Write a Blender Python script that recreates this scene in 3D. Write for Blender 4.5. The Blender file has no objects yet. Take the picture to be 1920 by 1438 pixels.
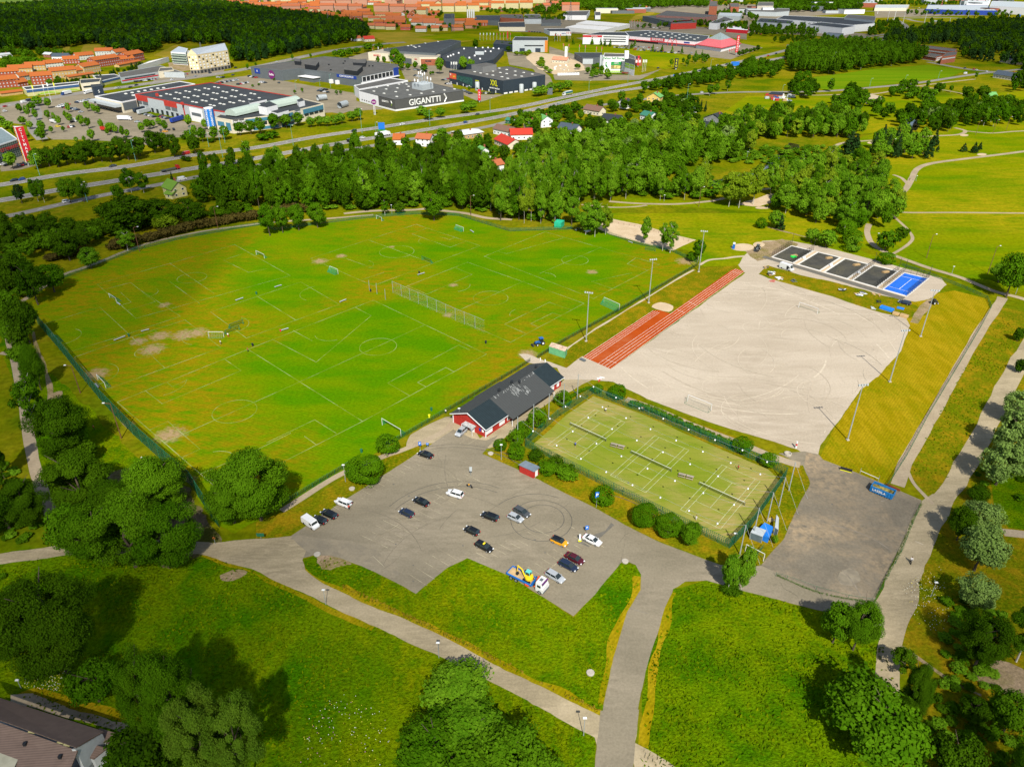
# Aerial view of a sports ground: camera/light, ground, buildings, trees, objects (compact layout)
import bpy,bmesh,math,random
import numpy as np
from mathutils import Vector,Matrix,noise as mnoise
R=math.radians
sc=bpy.context.scene
random.seed(7);rng=np.random.default_rng(7)
FPX=1375.0;PITCH=math.atan(FPX/2341.0);CAMH=120.0
cam=bpy.data.cameras.new('camera');camo=bpy.data.objects.new('camera',cam);sc.collection.objects.link(camo)
cam.sensor_width=36;cam.lens=FPX/1920*36;cam.clip_start=1;cam.clip_end=30000
camo.location=(0,0,CAMH);camo.rotation_euler=(math.pi/2-PITCH,0,0);sc.camera=camo
SUN_EL,SUN_AZ=R(46),R(-83)
sd=Vector((math.cos(SUN_AZ)*math.cos(SUN_EL),math.sin(SUN_AZ)*math.cos(SUN_EL),math.sin(SUN_EL)))
sl=bpy.data.lights.new('sun','SUN');sl.energy=4.6;sl.angle=R(0.6);sl.color=(1,.95,.84)
so=bpy.data.objects.new('sun',sl);sc.collection.objects.link(so);so.location=(0,-200,400)
so.rotation_euler=sd.to_track_quat('Z','Y').to_euler()
w=bpy.data.worlds.new('World');sc.world=w;w.use_nodes=True
nt=w.node_tree;nt.nodes.clear()
sk=nt.nodes.new('ShaderNodeTexSky');sk.sky_type='NISHITA';sk.sun_disc=False
sk.sun_elevation=SUN_EL;sk.sun_rotation=math.atan2(sd.x,sd.y);sk.altitude=50
bgn=nt.nodes.new('ShaderNodeBackground');bgn.inputs[1].default_value=0.09
wo=nt.nodes.new('ShaderNodeOutputWorld');nt.links.new(sk.outputs[0],bgn.inputs[0]);nt.links.new(bgn.outputs[0],wo.inputs[0])
vs=sc.view_settings;vs.view_transform='Standard';vs.look='None';vs.exposure=0.0;vs.gamma=1
sc.render.resolution_x=1024;sc.render.resolution_y=766
sc.cycles.max_bounces=4;sc.cycles.diffuse_bounces=2;sc.cycles.glossy_bounces=2;sc.cycles.transparent_max_bounces=12
cp,sp=math.cos(PITCH),math.sin(PITCH)
def ray(x,y):
 dx=(x-960)/FPX;dy=-(y-719)/FPX
 return Vector((dx,cp+dy*sp,-sp+dy*cp))
def G(x,y,z=0.0):
 r=ray(x,y);t=(CAMH-z)/-r.z
 return Vector((r.x*t,r.y*t,z))
def vh(x,yb,yt):
 B=G(x,yb);r=ray(x,yt);t=B.y/r.y
 return CAMH+r.z*t
def mpp(x,y):
 B=G(x,y);return(B.y*cp+CAMH*sp)/FPX
def cat(pts,n=6,closed=False):
 P=[Vector(p)for p in pts];out=[]
 m=len(P)
 rngi=range(m)if closed else range(m-1)
 for i in rngi:
  p0=P[(i-1)%m]if(closed or i>0)else P[0];p1=P[i];p2=P[(i+1)%m]
  p3=P[(i+2)%m]if(closed or i+2<m)else P[m-1]
  for k in range(n):
   t=k/n
   out.append(.5*((2*p1)+(-p0+p2)*t+(2*p0-5*p1+4*p2-p3)*t*t+(-p0+3*p1-3*p2+p3)*t**3))
 if not closed:out.append(P[-1])
 return out
COL=sc.collection
def props(o,label=None,cate=None,group=None,kind=None):
 if label:o['label']=label
 if cate:o['category']=cate
 if group:o['group']=group
 if kind:o['kind']=kind
 return o
def empty(name,loc,rz=0.0,label=None,cate=None,group=None):
 o=bpy.data.objects.new(name,None);COL.objects.link(o);o.location=loc;o.rotation_euler=(0,0,rz)
 o.empty_display_size=.3
 return props(o,label,cate,group)
class MB:
 def __init__(s):s.v=[];s.f=[];s.m=[];s.mats=[];s.sm=False
 def mi(s,m):
  if m is None:return 0
  if m not in s.mats:s.mats.append(m)
  return s.mats.index(m)
 def add(s,vs_,fs,m=None):
  b=len(s.v);k=s.mi(m);s.v+=[tuple(v)for v in vs_]
  for f in fs:s.f.append([i+b for i in f]);s.m.append(k)
  return s
 def box(s,c,d,rz=0,m=None,tz=1.0):
  cx,cy,cz=c;a,b_,h=d[0]/2,d[1]/2,d[2]/2;ca,sa=math.cos(rz),math.sin(rz);vv=[]
  for zz,t in((-h,1),(h,tz)):
   for x,y in((-a,-b_),(a,-b_),(a,b_),(-a,b_)):
    x*=t;y*=t;vv.append((cx+x*ca-y*sa,cy+x*sa+y*ca,cz+zz))
  return s.add(vv,[(3,2,1,0),(4,5,6,7),(0,1,5,4),(1,2,6,5),(2,3,7,6),(3,0,4,7)],m)
 def prism(s,poly,z0,z1,m=None,mt=None):
  n=len(poly);P=[(p[0],p[1])for p in poly]
  A=sum(P[i][0]*P[(i+1)%n][1]-P[(i+1)%n][0]*P[i][1]for i in range(n))
  if A<0:P=P[::-1]
  s.add([(x,y,z0)for x,y in P]+[(x,y,z1)for x,y in P],[(i,(i+1)%n,n+(i+1)%n,n+i)for i in range(n)],m)
  s.add([(x,y,z1)for x,y in P],[tuple(range(n))],mt or m)
  return s
 def tube(s,a,b,r0,r1=None,n=6,m=None,cap=True):
  a=Vector(a);b=Vector(b);r1=r0 if r1 is None else r1;d=(b-a)
  if d.length<1e-6:return s
  d.normalize();u=d.orthogonal().normalized();w_=d.cross(u)
  vv=[];
  for p,r in((a,r0),(b,r1)):
   for i in range(n):
    t=2*math.pi*i/n;vv.append(p+(u*math.cos(t)+w_*math.sin(t))*r)
  fs=[(i,(i+1)%n,n+(i+1)%n,n+i)for i in range(n)]
  if cap:fs+=[tuple(range(n))[::-1],tuple(range(n,2*n))]
  return s.add(vv,fs,m)
 def lathe(s,c,prof,n=12,m=None):
  vv=[];
  for r,z in prof:
   for i in range(n):
    t=2*math.pi*i/n;vv.append((c[0]+r*math.cos(t),c[1]+r*math.sin(t),c[2]+z))
  fs=[]
  for k in range(len(prof)-1):
   for i in range(n):fs.append((k*n+i,k*n+(i+1)%n,(k+1)*n+(i+1)%n,(k+1)*n+i))
  return s.add(vv,fs,m)
 def loft(s,rings,m=None,cap=True):
  n=len(rings[0]);vv=[p for r in rings for p in r];fs=[]
  for k in range(len(rings)-1):
   for i in range(n):fs.append((k*n+i,k*n+(i+1)%n,(k+1)*n+(i+1)%n,(k+1)*n+i))
  if cap:fs+=[tuple(range(n))[::-1],tuple(range((len(rings)-1)*n,len(rings)*n))]
  return s.add(vv,fs,m)
 def quad(s,a,b,c,d,m=None):return s.add([a,b,c,d],[(0,1,2,3)],m)
 def build(s,name,mat_=None,parent=None,smooth=False,wd=False):
  me=bpy.data.meshes.new(name)
  vv=s.v
  if wd and parent is not None:
   off=parent.location;rm=Matrix.Rotation(-parent.rotation_euler.z,3,'Z');vv=[tuple(rm@(Vector(v)-off))for v in s.v]
  me.from_pydata(vv,[],s.f)
  if mat_ is not None and not s.mats:me.materials.append(mat_)
  for m_ in s.mats:me.materials.append(m_)
  if s.mats:me.polygons.foreach_set('material_index',s.m)
  if smooth:me.polygons.foreach_set('use_smooth',[True]*len(me.polygons))
  o=bpy.data.objects.new(name,me);COL.objects.link(o)
  if parent is not None:o.parent=parent
  return o
 def B(s,name,parent=None,smooth=False,wd=False):return s.build(name,None,parent,smooth,wd)
KIDS={}
def dup(o,loc=None,rz=None,label=None,group=None,scale=None,parent=None,cate=None):
 c=o.copy();COL.objects.link(c)
 if parent is not None:c.parent=parent
 if loc is not None:c.location=loc
 if rz is not None:c.rotation_euler=(0,0,rz)
 if scale is not None:c.scale=scale
 if label:c['label']=label
 if group:c['group']=group
 if cate:c['category']=cate
 for ch in KIDS.setdefault(o.name,list(o.children)):dup(ch,parent=c)
 return c
class Proto:
 def __init__(s,o):s.o=o;s.used=False;KIDS[o.name]=list(o.children);[KIDS.setdefault(c.name,list(c.children))for c in o.children]
 def put(s,loc,rz=0,label=None,group=None,scale=None,cate=None):
  if s.used:return dup(s.o,loc,rz,label,group,scale,cate=cate)
  s.used=True;o=s.o;o.location=loc;o.rotation_euler=(0,0,rz)
  if scale is not None:o.scale=scale
  return props(o,label,cate,group)
ORD=['first','second','third','fourth','fifth','sixth','seventh','eighth','ninth','tenth','eleventh','twelfth','thirteenth','fourteenth','fifteenth','sixteenth','seventeenth','eighteenth','nineteenth','twentieth']+['%d%s'%(n,{1:'st',2:'nd',3:'rd'}.get(n%10,'th'))for n in range(21,80)]
MC={}
def nodes(name):
 m=bpy.data.materials.new(name);m.use_nodes=True;t=m.node_tree;t.nodes.clear()
 out=t.nodes.new('ShaderNodeOutputMaterial')
 def N(ty,**k):
  n=t.nodes.new('ShaderNode'+ty)
  for a,b in k.items():
   if a.startswith('i_'):
    key=a[2:];key=int(key)if key.isdigit()else key
    n.inputs[key].default_value=b
   else:setattr(n,a,b)
  return n
 return m,t,N,(lambda a,b:t.links.new(a,b)),out
def M(name,col,rough=.8,metal=0.,var=.12,scale=.7,emit=0,spec=.3,alpha=None):
 if name in MC:return MC[name]
 m,t,N,L,out=nodes(name)
 b=N('BsdfPrincipled',i_Roughness=rough,i_Metallic=metal);b.inputs['Specular IOR Level'].default_value=spec
 c=(*col,1)
 if var>0:
  tc=N('TexCoord');no=N('TexNoise',i_Scale=scale,i_Detail=3.0);L(tc.outputs['Object'],no.inputs['Vector'])
  mx=N('Mix',data_type='RGBA');mx.inputs[6].default_value=tuple(x*(1-var)for x in col)+(1,);mx.inputs[7].default_value=tuple(min(1,x*(1+var))for x in col)+(1,)
  mr=N('MapRange');mr.inputs[1].default_value=.35;mr.inputs[2].default_value=.65
  L(no.outputs[0],mr.inputs[0]);L(mr.outputs[0],mx.inputs[0]);L(mx.outputs[2],b.inputs['Base Color'])
 else:b.inputs['Base Color'].default_value=c
 if emit:b.inputs['Emission Color'].default_value=c;b.inputs['Emission Strength'].default_value=emit
 L(b.outputs[0],out.inputs[0]);MC[name]=m;return m
def ground(name,cols,big=.02,mid=.12,fine=1.2,th=(.42,.58),bump=.3,stretch=None,rough=.95,blobs=None,finev=.25,mow=None,spots=None,spc=(.24,.17,.085),crack=0):
 """cols: base, second (mid patches), third (big patches). blobs: [(x,y,r,weight)] in metres add to the third colour's mask."""
 m,t,N,L,out=nodes(name)
 b=N('BsdfDiffuse');tc=N('TexCoord');V=tc.outputs['Object']
 if stretch:
  mp=N('Mapping');mp.inputs['Rotation'].default_value=(0,0,stretch[0]);mp.inputs['Scale'].default_value=(stretch[1],stretch[2],1);L(V,mp.inputs[0]);V2=mp.outputs[0]
 else:V2=V
 def noi(s,d=4,v=V,dist=0.0):
  n=N('TexNoise',i_Scale=s,i_Detail=float(d),i_Roughness=.6,i_Distortion=dist);L(v,n.inputs['Vector']);return n.outputs[0]
 def rmp(x,a,c):r=N('MapRange',i_1=a,i_2=c);L(x,r.inputs[0]);return r.outputs[0]
 def mixc(f,a,c):
  x=N('Mix',data_type='RGBA');L(f,x.inputs[0])
  for k,q in((6,a),(7,c)):
   if isinstance(q,tuple):x.inputs[k].default_value=(*q,1)
   else:L(q,x.inputs[k])
  return x.outputs[2]
 def ma(op,a,c):
  n=N('Math',operation=op)
  for k,q in((0,a),(1,c)):
   if isinstance(q,(int,float)):n.inputs[k].default_value=q
   else:L(q,n.inputs[k])
  return n.outputs[0]
 c=mixc(rmp(noi(mid,6,V2),th[0],th[1]),cols[0],cols[1])
 if len(cols)>2:
  msk=noi(big,6,V,.5)
  if blobs:
   for(bx,by,br,bw)in blobs:
    d=N('VectorMath',operation='DISTANCE');L(V,d.inputs[0]);d.inputs[1].default_value=(bx,by,0)
    g=N('MapRange',i_1=0.,i_2=float(br),i_3=float(bw),i_4=0.);g.interpolation_type='SMOOTHSTEP';L(d.outputs['Value'],g.inputs[0]);msk=ma('ADD',msk,g.outputs[0])
  f2=ma('MULTIPLY',rmp(msk,.42,.62),rmp(noi(mid*5,6,V2),.32,.60))
  c=mixc(f2,c,cols[2])
 if spots:
  s=None
  for(bx,by,br)in spots:
   d=N('VectorMath',operation='DISTANCE');L(V,d.inputs[0]);d.inputs[1].default_value=(bx,by,0)
   g=N('MapRange',i_1=0.,i_2=float(br),i_3=1.,i_4=0.);L(d.outputs['Value'],g.inputs[0]);s=g.outputs[0]if s is None else ma('MAXIMUM',s,g.outputs[0])
  c=mixc(rmp(ma('MULTIPLY',s,noi(.7,6)),.22,.42),c,spc)
 if crack:
  vo=N('TexVoronoi',feature='DISTANCE_TO_EDGE',i_Scale=crack);dm=N('VectorMath',operation='ADD');nv=N('TexNoise',i_Scale=crack*3);L(V,nv.inputs[0]);sc_=N('VectorMath',operation='SCALE');sc_.inputs['Scale'].default_value=5.;L(nv.outputs['Color'],sc_.inputs[0]);L(V,dm.inputs[0]);L(sc_.outputs[0],dm.inputs[1]);L(dm.outputs[0],vo.inputs['Vector'])
  c=mixc(ma('MULTIPLY',rmp(vo.outputs[0],.006,.002),rmp(noi(crack*.7),.56,.7)),c,(.08,.07,.05))
 if mow:
  mp=N('Mapping');mp.inputs['Rotation'].default_value=(0,0,mow[0]);L(V,mp.inputs[0])
  wv=N('TexWave',i_Scale=mow[1],i_Distortion=.6,i_Detail=2.0);L(mp.outputs[0],wv.inputs[0])
  hs=N('HueSaturation',i_Saturation=1.);L(c,hs.inputs['Color']);L(ma('ADD',ma('MULTIPLY',wv.outputs['Fac'],mow[2]),1-mow[2]/2),hs.inputs['Value']);c=hs.outputs[0]
 fn=noi(fine,8)
 hs=N('HueSaturation');L(c,hs.inputs['Color']);L(ma('ADD',ma('MULTIPLY',rmp(fn,.3,.7),finev*2),1-finev),hs.inputs['Value'])
 L(hs.outputs[0],b.inputs[0])
 if bump:
  bp=N('Bump',i_Strength=bump,i_Distance=.6);L(fn,bp.inputs['Height']);L(bp.outputs[0],b.inputs['Normal'])
 L(b.outputs[0],out.inputs[0]);MC[name]=m;return m
def netmat(name,col,cell=.35,wire=.16):
 m,t,N,L,out=nodes(name)
 tc=N('TexCoord');b=N('BsdfDiffuse',i_0=(*col,1));tr=N('BsdfTransparent');mx=N('MixShader')
 sx=N('SeparateXYZ');L(tc.outputs['UV'],sx.inputs[0]);fs=[]
 for k in(0,1):
  a=N('Math',operation='MULTIPLY',i_1=1/cell);L(sx.outputs[k],a.inputs[0]);f=N('Math',operation='FRACT');L(a.outputs[0],f.inputs[0])
  g=N('Math',operation='LESS_THAN',i_1=wire);L(f.outputs[0],g.inputs[0]);fs.append(g)
 mm=N('Math',operation='MAXIMUM');L(fs[0].outputs[0],mm.inputs[0]);L(fs[1].outputs[0],mm.inputs[1])
 L(mm.outputs[0],mx.inputs[0]);L(tr.outputs[0],mx.inputs[1]);L(b.outputs[0],mx.inputs[2]);L(mx.outputs[0],out.inputs[0]);MC[name]=m;return m
def leafmat(name,a,b,tr=.25,wn=0):
 m,t,N,L,out=nodes(name)
 oi=N('ObjectInfo');tc=N('TexCoord');no=N('TexNoise',i_Scale=3.0,i_Detail=2.0);L(tc.outputs['Generated'],no.inputs['Vector'])
 ge=N('NewGeometry')
 if wn:no.inputs['Scale'].default_value=wn;no.inputs['Detail'].default_value=5.;L(ge.outputs['Position'],no.inputs['Vector'])
 ad=N('Math',operation='MULTIPLY',i_1=.45);L(oi.outputs['Random'],ad.inputs[0])
 rp=N('Math',operation='MULTIPLY',i_1=.35);L(ge.outputs['Random Per Island'],rp.inputs[0])
 a1=N('Math',operation='ADD');L(ad.outputs[0],a1.inputs[0]);L(rp.outputs[0],a1.inputs[1])
 mr=N('MapRange',i_1=.4,i_2=.6,i_3=0.,i_4=.65 if wn else.25);L(no.outputs[0],mr.inputs[0])
 a2=N('Math',operation='ADD');L(a1.outputs[0],a2.inputs[0]);L(mr.outputs[0],a2.inputs[1])
 mx=N('Mix',data_type='RGBA');mx.inputs[6].default_value=(*a,1);mx.inputs[7].default_value=(*b,1);L(a2.outputs[0],mx.inputs[0])
 d=N('BsdfDiffuse');tl=N('BsdfTranslucent');ms=N('MixShader',i_0=tr)
 L(mx.outputs[2],d.inputs[0]);L(mx.outputs[2],tl.inputs[0]);L(d.outputs[0],ms.inputs[1]);L(tl.outputs[0],ms.inputs[2]);L(ms.outputs[0],out.inputs[0]);MC[name]=m;return m
LV=.006;ZC=[0]
def zt(lv):ZC[0]+=1;return lv*LV+ZC[0]*.00002
def jit(P,amp,step,closed=True):
 out=[];n=len(P);tot=0
 for i in range(n if closed else n-1):
  a=P[i];b=P[(i+1)%n];d=(b-a);ln=d.length
  if ln<1e-5:continue
  st=max(step,(a.y*.004));k=max(1,int(ln/st));nr=Vector((-d.y,d.x,0))/ln
  for j in range(k):
   p=a+d*(j/k)
   if amp and(j>0 or amp>.35):p=p+Vector((mnoise.noise(Vector((p.x*.13,p.y*.13,3)))*amp*1.6+mnoise.noise(Vector((p.x*.9,p.y*.9,9)))*amp*.6,mnoise.noise(Vector((p.x*.13,p.y*.13,33)))*amp*1.6+mnoise.noise(Vector((p.x*.9,p.y*.9,39)))*amp*.6,0))
   out.append(p)
 if not closed:out.append(P[-1])
 return out
def sheet(name,px,lv,mat_,amp=.3,step=1.2,smooth=0,kind='structure'):
 if smooth:px=[(p.x,p.y)for p in cat([(x,y)for x,y in px],smooth,True)]
 P=[G(x,y)for x,y in px];P=jit(P,amp,step)
 me=bpy.data.meshes.new(name);zz=zt(lv);me.from_pydata([(p.x,p.y,zz)for p in P],[],[list(range(len(P)))])
 bm=bmesh.new();bm.from_mesh(me);bm.normal_update()
 for f in bm.faces:
  if f.normal.z<0:f.normal_flip()
 bm.to_mesh(me);bm.free()
 me.materials.append(mat_);o=bpy.data.objects.new(name,me);COL.objects.link(o);return props(o,kind=kind)
def strip(name,px,w_,lv,mat_,amp=.15,smooth=5,kind='structure',w1=None):
 pp=cat([(x,y)for x,y in px],smooth)if smooth else[Vector(p)for p in px]
 P=[G(p.x,p.y)for p in pp];Lf=[];Rt=[]
 for i,p in enumerate(P):
  d=(P[min(i+1,len(P)-1)]-P[max(i-1,0)]);d.z=0;d.normalize();nr=Vector((-d.y,d.x,0))
  ww=w_ if w1 is None else w_+(w1-w_)*i/(len(P)-1)
  Lf.append(p+nr*ww/2);Rt.append(p-nr*ww/2)
 Q=jit(Lf,amp,1.5,False)+jit(Rt[::-1],amp,1.5,False)
 me=bpy.data.meshes.new(name)
 n=len(Lf);vv=[];zz=zt(lv)
 for a,b in zip(Lf,Rt):
  k1=mnoise.noise(Vector((a.x*.12,a.y*.12,1)))*amp*1.6;k2=mnoise.noise(Vector((b.x*.12,b.y*.12,5)))*amp*1.6
  d=(a-b).normalized();a2=a+d*k1;b2=b-d*k2
  vv+=[(a2.x,a2.y,zz),(b2.x,b2.y,zz)]
 me.from_pydata(vv,[],[(2*i,2*i+1,2*i+3,2*i+2)for i in range(n-1)])
 me.materials.append(mat_);o=bpy.data.objects.new(name,me);COL.objects.link(o);return props(o,kind=kind)
def lines(name,polys,lv,mat_,w_=.14,circles=(),arcs=()):
 mb=MB()
 def seg(a,b):
  d=(b-a);d.z=0
  if d.length<.05:return
  d.normalize();n=Vector((-d.y,d.x,0))*w_/2;e=d*w_/2;z=lv*LV+len(mb.f)*.00005
  k=[a-e+n,a-e-n,b+e-n,b+e+n];mb.quad(*[(q.x,q.y,z)for q in k])
 for pl in polys:
  P=[G(x,y)for x,y in pl]
  for a,b in zip(P,P[1:]):seg(a,b)
 for(cx,cy,r,a0,a1)in[(c[0],c[1],c[2],0,360)for c in circles]+list(arcs):
  C0=G(cx,cy);n=max(10,int(abs(a1-a0)/9));Q=[C0+Vector((math.cos(R(a0+(a1-a0)*i/n)),math.sin(R(a0+(a1-a0)*i/n)),0))*r for i in range(n+1)]
  for a,b in zip(Q,Q[1:]):seg(a,b)
 o=mb.build(name,mat_);return props(o,kind='structure')
vs.exposure=0.84
def gpb(lst):return[(G(x,y).x,G(x,y).y,r,wt)for x,y,r,wt in lst]
GR1,GR2,DRY=(.038,.082,.0012),(.085,.115,.0015),(.17,.125,.006)
m_base=ground('rough_grass',[(.055,.092,.001),(.115,.120,.0015),(.18,.14,.006)],big=.012,mid=.03,fine=.5,finev=.3,bump=.4)
m_mead=ground('meadow_grass',[(.032,.102,.0006),(.082,.142,.0008),(.145,.162,.001)],big=.018,mid=.09,fine=1.6,finev=.42,bump=1.0,stretch=(.5,1,.7))
m_mead2=ground('meadow_lush',[(.036,.098,.0006),(.080,.138,.0008),(.13,.155,.001)],big=.02,mid=.12,fine=1.8,finev=.45,bump=1.0)
m_field=ground('pitch_grass',[(.050,.140,.0005),(.092,.152,.0006),(.165,.128,.002)],big=.014,mid=.06,fine=1.1,finev=.20,bump=.25,th=(.40,.62),stretch=(R(25),.6,1.5),mow=(R(-62),.30,.10),spots=[(G(x,y).x,G(x,y).y,r)for x,y,r in((308,572,5),(285,655,9),(300,630,8),(345,628,9),(370,624,8),(178,702,9),(318,815,9),(640,480,5),(840,591,4),(850,535,4),(600,490,7),(1285,490,9),(990,664,7),(340,905,7),(260,640,6),(735,463,3),(1110,510,5),(230,800,6),(640,905,5))],blobs=gpb([(130,560,38,.16),(230,490,45,.10),(300,670,42,.16),(250,760,40,.12),(330,880,25,.12),(420,455,45,.10),(660,480,50,.05),(760,410,60,.05),(950,690,22,.14),(1010,620,25,.12),(1180,545,26,.12),(1270,500,30,.16),(860,740,14,.12),(520,900,18,.1),(860,560,30,.02),(650,700,50,-.2),(560,560,30,-.06),(920,500,50,-.12),(1020,480,40,-.1),(720,640,50,-.1),(700,820,30,-.05)]))
_d=G(1856,575)-G(1680,890);MWA=-(math.atan2(_d.y,_d.x)+math.pi/2)
m_dry=ground('dry_mown_grass',[(.185,.140,.002),(.24,.17,.005),(.12,.13,.001)],big=.03,mid=.18,fine=1.4,finev=.22,bump=.25,mow=(MWA,.42,.16),stretch=(MWA,1.6,.35))
m_verge=ground('verge_grass',[(.11,.115,.002),(.19,.13,.004),(.06,.09,.001)],big=.05,mid=.25,fine=1.6,finev=.35,bump=.5)
m_park=ground('park_grass',[(.070,.130,.0008),(.128,.152,.001),(.22,.18,.004)],big=.012,mid=.035,fine=.6,finev=.24,bump=.2,stretch=(.1,.5,1.6),th=(.38,.6))
m_hay=ground('hay_field',[(.24,.17,.02),(.19,.15,.015),(.14,.14,.01)],big=.01,mid=.04,fine=.5,finev=.12,bump=.1)
m_crop=ground('crop_field',[(.075,.13,.02),(.10,.145,.03)],mid=.01,fine=.3,finev=.1,bump=.1)
m_crop2=ground('pale_crop_field',[(.25,.24,.07),(.2,.21,.05)],mid=.01,fine=.3,finev=.08,bump=.1)
m_gravel=ground('gravel',[(.36,.295,.21),(.32,.26,.18),(.39,.33,.245)],big=.03,mid=.12,fine=2.5,finev=.10,bump=.12,stretch=(R(-35),.35,1.8))
m_pitch=ground('gravel_pitch',[(.37,.315,.245),(.33,.278,.212),(.29,.243,.182)],big=.018,mid=.05,fine=1.6,finev=.10,bump=.08,stretch=(R(53),.35,1.8))
m_groad=ground('gravel_road',[(.26,.215,.135),(.31,.255,.165),(.20,.165,.105)],big=.05,mid=.15,fine=2.0,finev=.12,bump=.15,stretch=(R(-35),.4,1.6))
m_path=ground('path_surface',[(.25,.20,.135),(.29,.235,.16)],mid=.1,fine=1.6,finev=.1,bump=.1)
m_asph=ground('asphalt',[(.150,.130,.092),(.176,.152,.108),(.215,.183,.132)],big=.03,mid=.10,fine=2.0,finev=.13,bump=.1,crack=.06,stretch=(R(30),.5,1.5))
m_asph2=ground('old_asphalt',[(.118,.103,.078),(.148,.127,.095),(.25,.19,.12)],big=.045,mid=.12,fine=1.6,finev=.15,bump=.1,crack=.08,th=(.4,.6))
m_road=ground('road_asphalt',[(.15,.138,.12),(.168,.155,.135)],mid=.06,fine=2.0,finev=.08,bump=.05)
m_mway=ground('motorway_asphalt',[(.165,.155,.14),(.19,.178,.16)],mid=.03,fine=.8,finev=.06,bump=0)
m_sand=ground('sand',[(.42,.33,.22),(.38,.29,.185)],mid=.15,fine=2.0,finev=.07,bump=.1)
m_dirt=ground('dirt',[(.26,.19,.12),(.21,.155,.09),(.12,.11,.02)],big=.1,mid=.25,fine=1.8,finev=.25,bump=.4)
m_soil=ground('dark_soil',[(.13,.10,.06),(.07,.075,.012)],mid=.12,fine=1.5,finev=.3,bump=.5)  # soil in a darker tone than the dirt
m_track=ground('track_surface',[(.27,.042,.006),(.30,.052,.008),(.29,.08,.03)],big=.03,mid=.1,fine=2.5,finev=.06,bump=.03)
m_carpet=ground('court_turf',[(.125,.165,.012),(.16,.18,.02),(.25,.20,.07)],big=.03,mid=.12,fine=2.5,finev=.06,bump=.05,stretch=(R(-25),.35,2.2),blobs=gpb([(1020,840,10,.2),(1440,930,12,.25),(1112,755,7,.2),(1360,1000,9,.18),(1250,870,20,-.06)]))
m_line=M('line_paint',(.62,.62,.55),.9,var=.25,scale=.6,spec=.1)
m_lineg=ground('pitch_chalk',[(.26,.29,.13),(.13,.18,.02)],mid=.12,fine=2,finev=.2,bump=0,th=(.38,.56))
m_linep=ground('parking_paint',[(.31,.275,.185),(.19,.16,.11)],mid=.4,fine=3,finev=.15,bump=0)
m_tyre=M('tyre_mark_rubber',(.075,.068,.055),.9,var=.2)
m_patch=M('asphalt_patch',(.10,.092,.075),.9,var=.1)
m_water=M('river_water',(.02,.018,.008),.15,var=.2,spec=.5)
me=bpy.data.meshes.new('ground');S_=14000
me.from_pydata([(-S_,-600,0),(S_,-600,0),(S_,20000,0),(-S_,20000,0)],[],[(0,1,2,3)]);me.materials.append(m_base)
o=bpy.data.objects.new('ground',me);COL.objects.link(o);props(o,kind='structure')
sheet('meadow',[(-260,1075),(0,1055),(130,1035),(370,1035),(470,1066),(600,1127),(700,1172),(815,1226),(940,1288),(1115,1380),(1118,1500),(1000,1600),(-300,1600)],1,m_mead)
sheet('meadow',[(568,1048),(600,1037),(678,1061),(754,1098),(780,1113),(839,1064),(876,1046),(955,1080),(1020,1120),(1075,1158),(1116,1114),(1163,1056),(1192,1059),(1202,1077),(1201,1106),(1176,1147),(1150,1233),(1128,1340),(998,1280),(846,1201),(663,1122),(575,1072)],1,m_mead)
sheet('meadow',[(1200,1390),(1210,1260),(1244,1147),(1262,1104),(1325,1088),(1387,1106),(1460,1124),(1560,1150),(1640,1170),(1668,1240),(1690,1360),(1700,1600),(1190,1600)],1,m_mead2)
sheet('playing_field',[(60,566),(85,540),(125,525),(180,500),(260,468),(340,448),(440,430),(490,422),(515,432),(600,420),(700,408),(780,402),(860,405),(910,420),(955,434),(1050,431),(1140,437),(1190,457),(1260,472),(1308,494),(1180,570),(1050,640),(1000,672),(845,765),(760,818),(650,880),(530,948),(440,1000),(395,975),(360,912),(300,860),(250,815),(195,758),(160,715),(120,665),(72,608)],1,m_field,amp=.2)
sheet('park_lawn',[(1130,395),(1250,385),(1460,400),(1500,440),(1640,470),(1800,520),(2100,590),(2200,500),(2200,150),(1800,180),(1400,180),(1330,230),(1430,260),(1640,250),(1550,280),(1540,320),(1480,390),(1180,370)],1,m_park,amp=1)
sheet('park_lawn',[(1115,400),(1500,400),(1540,440),(1640,480),(1760,520),(1700,560),(1440,520),(1395,500),(1320,500),(1290,470),(1145,420)],2,m_park,amp=1)
sheet('mown_strip',[(1538,856),(1560,810),(1615,730),(1689,660),(1706,615),(1640,585),(1577,560),(1430,515),(1445,497),(1560,520),(1700,560),(1790,545),(1850,560),(1856,580),(1800,680),(1740,780),(1680,890),(1662,910),(1545,864)],3,m_dry)
sheet('grass_bank',[(1870,575),(1960,590),(1920,650),(1860,760),(1770,930),(1745,935),(1700,885),(1740,800),(1800,690)],2,m_verge,amp=.8)
sheet('grass_bank',[(2200,800),(1900,690),(1860,780),(1780,930),(1720,1060),(1690,1200),(1720,1400),(1760,1600),(2300,1600)],1,m_verge,amp=.8)
sheet('track_verge',[(1055,665),(1180,575),(1310,500),(1385,498),(1360,520),(1250,600),(1100,690),(1060,690)],2,m_verge,amp=.6)
sheet('hedge_verge',[(905,851),(930,838),(1075,745),(1110,720),(1160,735),(1260,775),(1400,826),(1455,850),(1506,870),(1522,905),(1489,965),(1470,1010),(1430,1060),(1405,1062),(1350,1056),(1241,1016),(1171,984),(1117,953),(1005,896),(975,882)],2,m_verge,amp=.3)
sheet('lot_verge',[(541,1004),(480,1018),(480,980),(540,955),(650,895),(720,855),(845,780),(870,790),(800,832),(776,853),(729,885),(640,940)],2,m_verge,amp=.4)
sheet('rough_verge',[(60,700),(100,700),(160,760),(300,900),(400,1000),(370,1035),(130,1030),(50,800),(0,640),(0,560),(50,590)],1,m_mead,amp=.8)
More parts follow.
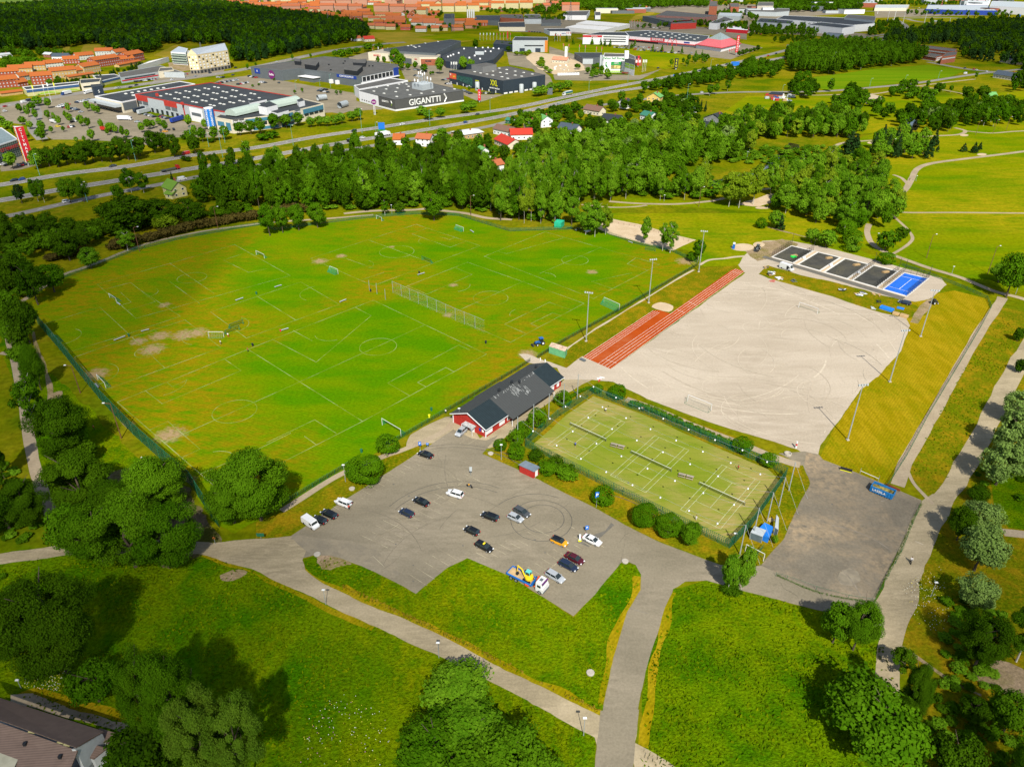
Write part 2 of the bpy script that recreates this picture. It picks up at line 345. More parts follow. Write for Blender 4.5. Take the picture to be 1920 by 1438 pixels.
sheet('bare_soil',[(330,905),(365,930),(395,985),(420,1010),(370,1050),(300,1060),(200,960),(210,880)],2,m_soil,amp=1,smooth=3)
sheet('lawn',[(1860,900),(1885,880),(2000,870),(2000,1000),(1890,990),(1862,950)],3,m_mead2,amp=.5)
sheet('dry_lawn',[(1862,1010),(1990,1015),(1990,1120),(1890,1130),(1866,1080)],3,m_verge,amp=.5)
for i,(px,w_)in enumerate([([(640,1104),(760,1160),(850,1203),(960,1258),(1060,1308),(1126,1338)],3.0),([(1196,1080),(1192,1110),(1166,1160),(1148,1220),(1130,1320)],2.0),([(1262,1110),(1240,1200),(1222,1290),(1206,1400)],1.8),([(560,1040),(562,1062),(600,1090),(640,1108)],1.6),([(380,1040),(480,1076),(600,1134),(700,1178)],1.2)]):
 strip('dry_grass_band',px,w_,3,MC['dry_mown_grass'],.8)
sheet('crop_field',[(20,6),(230,-3),(460,2),(700,6),(700,-40),(400,-60),(0,-60),(-300,-20)],2,m_crop,amp=3)
sheet('pale_field',[(60,0),(120,4),(230,-1),(150,-14),(40,-20)],3,m_crop2,amp=3)
sheet('pale_field',[(270,7),(420,5),(430,8),(290,11)],3,m_crop2,amp=3)
for px in([(157,84),(188,84),(190,102),(150,101)],[(117,88),(130,86),(132,96),(118,98)],[(288,104),(330,84),(345,92),(322,110)],[(690,62),(760,60),(900,75),(860,80),(760,96),(700,70)]):
 sheet('hay_field',px,2,m_hay,amp=2)
sheet('park_lawn',[(780,70),(870,62),(900,66),(900,76),(850,78),(800,74)],3,m_park,amp=1)
sheet('park_lawn',[(900,62),(970,54),(985,72),(900,80)],2,m_park,amp=1)
sheet('park_lawn',[(1030,78),(1250,96),(1300,110),(1250,130),(1130,110),(1030,100)],2,m_park,amp=1)
sheet('hay_field',[(1190,30),(1225,22),(1228,26),(1200,36),(1180,40)],2,m_hay,amp=2)
sheet('park_lawn',[(1400,68),(1450,70),(1500,78),(1420,92),(1380,90)],2,m_park,amp=1)
sheet('mown_field',[(1545,170),(1508,148),(1640,130),(1740,122),(1810,133),(1780,145),(1640,162)],3,ground('mown_crop',[(.07,.14,.002),(.10,.155,.003)],mid=.03,fine=.4,finev=.1,bump=.1,stretch=(.1,.2,3)),amp=1)
sheet('park_lawn',[(1660,50),(1760,48),(1850,55),(1720,66),(1680,62)],2,m_park,amp=2)
sheet('gravel_yard',[(1146,692),(1397,512),(1384,497),(1395,480),(1430,452),(1470,450),(1540,462),(1640,488),(1765,522),(1775,534),(1745,560),(1715,566),(1500,528),(1430,510),(1422,514),(1440,522),(1577,561),(1650,586),(1700,597),(1706,610),(1689,659),(1647,706),(1613,731),(1590,765),(1560,805),(1538,835),(1534,852),(1506,850),(1494,842),(1400,813),(1326,790),(1213,748),(1150,716),(1110,712),(1058,712),(1045,690),(990,680),(972,664),(990,664),(1020,676),(1062,690),(1092,668)],4,m_pitch,amp=.22)
sheet('gravel_yard',[(1110,712),(1085,725),(1040,748),(1000,776),(965,806),(925,838),(900,845),(862,842),(820,830),(800,832),(760,842),(770,815),(800,798),(835,782),(870,775),(900,822),(990,762),(1058,712)],3,m_groad,amp=.3)
sheet('site_lawn',[(1422,514),(1440,498),(1500,515),(1585,535),(1690,563),(1716,572),(1740,590),(1700,597),(1640,583),(1560,556),(1450,521)],5,m_verge,amp=.5)
sheet('construction_dirt',[(1395,470),(1420,456),(1465,449),(1500,458),(1470,480),(1420,490)],5,m_dirt,amp=.8)
for c,rx,ry in(((1392,464),22,7),((1423,459),11,5),((1841,290),9,2.2),((1633,268),7,2),((1808,254),8,2),((1440,381),0,0),((1430,390),14,2.2)):
 if rx:sheet('sand_patch',[(c[0]+rx*math.cos(t*.7),c[1]+ry*math.sin(t*.7))for t in range(9)],6,m_sand,amp=.3,smooth=2)
sheet('sand_court',[(1096,418),(1150,411),(1212,424),(1260,440),(1305,450),(1262,470),(1205,456),(1145,440)],4,m_sand,amp=.3)
sheet('sand_court',[(1380,384),(1440,365),(1466,362),(1456,378),(1420,388)],4,m_sand,amp=.6)
sheet('running_track',[(1145,692),(1396,509),(1380,504),(1372,506),(1257,588),(1237,582),(1225,582),(1093,669)],5,m_track,amp=0)
sheet('landing_pit',[(1222,576),(1238,567),(1262,574),(1254,585)],5,m_sand,amp=.2,smooth=3)
sheet('sports_court',[(1112,743),(1062,778),(1000,833),(1030,852),(1150,915),(1260,970),(1365,1020),(1400,985),(1462,903),(1440,880),(1330,833),(1200,775)],4,m_carpet,amp=.15)
sheet('parking_lot',[(541,1008),(640,942),(729,885),(776,854),(807,834),(850,805),(885,822),(912,826),(935,815),(904,851),(974,882),(1005,897),(1117,953),(1171,984),(1241,1018),(1351,1059),(1403,1064),(1427,1060),(1470,1010),(1489,965),(1519,930),(1520,905),(1506,873),(1460,850),(1508,846),(1535,852),(1543,862),(1660,908),(1728,938),(1716,965),(1639,1126),(1655,1180),(1560,1150),(1460,1124),(1387,1106),(1325,1088),(1285,1090),(1262,1104),(1244,1147),(1210,1260),(1195,1340),(1186,1400),(1184,1600),(1110,1600),(1120,1400),(1132,1319),(1150,1233),(1176,1147),(1201,1106),(1202,1077),(1192,1059),(1173,1050),(1163,1056),(1116,1114),(1075,1155),(1020,1120),(955,1080),(876,1046),(839,1064),(780,1113),(754,1098),(678,1061),(638,1046),(600,1037),(568,1046)],5,m_asph,amp=.12)
sheet('service_yard',[(1519,906),(1508,870),(1512,848),(1535,854),(1543,863),(1660,909),(1727,939),(1716,962),(1638,1126),(1564,1118),(1468,1080),(1427,1060),(1470,1010),(1489,965)],6,m_asph2,amp=.1)
sheet('gravel_road',[(-200,1062),(0,1038),(134,1018),(300,1012),(400,1018),(480,1010),(545,1005),(575,1030),(567,1050),(572,1068),(600,1090),(663,1122),(754,1158),(846,1201),(937,1250),(998,1280),(1060,1310),(1132,1345),(1195,1350),(1190,1392),(1240,1420),(1320,1480),(1280,1500),(1190,1440),(1185,1410),(1120,1400),(1115,1382),(998,1320),(937,1286),(815,1225),(693,1171),(602,1128),(480,1070),(380,1040),(130,1040),(-200,1085)],6,m_groad,amp=.25)
strip('road',[(1180,1140),(1215,1150)],.1,6,m_road,0)
strip('footpath',[(1174,748),(1230,768),(1300,798),(1380,828),(1466,862),(1500,872)],2.6,5,m_path)
strip('footpath',[(528,958),(600,912),(650,884),(720,855),(760,842),(830,810),(850,790)],1.9,5,m_path)
strip('footpath',[(1880,558),(1866,580),(1830,634),(1788,708),(1741,792),(1698,868),(1682,910)],3.4,5,m_path,.25)
strip('park_road',[(1990,560),(1930,648),(1893,715),(1850,800),(1800,890),(1765,945),(1735,1005),(1705,1075),(1690,1140),(1672,1190),(1664,1250),(1668,1300)],5.6,5,m_groad,.5,w1=4)
sheet('gravel_road',[(1727,938),(1745,925),(1775,930),(1775,970),(1740,1040),(1710,1130),(1672,1215),(1655,1180),(1640,1130),(1700,1000)],6,m_groad,amp=.5)
strip('trail',[(1700,880),(1712,905),(1735,930),(1750,945)],1.0,6,m_path)
strip('footpath',[(2000,592),(1920,561),(1864,546),(1802,521),(1746,504),(1684,482),(1650,468),(1633,454),(1626,436),(1630,420)],2.8,5,m_path)
strip('footpath',[(1672,478),(1706,456),(1709,440),(1688,417),(1668,400)],1.5,5,m_path)
strip('footpath',[(1650,392),(1665,385),(1668,376),(1696,357),(1709,336),(1719,318),(1745,307),(1810,298),(1876,290),(1960,279)],3.6,5,m_path)
strip('footpath',[(1666,388),(1680,396),(1706,399),(1800,399),(2000,401)],2.0,6,m_path)
strip('footpath',[(1600,370),(1639,367),(1680,363),(1700,355)],1.6,6,m_path)
strip('footpath',[(1675,328),(1690,334),(1699,342),(1704,348)],2.2,6,m_path)
strip('footpath',[(1584,300),(1560,291),(1556,282),(1570,272),(1590,267),(1646,263),(1740,256),(1795,253),(1810,246),(1790,240)],3.0,5,m_path)
strip('footpath',[(1810,246),(1857,250),(1900,247),(1960,244)],2.6,6,m_path)
strip('footpath',[(1142,378),(1200,382),(1265,383),(1318,379),(1354,373),(1400,360),(1460,352)],2.6,5,m_path)
strip('footpath',[(1090,384),(1146,389),(1190,388),(1213,385)],1.8,6,m_path)
strip('footpath',[(645,401),(694,396),(772,394),(800,392),(837,396),(877,401),(913,409),(960,412)],3.0,5,m_path)
strip('footpath',[(40,566),(54,556),(78,540),(120,515),(172,497),(260,462),(340,442),(400,431),(460,423),(512,417),(616,410),(700,403)],2.2,5,m_path)
strip('footpath',[(0,500),(8,560),(16,620),(30,680),(44,750),(56,830),(75,910),(100,970),(128,1022)],3.0,5,m_path)
strip('footpath',[(0,662),(16,664),(28,668)],1.8,6,m_path)
strip('trail',[(60,620),(68,650),(84,690),(95,740),(90,765)],1.3,6,m_dirt,.4)
strip('trail',[(462,312),(470,330),(480,346)],1.6,6,m_path)
strip('trail',[(1690,1212),(1740,1245),(1790,1280),(1840,1304)],1.0,5,m_dirt,.5)
strip('footpath',[(1880,998),(1900,1000),(2000,1010)],2.6,5,m_path)
strip('trail',[(1440,426),(1500,442),(1560,455)],1.2,5,m_dirt,.5)
strip('trail',[(1312,497),(1330,488),(1372,483),(1400,480)],1.6,5,m_gravel,.5)
strip('trail',[(1045,666),(1100,628),(1200,566),(1300,506)],.8,5,m_gravel,.4)
strip('trail',[(1715,606),(1722,590),(1740,568),(1750,560)],3,6,m_dirt,.8)
for px in([(596,1042),(622,1036),(660,1052),(640,1062),(612,1072),(600,1060)],[(95,740),(115,736),(118,748),(95,758)],[(415,1075),(450,1068),(465,1080),(430,1090)],[(1820,1262),(1880,1240),(1930,1260),(1940,1330),(1880,1300)],[(1480,855),(1500,848),(1510,868),(1496,872)]):
 sheet('bare_patch',px,4,m_dirt,amp=.8,smooth=3)
sheet('road',[(1126,1332),(1198,1330),(1191,1385),(1186,1500),(1112,1500),(1119,1390)],7,m_asph,amp=.15)
sheet('worn_asphalt',[(1575,1075),(1590,1066),(1606,1072),(1610,1088),(1590,1098),(1576,1090)],7,ground('pale_worn_asphalt',[(.20,.172,.125),(.15,.13,.098)],mid=.5,fine=2,finev=.15,bump=.05),amp=.7,smooth=3)
sheet('worn_asphalt',[(545,1008),(600,1010),(680,1018),(720,1040),(748,1076),(735,1080),(700,1052),(650,1040),(590,1036)],7,ground('dusty_asphalt',[(.2,.17,.12),(.165,.143,.105)],mid=.3,fine=2,finev=.1,bump=.05),amp=1,smooth=2)
for px in([(1210,850),(1240,870)],):pass
sheet('river',[(1480,268),(1470,282),(1440,300),(1432,318),(1400,328),(1300,345),(1290,350),(1340,350),(1350,343),(1420,330),(1445,312),(1460,296),(1490,284),(1500,272)],3,m_water,amp=1)
sheet('river',[(1700,215),(1725,228),(1720,246),(1700,242)],3,m_water,amp=1)
strip('motorway',[(-200,375),(0,347),(120,327),(240,312),(357,292),(480,277),(585,258),(694,242),(798,226),(955,204),(1052,184),(1171,160),(1306,134),(1414,110),(1495,90),(1576,77),(1652,66),(1700,60),(1760,52)],9.5,5,m_mway,0)
strip('motorway',[(-200,404),(0,376),(100,358),(175,346),(300,326),(387,312),(475,298),(642,268),(746,252),(877,230),(976,211),(1117,178),(1214,163),(1333,140),(1414,120),(1481,106),(1580,90),(1660,74),(1720,64)],9.5,5,m_mway,0)
strip('road',[(-200,440),(0,408),(125,381),(200,365),(300,346),(425,321),(560,297),(684,276),(772,261),(903,240),(973,224),(1080,205),(1180,190),(1266,180),(1340,175),(1400,173),(1535,172),(1630,165),(1720,156),(1806,143),(1850,137),(1920,130)],7,5,m_mway,0)
strip('road',[(1741,117),(1806,129),(1860,135),(1890,135)],8,6,m_mway,0)
strip('footpath',[(1470,178),(1535,179),(1595,177),(1644,176),(1720,162),(1800,152),(1828,149)],3,5,m_path)
strip('footpath',[(1700,158),(1800,175),(1830,188)],2.5,5,m_path)
sheet('gravel_yard',[(1605,174),(1640,178),(1660,184),(1625,196),(1618,188)],5,m_gravel,amp=1)
strip('street',[(-100,218),(0,200),(87,185),(175,171),(250,161),(325,150),(425,136),(480,126),(540,113),(615,97),(677,88),(727,82),(760,80)],15,4,m_mway,0)
strip('street',[(480,126),(520,130)],1,4,m_mway,0)
strip('street',[(60,190),(70,215),(62,240),(80,262)],8,4,m_mway,0)
for px in([(0,195),(175,168),(222,200),(260,214),(330,226),(420,236),(416,258),(330,258),(290,278),(262,268),(150,262),(96,262),(60,236),(0,228)],[(395,158),(420,148),(470,142),(530,152),(670,176),(668,190),(720,205),(610,212),(560,185)],[(752,130),(800,116),(870,118),(842,136),(850,165),(900,178),(945,178),(900,192),(850,170),(760,150)],[(640,112),(690,98),(720,118),(800,128),(760,132)],[(950,98),(985,104),(1032,145),(1040,168),(1022,165),(1000,130),(955,122)],[(1030,88),(1100,110),(1130,140),(1200,142),(1240,130),(1200,150),(1100,152),(1040,150),(1030,110)],[(1080,72),(1110,80),(1200,92),(1300,104),(1370,112),(1430,90),(1390,82),(1300,84),(1100,70)],[(1180,40),(1300,50),(1400,58),(1400,75),(1330,66),(1180,56)],[(960,40),(1100,36),(1100,64),(960,60)],[(1400,40),(1640,66),(1600,72),(1400,60)],[(280,160),(300,140),(420,130),(420,140)],[(0,262),(40,290),(70,310),(40,318),(0,322)],[(1640,20),(1960,10),(1960,26),(1640,34)],[(1130,15),(1400,8),(1600,25),(1400,40)]):
 sheet('parking_area',px,3,m_asph,amp=.5)
sheet('stone_yard',[(985,108),(1000,98),(1050,104),(1090,118),(1100,132),(1040,140),(1010,130)],4,m_sand,amp=1)
sheet('construction_dirt',[(315,118),(345,116),(372,130),(330,136),(318,132)],5,m_dirt,amp=1)
for px,w_ in(([(1640,72),(1672,66),(1694,58),(1699,50),(1688,42),(1676,36)],9),([(1560,22),(1640,22),(1740,26),(1860,22),(1960,20)],12),([(1690,35),(1780,34),(1860,40),(1960,48)],12),([(1700,36),(1730,42),(1810,47)],9),([(1720,72),(1760,58),(1800,50),(1900,46)],9)):
 strip('ramp_road',px,w_,6,m_mway,0)
def dashes(name,px,off,step=12,ln=3,w_=.25,solid=False,lv=7):
 pp=cat(px,4);P=[G(p.x,p.y)for p in pp];mb=MB();acc=0
 for a,b in zip(P,P[1:]):
  d=b-a;L_=d.length;d.normalize();n=Vector((-d.y,d.x,0));t=0
  while t<L_:
   e=min(L_,t+(step if solid else ln));p=a+d*t+n*off;q=a+d*e+n*off;k=n*w_/2
   mb.quad(*[(v.x,v.y,lv*LV)for v in(p+k,p-k,q-k,q+k)]);t+=step
 return props(mb.build(name,m_line),kind='structure')
MW1=[(-200,375),(0,347),(120,327),(240,312),(357,292),(480,277),(585,258),(694,242),(798,226),(955,204),(1052,184),(1171,160),(1306,134),(1414,110)]
MW2=[(-200,404),(0,376),(100,358),(175,346),(300,326),(387,312),(475,298),(642,268),(746,252),(877,230),(976,211),(1117,178),(1214,163),(1333,140),(1414,120)]
RD3=[(-200,440),(0,408),(125,381),(200,365),(300,346),(425,321),(560,297),(684,276)]
for px in(MW1,MW2):
 dashes('lane_marking',px,0);dashes('lane_marking',px,4.0,solid=True);dashes('lane_marking',px,-4.0,solid=True)
dashes('lane_marking',RD3,0);dashes('lane_marking',[(0,200),(87,185),(175,171),(250,161),(325,150),(425,136),(480,126),(540,113),(615,97)],0)
A1=[[(465,655),(700,563),(912,664),(680,790),(465,655)],[(562,716),(797,609)],[(510,636),(585,639)][:1]+[(593,679),(696,592),(667,577)],[(550,620),(585,639)],[(727,718),(860,647)],[(727,718),(768,742)],[(860,647),(880,656)],[(783,717),(836,689),(851,697)],[(783,717),(798,725)]]
A2=[[(220,754),(465,655),(680,790),(417,924),(220,754)],[(308,830),(562,716)],[(281,806),(315,790),(375,842),(342,857)],[(272,732),(304,757),(452,695),(422,674)],[(375,889),(478,845),(545,812)],[(590,787),(630,812)],[(571,818),(592,833)],[(590,787),(500,830)],[(313,717),(323,725),(352,712)]]
B_=[[(139,670),(195,732),(414,652),(347,600),(247,632),(139,670)],[(247,632),(309,690)]]
C_=[[(84,607),(130,660),(241,626),(187,576),(84,607)],[(241,626),(338,593),(265,545)]]
D_=[[(182,533),(255,597),(544,517),(440,459),(319,494),(182,533)],[(319,494),(401,550)],[(245,530),(291,566),(240,582)],[(245,530),(195,543)],[(226,548),(246,567),(228,572)],[(419,488),(466,511),(500,504)],[(419,488),(452,477)],[(318,528),(374,569)]]
E_=[[(395,585),(462,634),(636,571),(564,529),(395,585)],[(481,555),(554,600)]]
F_=[[(582,485),(700,536),(900,461),(780,421),(582,485)],[(690,450),(811,494)],[(772,439),(844,464),(875,452)],[(772,439),(801,428)],[(640,482),(700,503)],[(600,493),(640,482)],[(680,524),(720,511)],[(825,444),(843,450),(852,446)]]
G1=[[(737,547),(877,492),(1095,569),(957,642),(737,547)],[(840,591),(983,527)],[(764,536),(800,552),(885,515),(855,503)],[(946,608),(1030,567),(1070,581)],[(946,608),(985,625)],[(995,607),(1036,587),(1053,592)],[(995,607),(1008,613)]]
G2=[[(908,481),(1022,435),(1236,496),(1113,560),(908,481)],[(1012,513),(1127,464)],[(950,476),(1058,446)],[(950,476),(935,472)],[(1109,528),(1185,512)],[(1109,528),(1147,541)],[(1176,495),(1214,507)],[(1176,495),(1192,484)]]
for nm,L_,cs,ar in(('a',A1,[(709,650,6.5)],[(622,625,6,200,300)]),('b',A2,[(440,771,6.5)],[(300,720,8,300,380),(400,870,6,30,110)]),('c',B_,[(277,660,4.2)],[(172,703,8,-60,75),(385,628,8,120,255)]),('d',C_,[],[(112,632,7,-70,70)]),('e',D_,[(360,521,6)],[(272,549,5,-60,60)]),('f',E_,[],[(430,610,7,-60,70),(600,550,8,120,240)]),('g',F_,[(744,472,8)],[(675,497,6,-40,60),(808,452,6,150,230)]),('h',G1,[(920,559,7)],[(850,535,7,-70,10),(985,590,6,130,190)]),('i',G2,[(1078,488,6)],[(1020,520,5,0,80)])):
 lines('pitch_marking',L_,3+.12*(ord(nm)-96),m_lineg,.17,cs,ar)
def lerp(a,b,t):return(a[0]+(b[0]-a[0])*t,a[1]+(b[1]-a[1])*t)
tl=[[lerp((1124,682),(1380,504.3),0),lerp((1124,682),(1380,504.3),1)]]
L4=[[lerp((1122,682),(1146,691.5),k/4),lerp((1380,504.5),(1395.5,509.2),k/4)]for k in range(5)]
L3=[[lerp((1094,669),(1106,675),k/3),lerp((1225,582.5),(1237,585.5),k/3)]for k in range(4)]
lines('track_marking',L4+L3+[[(1136,673.5),(1156,681.5)],[(1270,581),(1284,587)],[(1291,566),(1306,573)],[(1372,509),(1388,513.5)]],7,m_line,.09)
def court(c):
 P=[G(*q)for q in c];A,B,Cc,D=P
 def pt(u,v):return(A*(1-u)+B*u)*(1-v)+(D*(1-u)+Cc*u)*v
 u0=1.37/10.97;v1=5.485/23.77
 segs=[[(0,0),(1,0),(1,1),(0,1),(0,0)],[(u0,0),(u0,1)],[(1-u0,0),(1-u0,1)],[(u0,v1),(1-u0,v1)],[(u0,1-v1),(1-u0,1-v1)],[(.5,v1),(.5,1-v1)]]
 mb=MB()
 for s in segs:
  Q=[pt(*q)for q in s]
  for a,b in zip(Q,Q[1:]):
   d=(b-a).normalized();n=Vector((-d.y,d.x,0))*.05;mb.quad(*[(v.x,v.y,6*LV+.0003*len(mb.f))for v in(a+n,a-n,b-n,b+n)])
 props(mb.build('court_marking',M('court_paint',(.32,.35,.2),.9,var=.3)),kind='structure')
 return P,pt
COURTS=[[(1116,767.5),(1172.3,792),(1087,862),(1027.5,833.6)],[(1228,816.6),(1292,844),(1210.5,923.4),(1144.5,891)],[(1353.7,871.5),(1425.5,902),(1351,991.7),(1275.8,955.4)]]
CP=[court(c)for c in COURTS]
def bays(a0,b0,a1,b1,n,mid=False):
 out=[]
 for i in range(n):
  t=i/(n-1);out.append([lerp(a0,a1,t),lerp(b0,b1,t)])
 if mid:out.append([a0,a1])
 return out
lines('parking_marking',bays((803,838),(827,849),(626,950),(641,958.5),15)+bays((883,894),(910,907.6),(700,1014),(727,1027),14,True)+bays((883,894),(861,884),(700,1014),(676,1003),14)+bays((1030,980),(1058,994),(893,1036),(920,1050),11)+bays((825.7,1030.5),(856,1048.7),(766.3,1076),(800,1097.5),5)+bays((1075,1005),(1108,1024),(990,1063),(1024,1084),8)+[[(1047,1053),(1014,1081)],[(675,1052),(700,1043),(720,1062)],[(880,811),(899,821),(868,838)],[(886,816),(862,832)],[(1090,998),(1070,987)],[(1125,1022),(1132,1026)]],7,m_linep,.12)
lines('tyre_mark',[],7,m_tyre,.18,[(1018,972,5.2),(1015,975,7.5)],[(1005,985,12,60,140),(840,945,26,35,110),(840,945,24.6,35,105),(855,1000,20,60,150),(857,1003,18.5,60,150),(1110,1020,22,20,75),(1108,1024,20,20,70)])
sheet('asphalt_patch',[(1080,1016),(1105,1006),(1135,995),(1146,980),(1152,984),(1128,1006),(1104,1026)],7,m_patch,amp=.1)
for(x,y)in((767,930),(738,908),(1178,905),(1003,1012),(1022,1036),(1062,1000),(775,1060),(742,1020),(868,1023),(775,1090),(1480,1000),(1540,1010),(1560,945)):
 sheet('oil_stain',[(x+2.2*math.cos(t),y+1.3*math.sin(t))for t in range(6)],8,m_patch,amp=.3)
def marks(name,poly,n,m,seed,ctr=None,rr_=(4,60),w_=.3,lv=5):
 r=random.Random(seed);W=[G(*p)for p in poly];bx=(min(p.x for p in W),max(p.x for p in W),min(p.y for p in W),max(p.y for p in W));mb=MB()
 for k in range(n):
  cx,cy=(ctr.x+r.gauss(0,6),ctr.y+r.gauss(0,6))if ctr else(r.uniform(bx[0],bx[1]),r.uniform(bx[2],bx[3]));rad=r.uniform(*rr_);a=r.uniform(0,6.28);da=r.uniform(.4,3)/max(1,rad/12);z=lv*LV+.0007*(k+1);ww=w_*r.uniform(.5,1.2);N_=18;last=None
  for i in range(N_+1):
   t=a+da*i/N_;q=[(cx+(rad+s*ww)*math.cos(t),cy+(rad+s*ww)*math.sin(t),z)for s in(-.5,.5)];u=proj2(q[0]);ok=inside(u[0],u[1],poly)
   if ok and last:mb.quad(last[0],last[1],q[1],q[0])
   last=q if ok else None
 props(mb.build(name,m),kind='structure')
def inside(x,y,P):
 c=False;n=len(P)
 for i in range(n):
  x1,y1=P[i];x2,y2=P[(i+1)%n]
  if(y1>y)!=(y2>y)and x<(x2-x1)*(y-y1)/(y2-y1)+x1:c=not c
 return c
def proj2(p):yy=p[1]*cp-(p[2]-CAMH)*sp;return(960+FPX*p[0]/yy,719-FPX*(p[1]*sp+(p[2]-CAMH)*cp)/yy)
GPL=[(1155,694),(1400,516),(1440,525),(1577,565),(1690,602),(1698,615),(1680,659),(1640,706),(1605,735),(1550,805),(1525,838),(1400,808),(1326,784),(1213,742)]
mk1=M('raked_gravel_pale',(.40,.342,.26),.95,var=.1);mk2=M('raked_gravel_dark',(.335,.28,.21),.95,var=.12)
marks('drag_mark',GPL,150,mk1,1,w_=.22);marks('drag_mark',GPL,120,mk2,2,w_=.16);marks('drag_mark',GPL,50,mk1,3,G(1380,640),(30,75),.5)
marks('drag_mark',GPL,14,mk2,4,G(1390,640),(35,78),.3)
YPL=[(1525,910),(1545,868),(1655,914),(1720,940),(1636,1120),(1560,1112),(1470,1075),(1435,1058),(1492,965)]
marks('tyre_mark',YPL,12,M('dusty_track',(.165,.14,.105),.95,var=.2),5,None,(8,60),.35,7)
marks('tyre_mark',[(600,1030),(800,860),(900,840),(1000,900),(1170,990),(1240,1060),(1100,1110),(1060,1140),(880,1040),(780,1090),(700,1060)],40,M('faint_tyre_mark',(.125,.108,.078),.95,var=.2),6,None,(6,50),.16,7)
marks('wheel_track',[(0,1045),(134,1025),(400,1022),(545,1012),(570,1075),(700,1150),(998,1300),(1110,1350),(1110,1375),(937,1275),(693,1160),(480,1062),(380,1035),(0,1060)],60,M('pale_wheel_track',(.33,.28,.20),.95,var=.15),7,None,(60,300),.4,7)
marks('wheel_track',[(1740,930),(1770,940),(1730,1040),(1700,1130),(1675,1200),(1660,1180),(1690,1050)],40,MC['pale_wheel_track'],8,None,(10,90),.3,7)
Z=Vector((0,0,1));proj=proj2
def winwall(name,wall,win=(.03,.04,.05),pu=3.2,pz=2.9,fu=(.3,.66),fz=(.35,.78),band=None):
 if name in MC:return MC[name]
 m,t,N,L,out=nodes(name)
 b=N('BsdfPrincipled',i_Roughness=.8);b.inputs['Specular IOR Level'].default_value=.2
 tc=N('TexCoord');sx=N('SeparateXYZ');L(tc.outputs['Object'],sx.inputs[0])
 def ma(op,a,c=None):
  n=N('Math',operation=op)
  for k,q in((0,a),(1,c)):
   if q is None:continue
   if isinstance(q,(int,float)):n.inputs[k].default_value=q
   else:L(q,n.inputs[k])
  return n.outputs[0]
 u=ma('FRACT',ma('DIVIDE',ma('ADD',sx.outputs[0],sx.outputs[1]),pu));v=ma('FRACT',ma('DIVIDE',sx.outputs[2],pz))
 f=ma('MULTIPLY',ma('MULTIPLY',ma('GREATER_THAN',u,fu[0]),ma('LESS_THAN',u,fu[1])),ma('MULTIPLY',ma('GREATER_THAN',v,fz[0]),ma('LESS_THAN',v,fz[1])))
 mx=N('Mix',data_type='RGBA');no=N('TexNoise',i_Scale=.3);L(tc.outputs['Object'],no.inputs[0])
 w2=N('Mix',data_type='RGBA');w2.inputs[6].default_value=(*[c*.88 for c in wall],1);w2.inputs[7].default_value=(*[min(1,c*1.1)for c in wall],1);L(no.outputs[0],w2.inputs[0])
 L(f,mx.inputs[0]);L(w2.outputs[2],mx.inputs[6]);mx.inputs[7].default_value=(*win,1);L(mx.outputs[2],b.inputs[0]);L(b.outputs[0],out.inputs[0]);MC[name]=m;return m
def tiled(name,col,pitch=.5,depth=.25,dirx=False):
 if name in MC:return MC[name]
 m,t,N,L,out=nodes(name)
 b=N('BsdfPrincipled',i_Roughness=.85);b.inputs['Specular IOR Level'].default_value=.15;tc=N('TexCoord');wv=N('TexWave',i_Scale=.31/pitch,i_Distortion=.3);wv.bands_direction='X' if dirx else 'Y'
 L(tc.outputs['Object'],wv.inputs[0]);no=N('TexNoise',i_Scale=.8,i_Detail=4.0);L(tc.outputs['Object'],no.inputs[0])
 mx=N('Mix',data_type='RGBA');mx.inputs[6].default_value=(*[c*(1-depth)for c in col],1);mx.inputs[7].default_value=(*[c*(1+depth)for c in col],1)
 a=N('Math',operation='MULTIPLY',i_1=.45);L(wv.outputs['Fac'],a.inputs[0]);d=N('Math',operation='ADD',i_1=-.0);L(a.outputs[0],d.inputs[0]);e=N('Math',operation='MULTIPLY',i_1=.7);L(no.outputs[0],e.inputs[0]);L(e.outputs[0],d.inputs[1])
 L(d.outputs[0],mx.inputs[0]);L(mx.outputs[2],b.inputs[0]);L(b.outputs[0],out.inputs[0]);MC[name]=m;return m
DK=M('dark_roof_felt',(.024,.028,.031),.9,var=.18,scale=.12);DG=M('grey_roof_felt',(.068,.065,.058),.9,var=.12,scale=.15)
WH=M('white_panel',(.60,.60,.60),.6,var=.05);CRM=M('cream_panel',(.50,.45,.34),.8,var=.06);GREY=M('grey_panel',(.085,.098,.105),.6,var=.08)
LG=M('light_grey_panel',(.32,.35,.36),.6,var=.06);NAVY=M('navy_panel',(.018,.028,.045),.6,var=.1);BLK=M('black_panel',(.012,.014,.017),.6,var=.1)
RED=M('red_panel',(.33,.028,.018),.6,var=.08);RED2=M('bright_red_sign',(.42,.012,.02),.5,var=.03);BLUE=M('blue_panel',(.01,.035,.22),.5,var=.06);TEAL=M('teal_panel',(.045,.15,.22),.4,var=.1)
GLS=M('dark_glass',(.015,.022,.03),.12,var=.1,spec=.6);YEL=M('yellow_sign',(.55,.55,.01),.5,var=.02);ORG=M('orange_panel',(.45,.15,.02),.6,var=.05)
BRK=M('brick_wall',(.23,.07,.035),.9,var=.15);GRN=M('green_sign',(.02,.22,.05),.5,var=.05);LIME=M('lime_film',(.25,.42,.04),.5,var=.15);PRP=M('purple_sign',(.13,.008,.11),.5,var=.03);WT=M('white_lettering',(.62,.62,.6),.6,var=0)
GALV=M('galvanised_steel',(.30,.33,.34),.45,metal=.3,var=.08);GREEN=M('green_paint',(.012,.10,.045),.6,var=.1);CONC=M('concrete',(.32,.29,.24),.9,var=.1);WOOD=M('raw_timber',(.33,.22,.10),.8,var=.15);WOODP=M('weathered_pole',(.12,.055,.025),.9,var=.15)
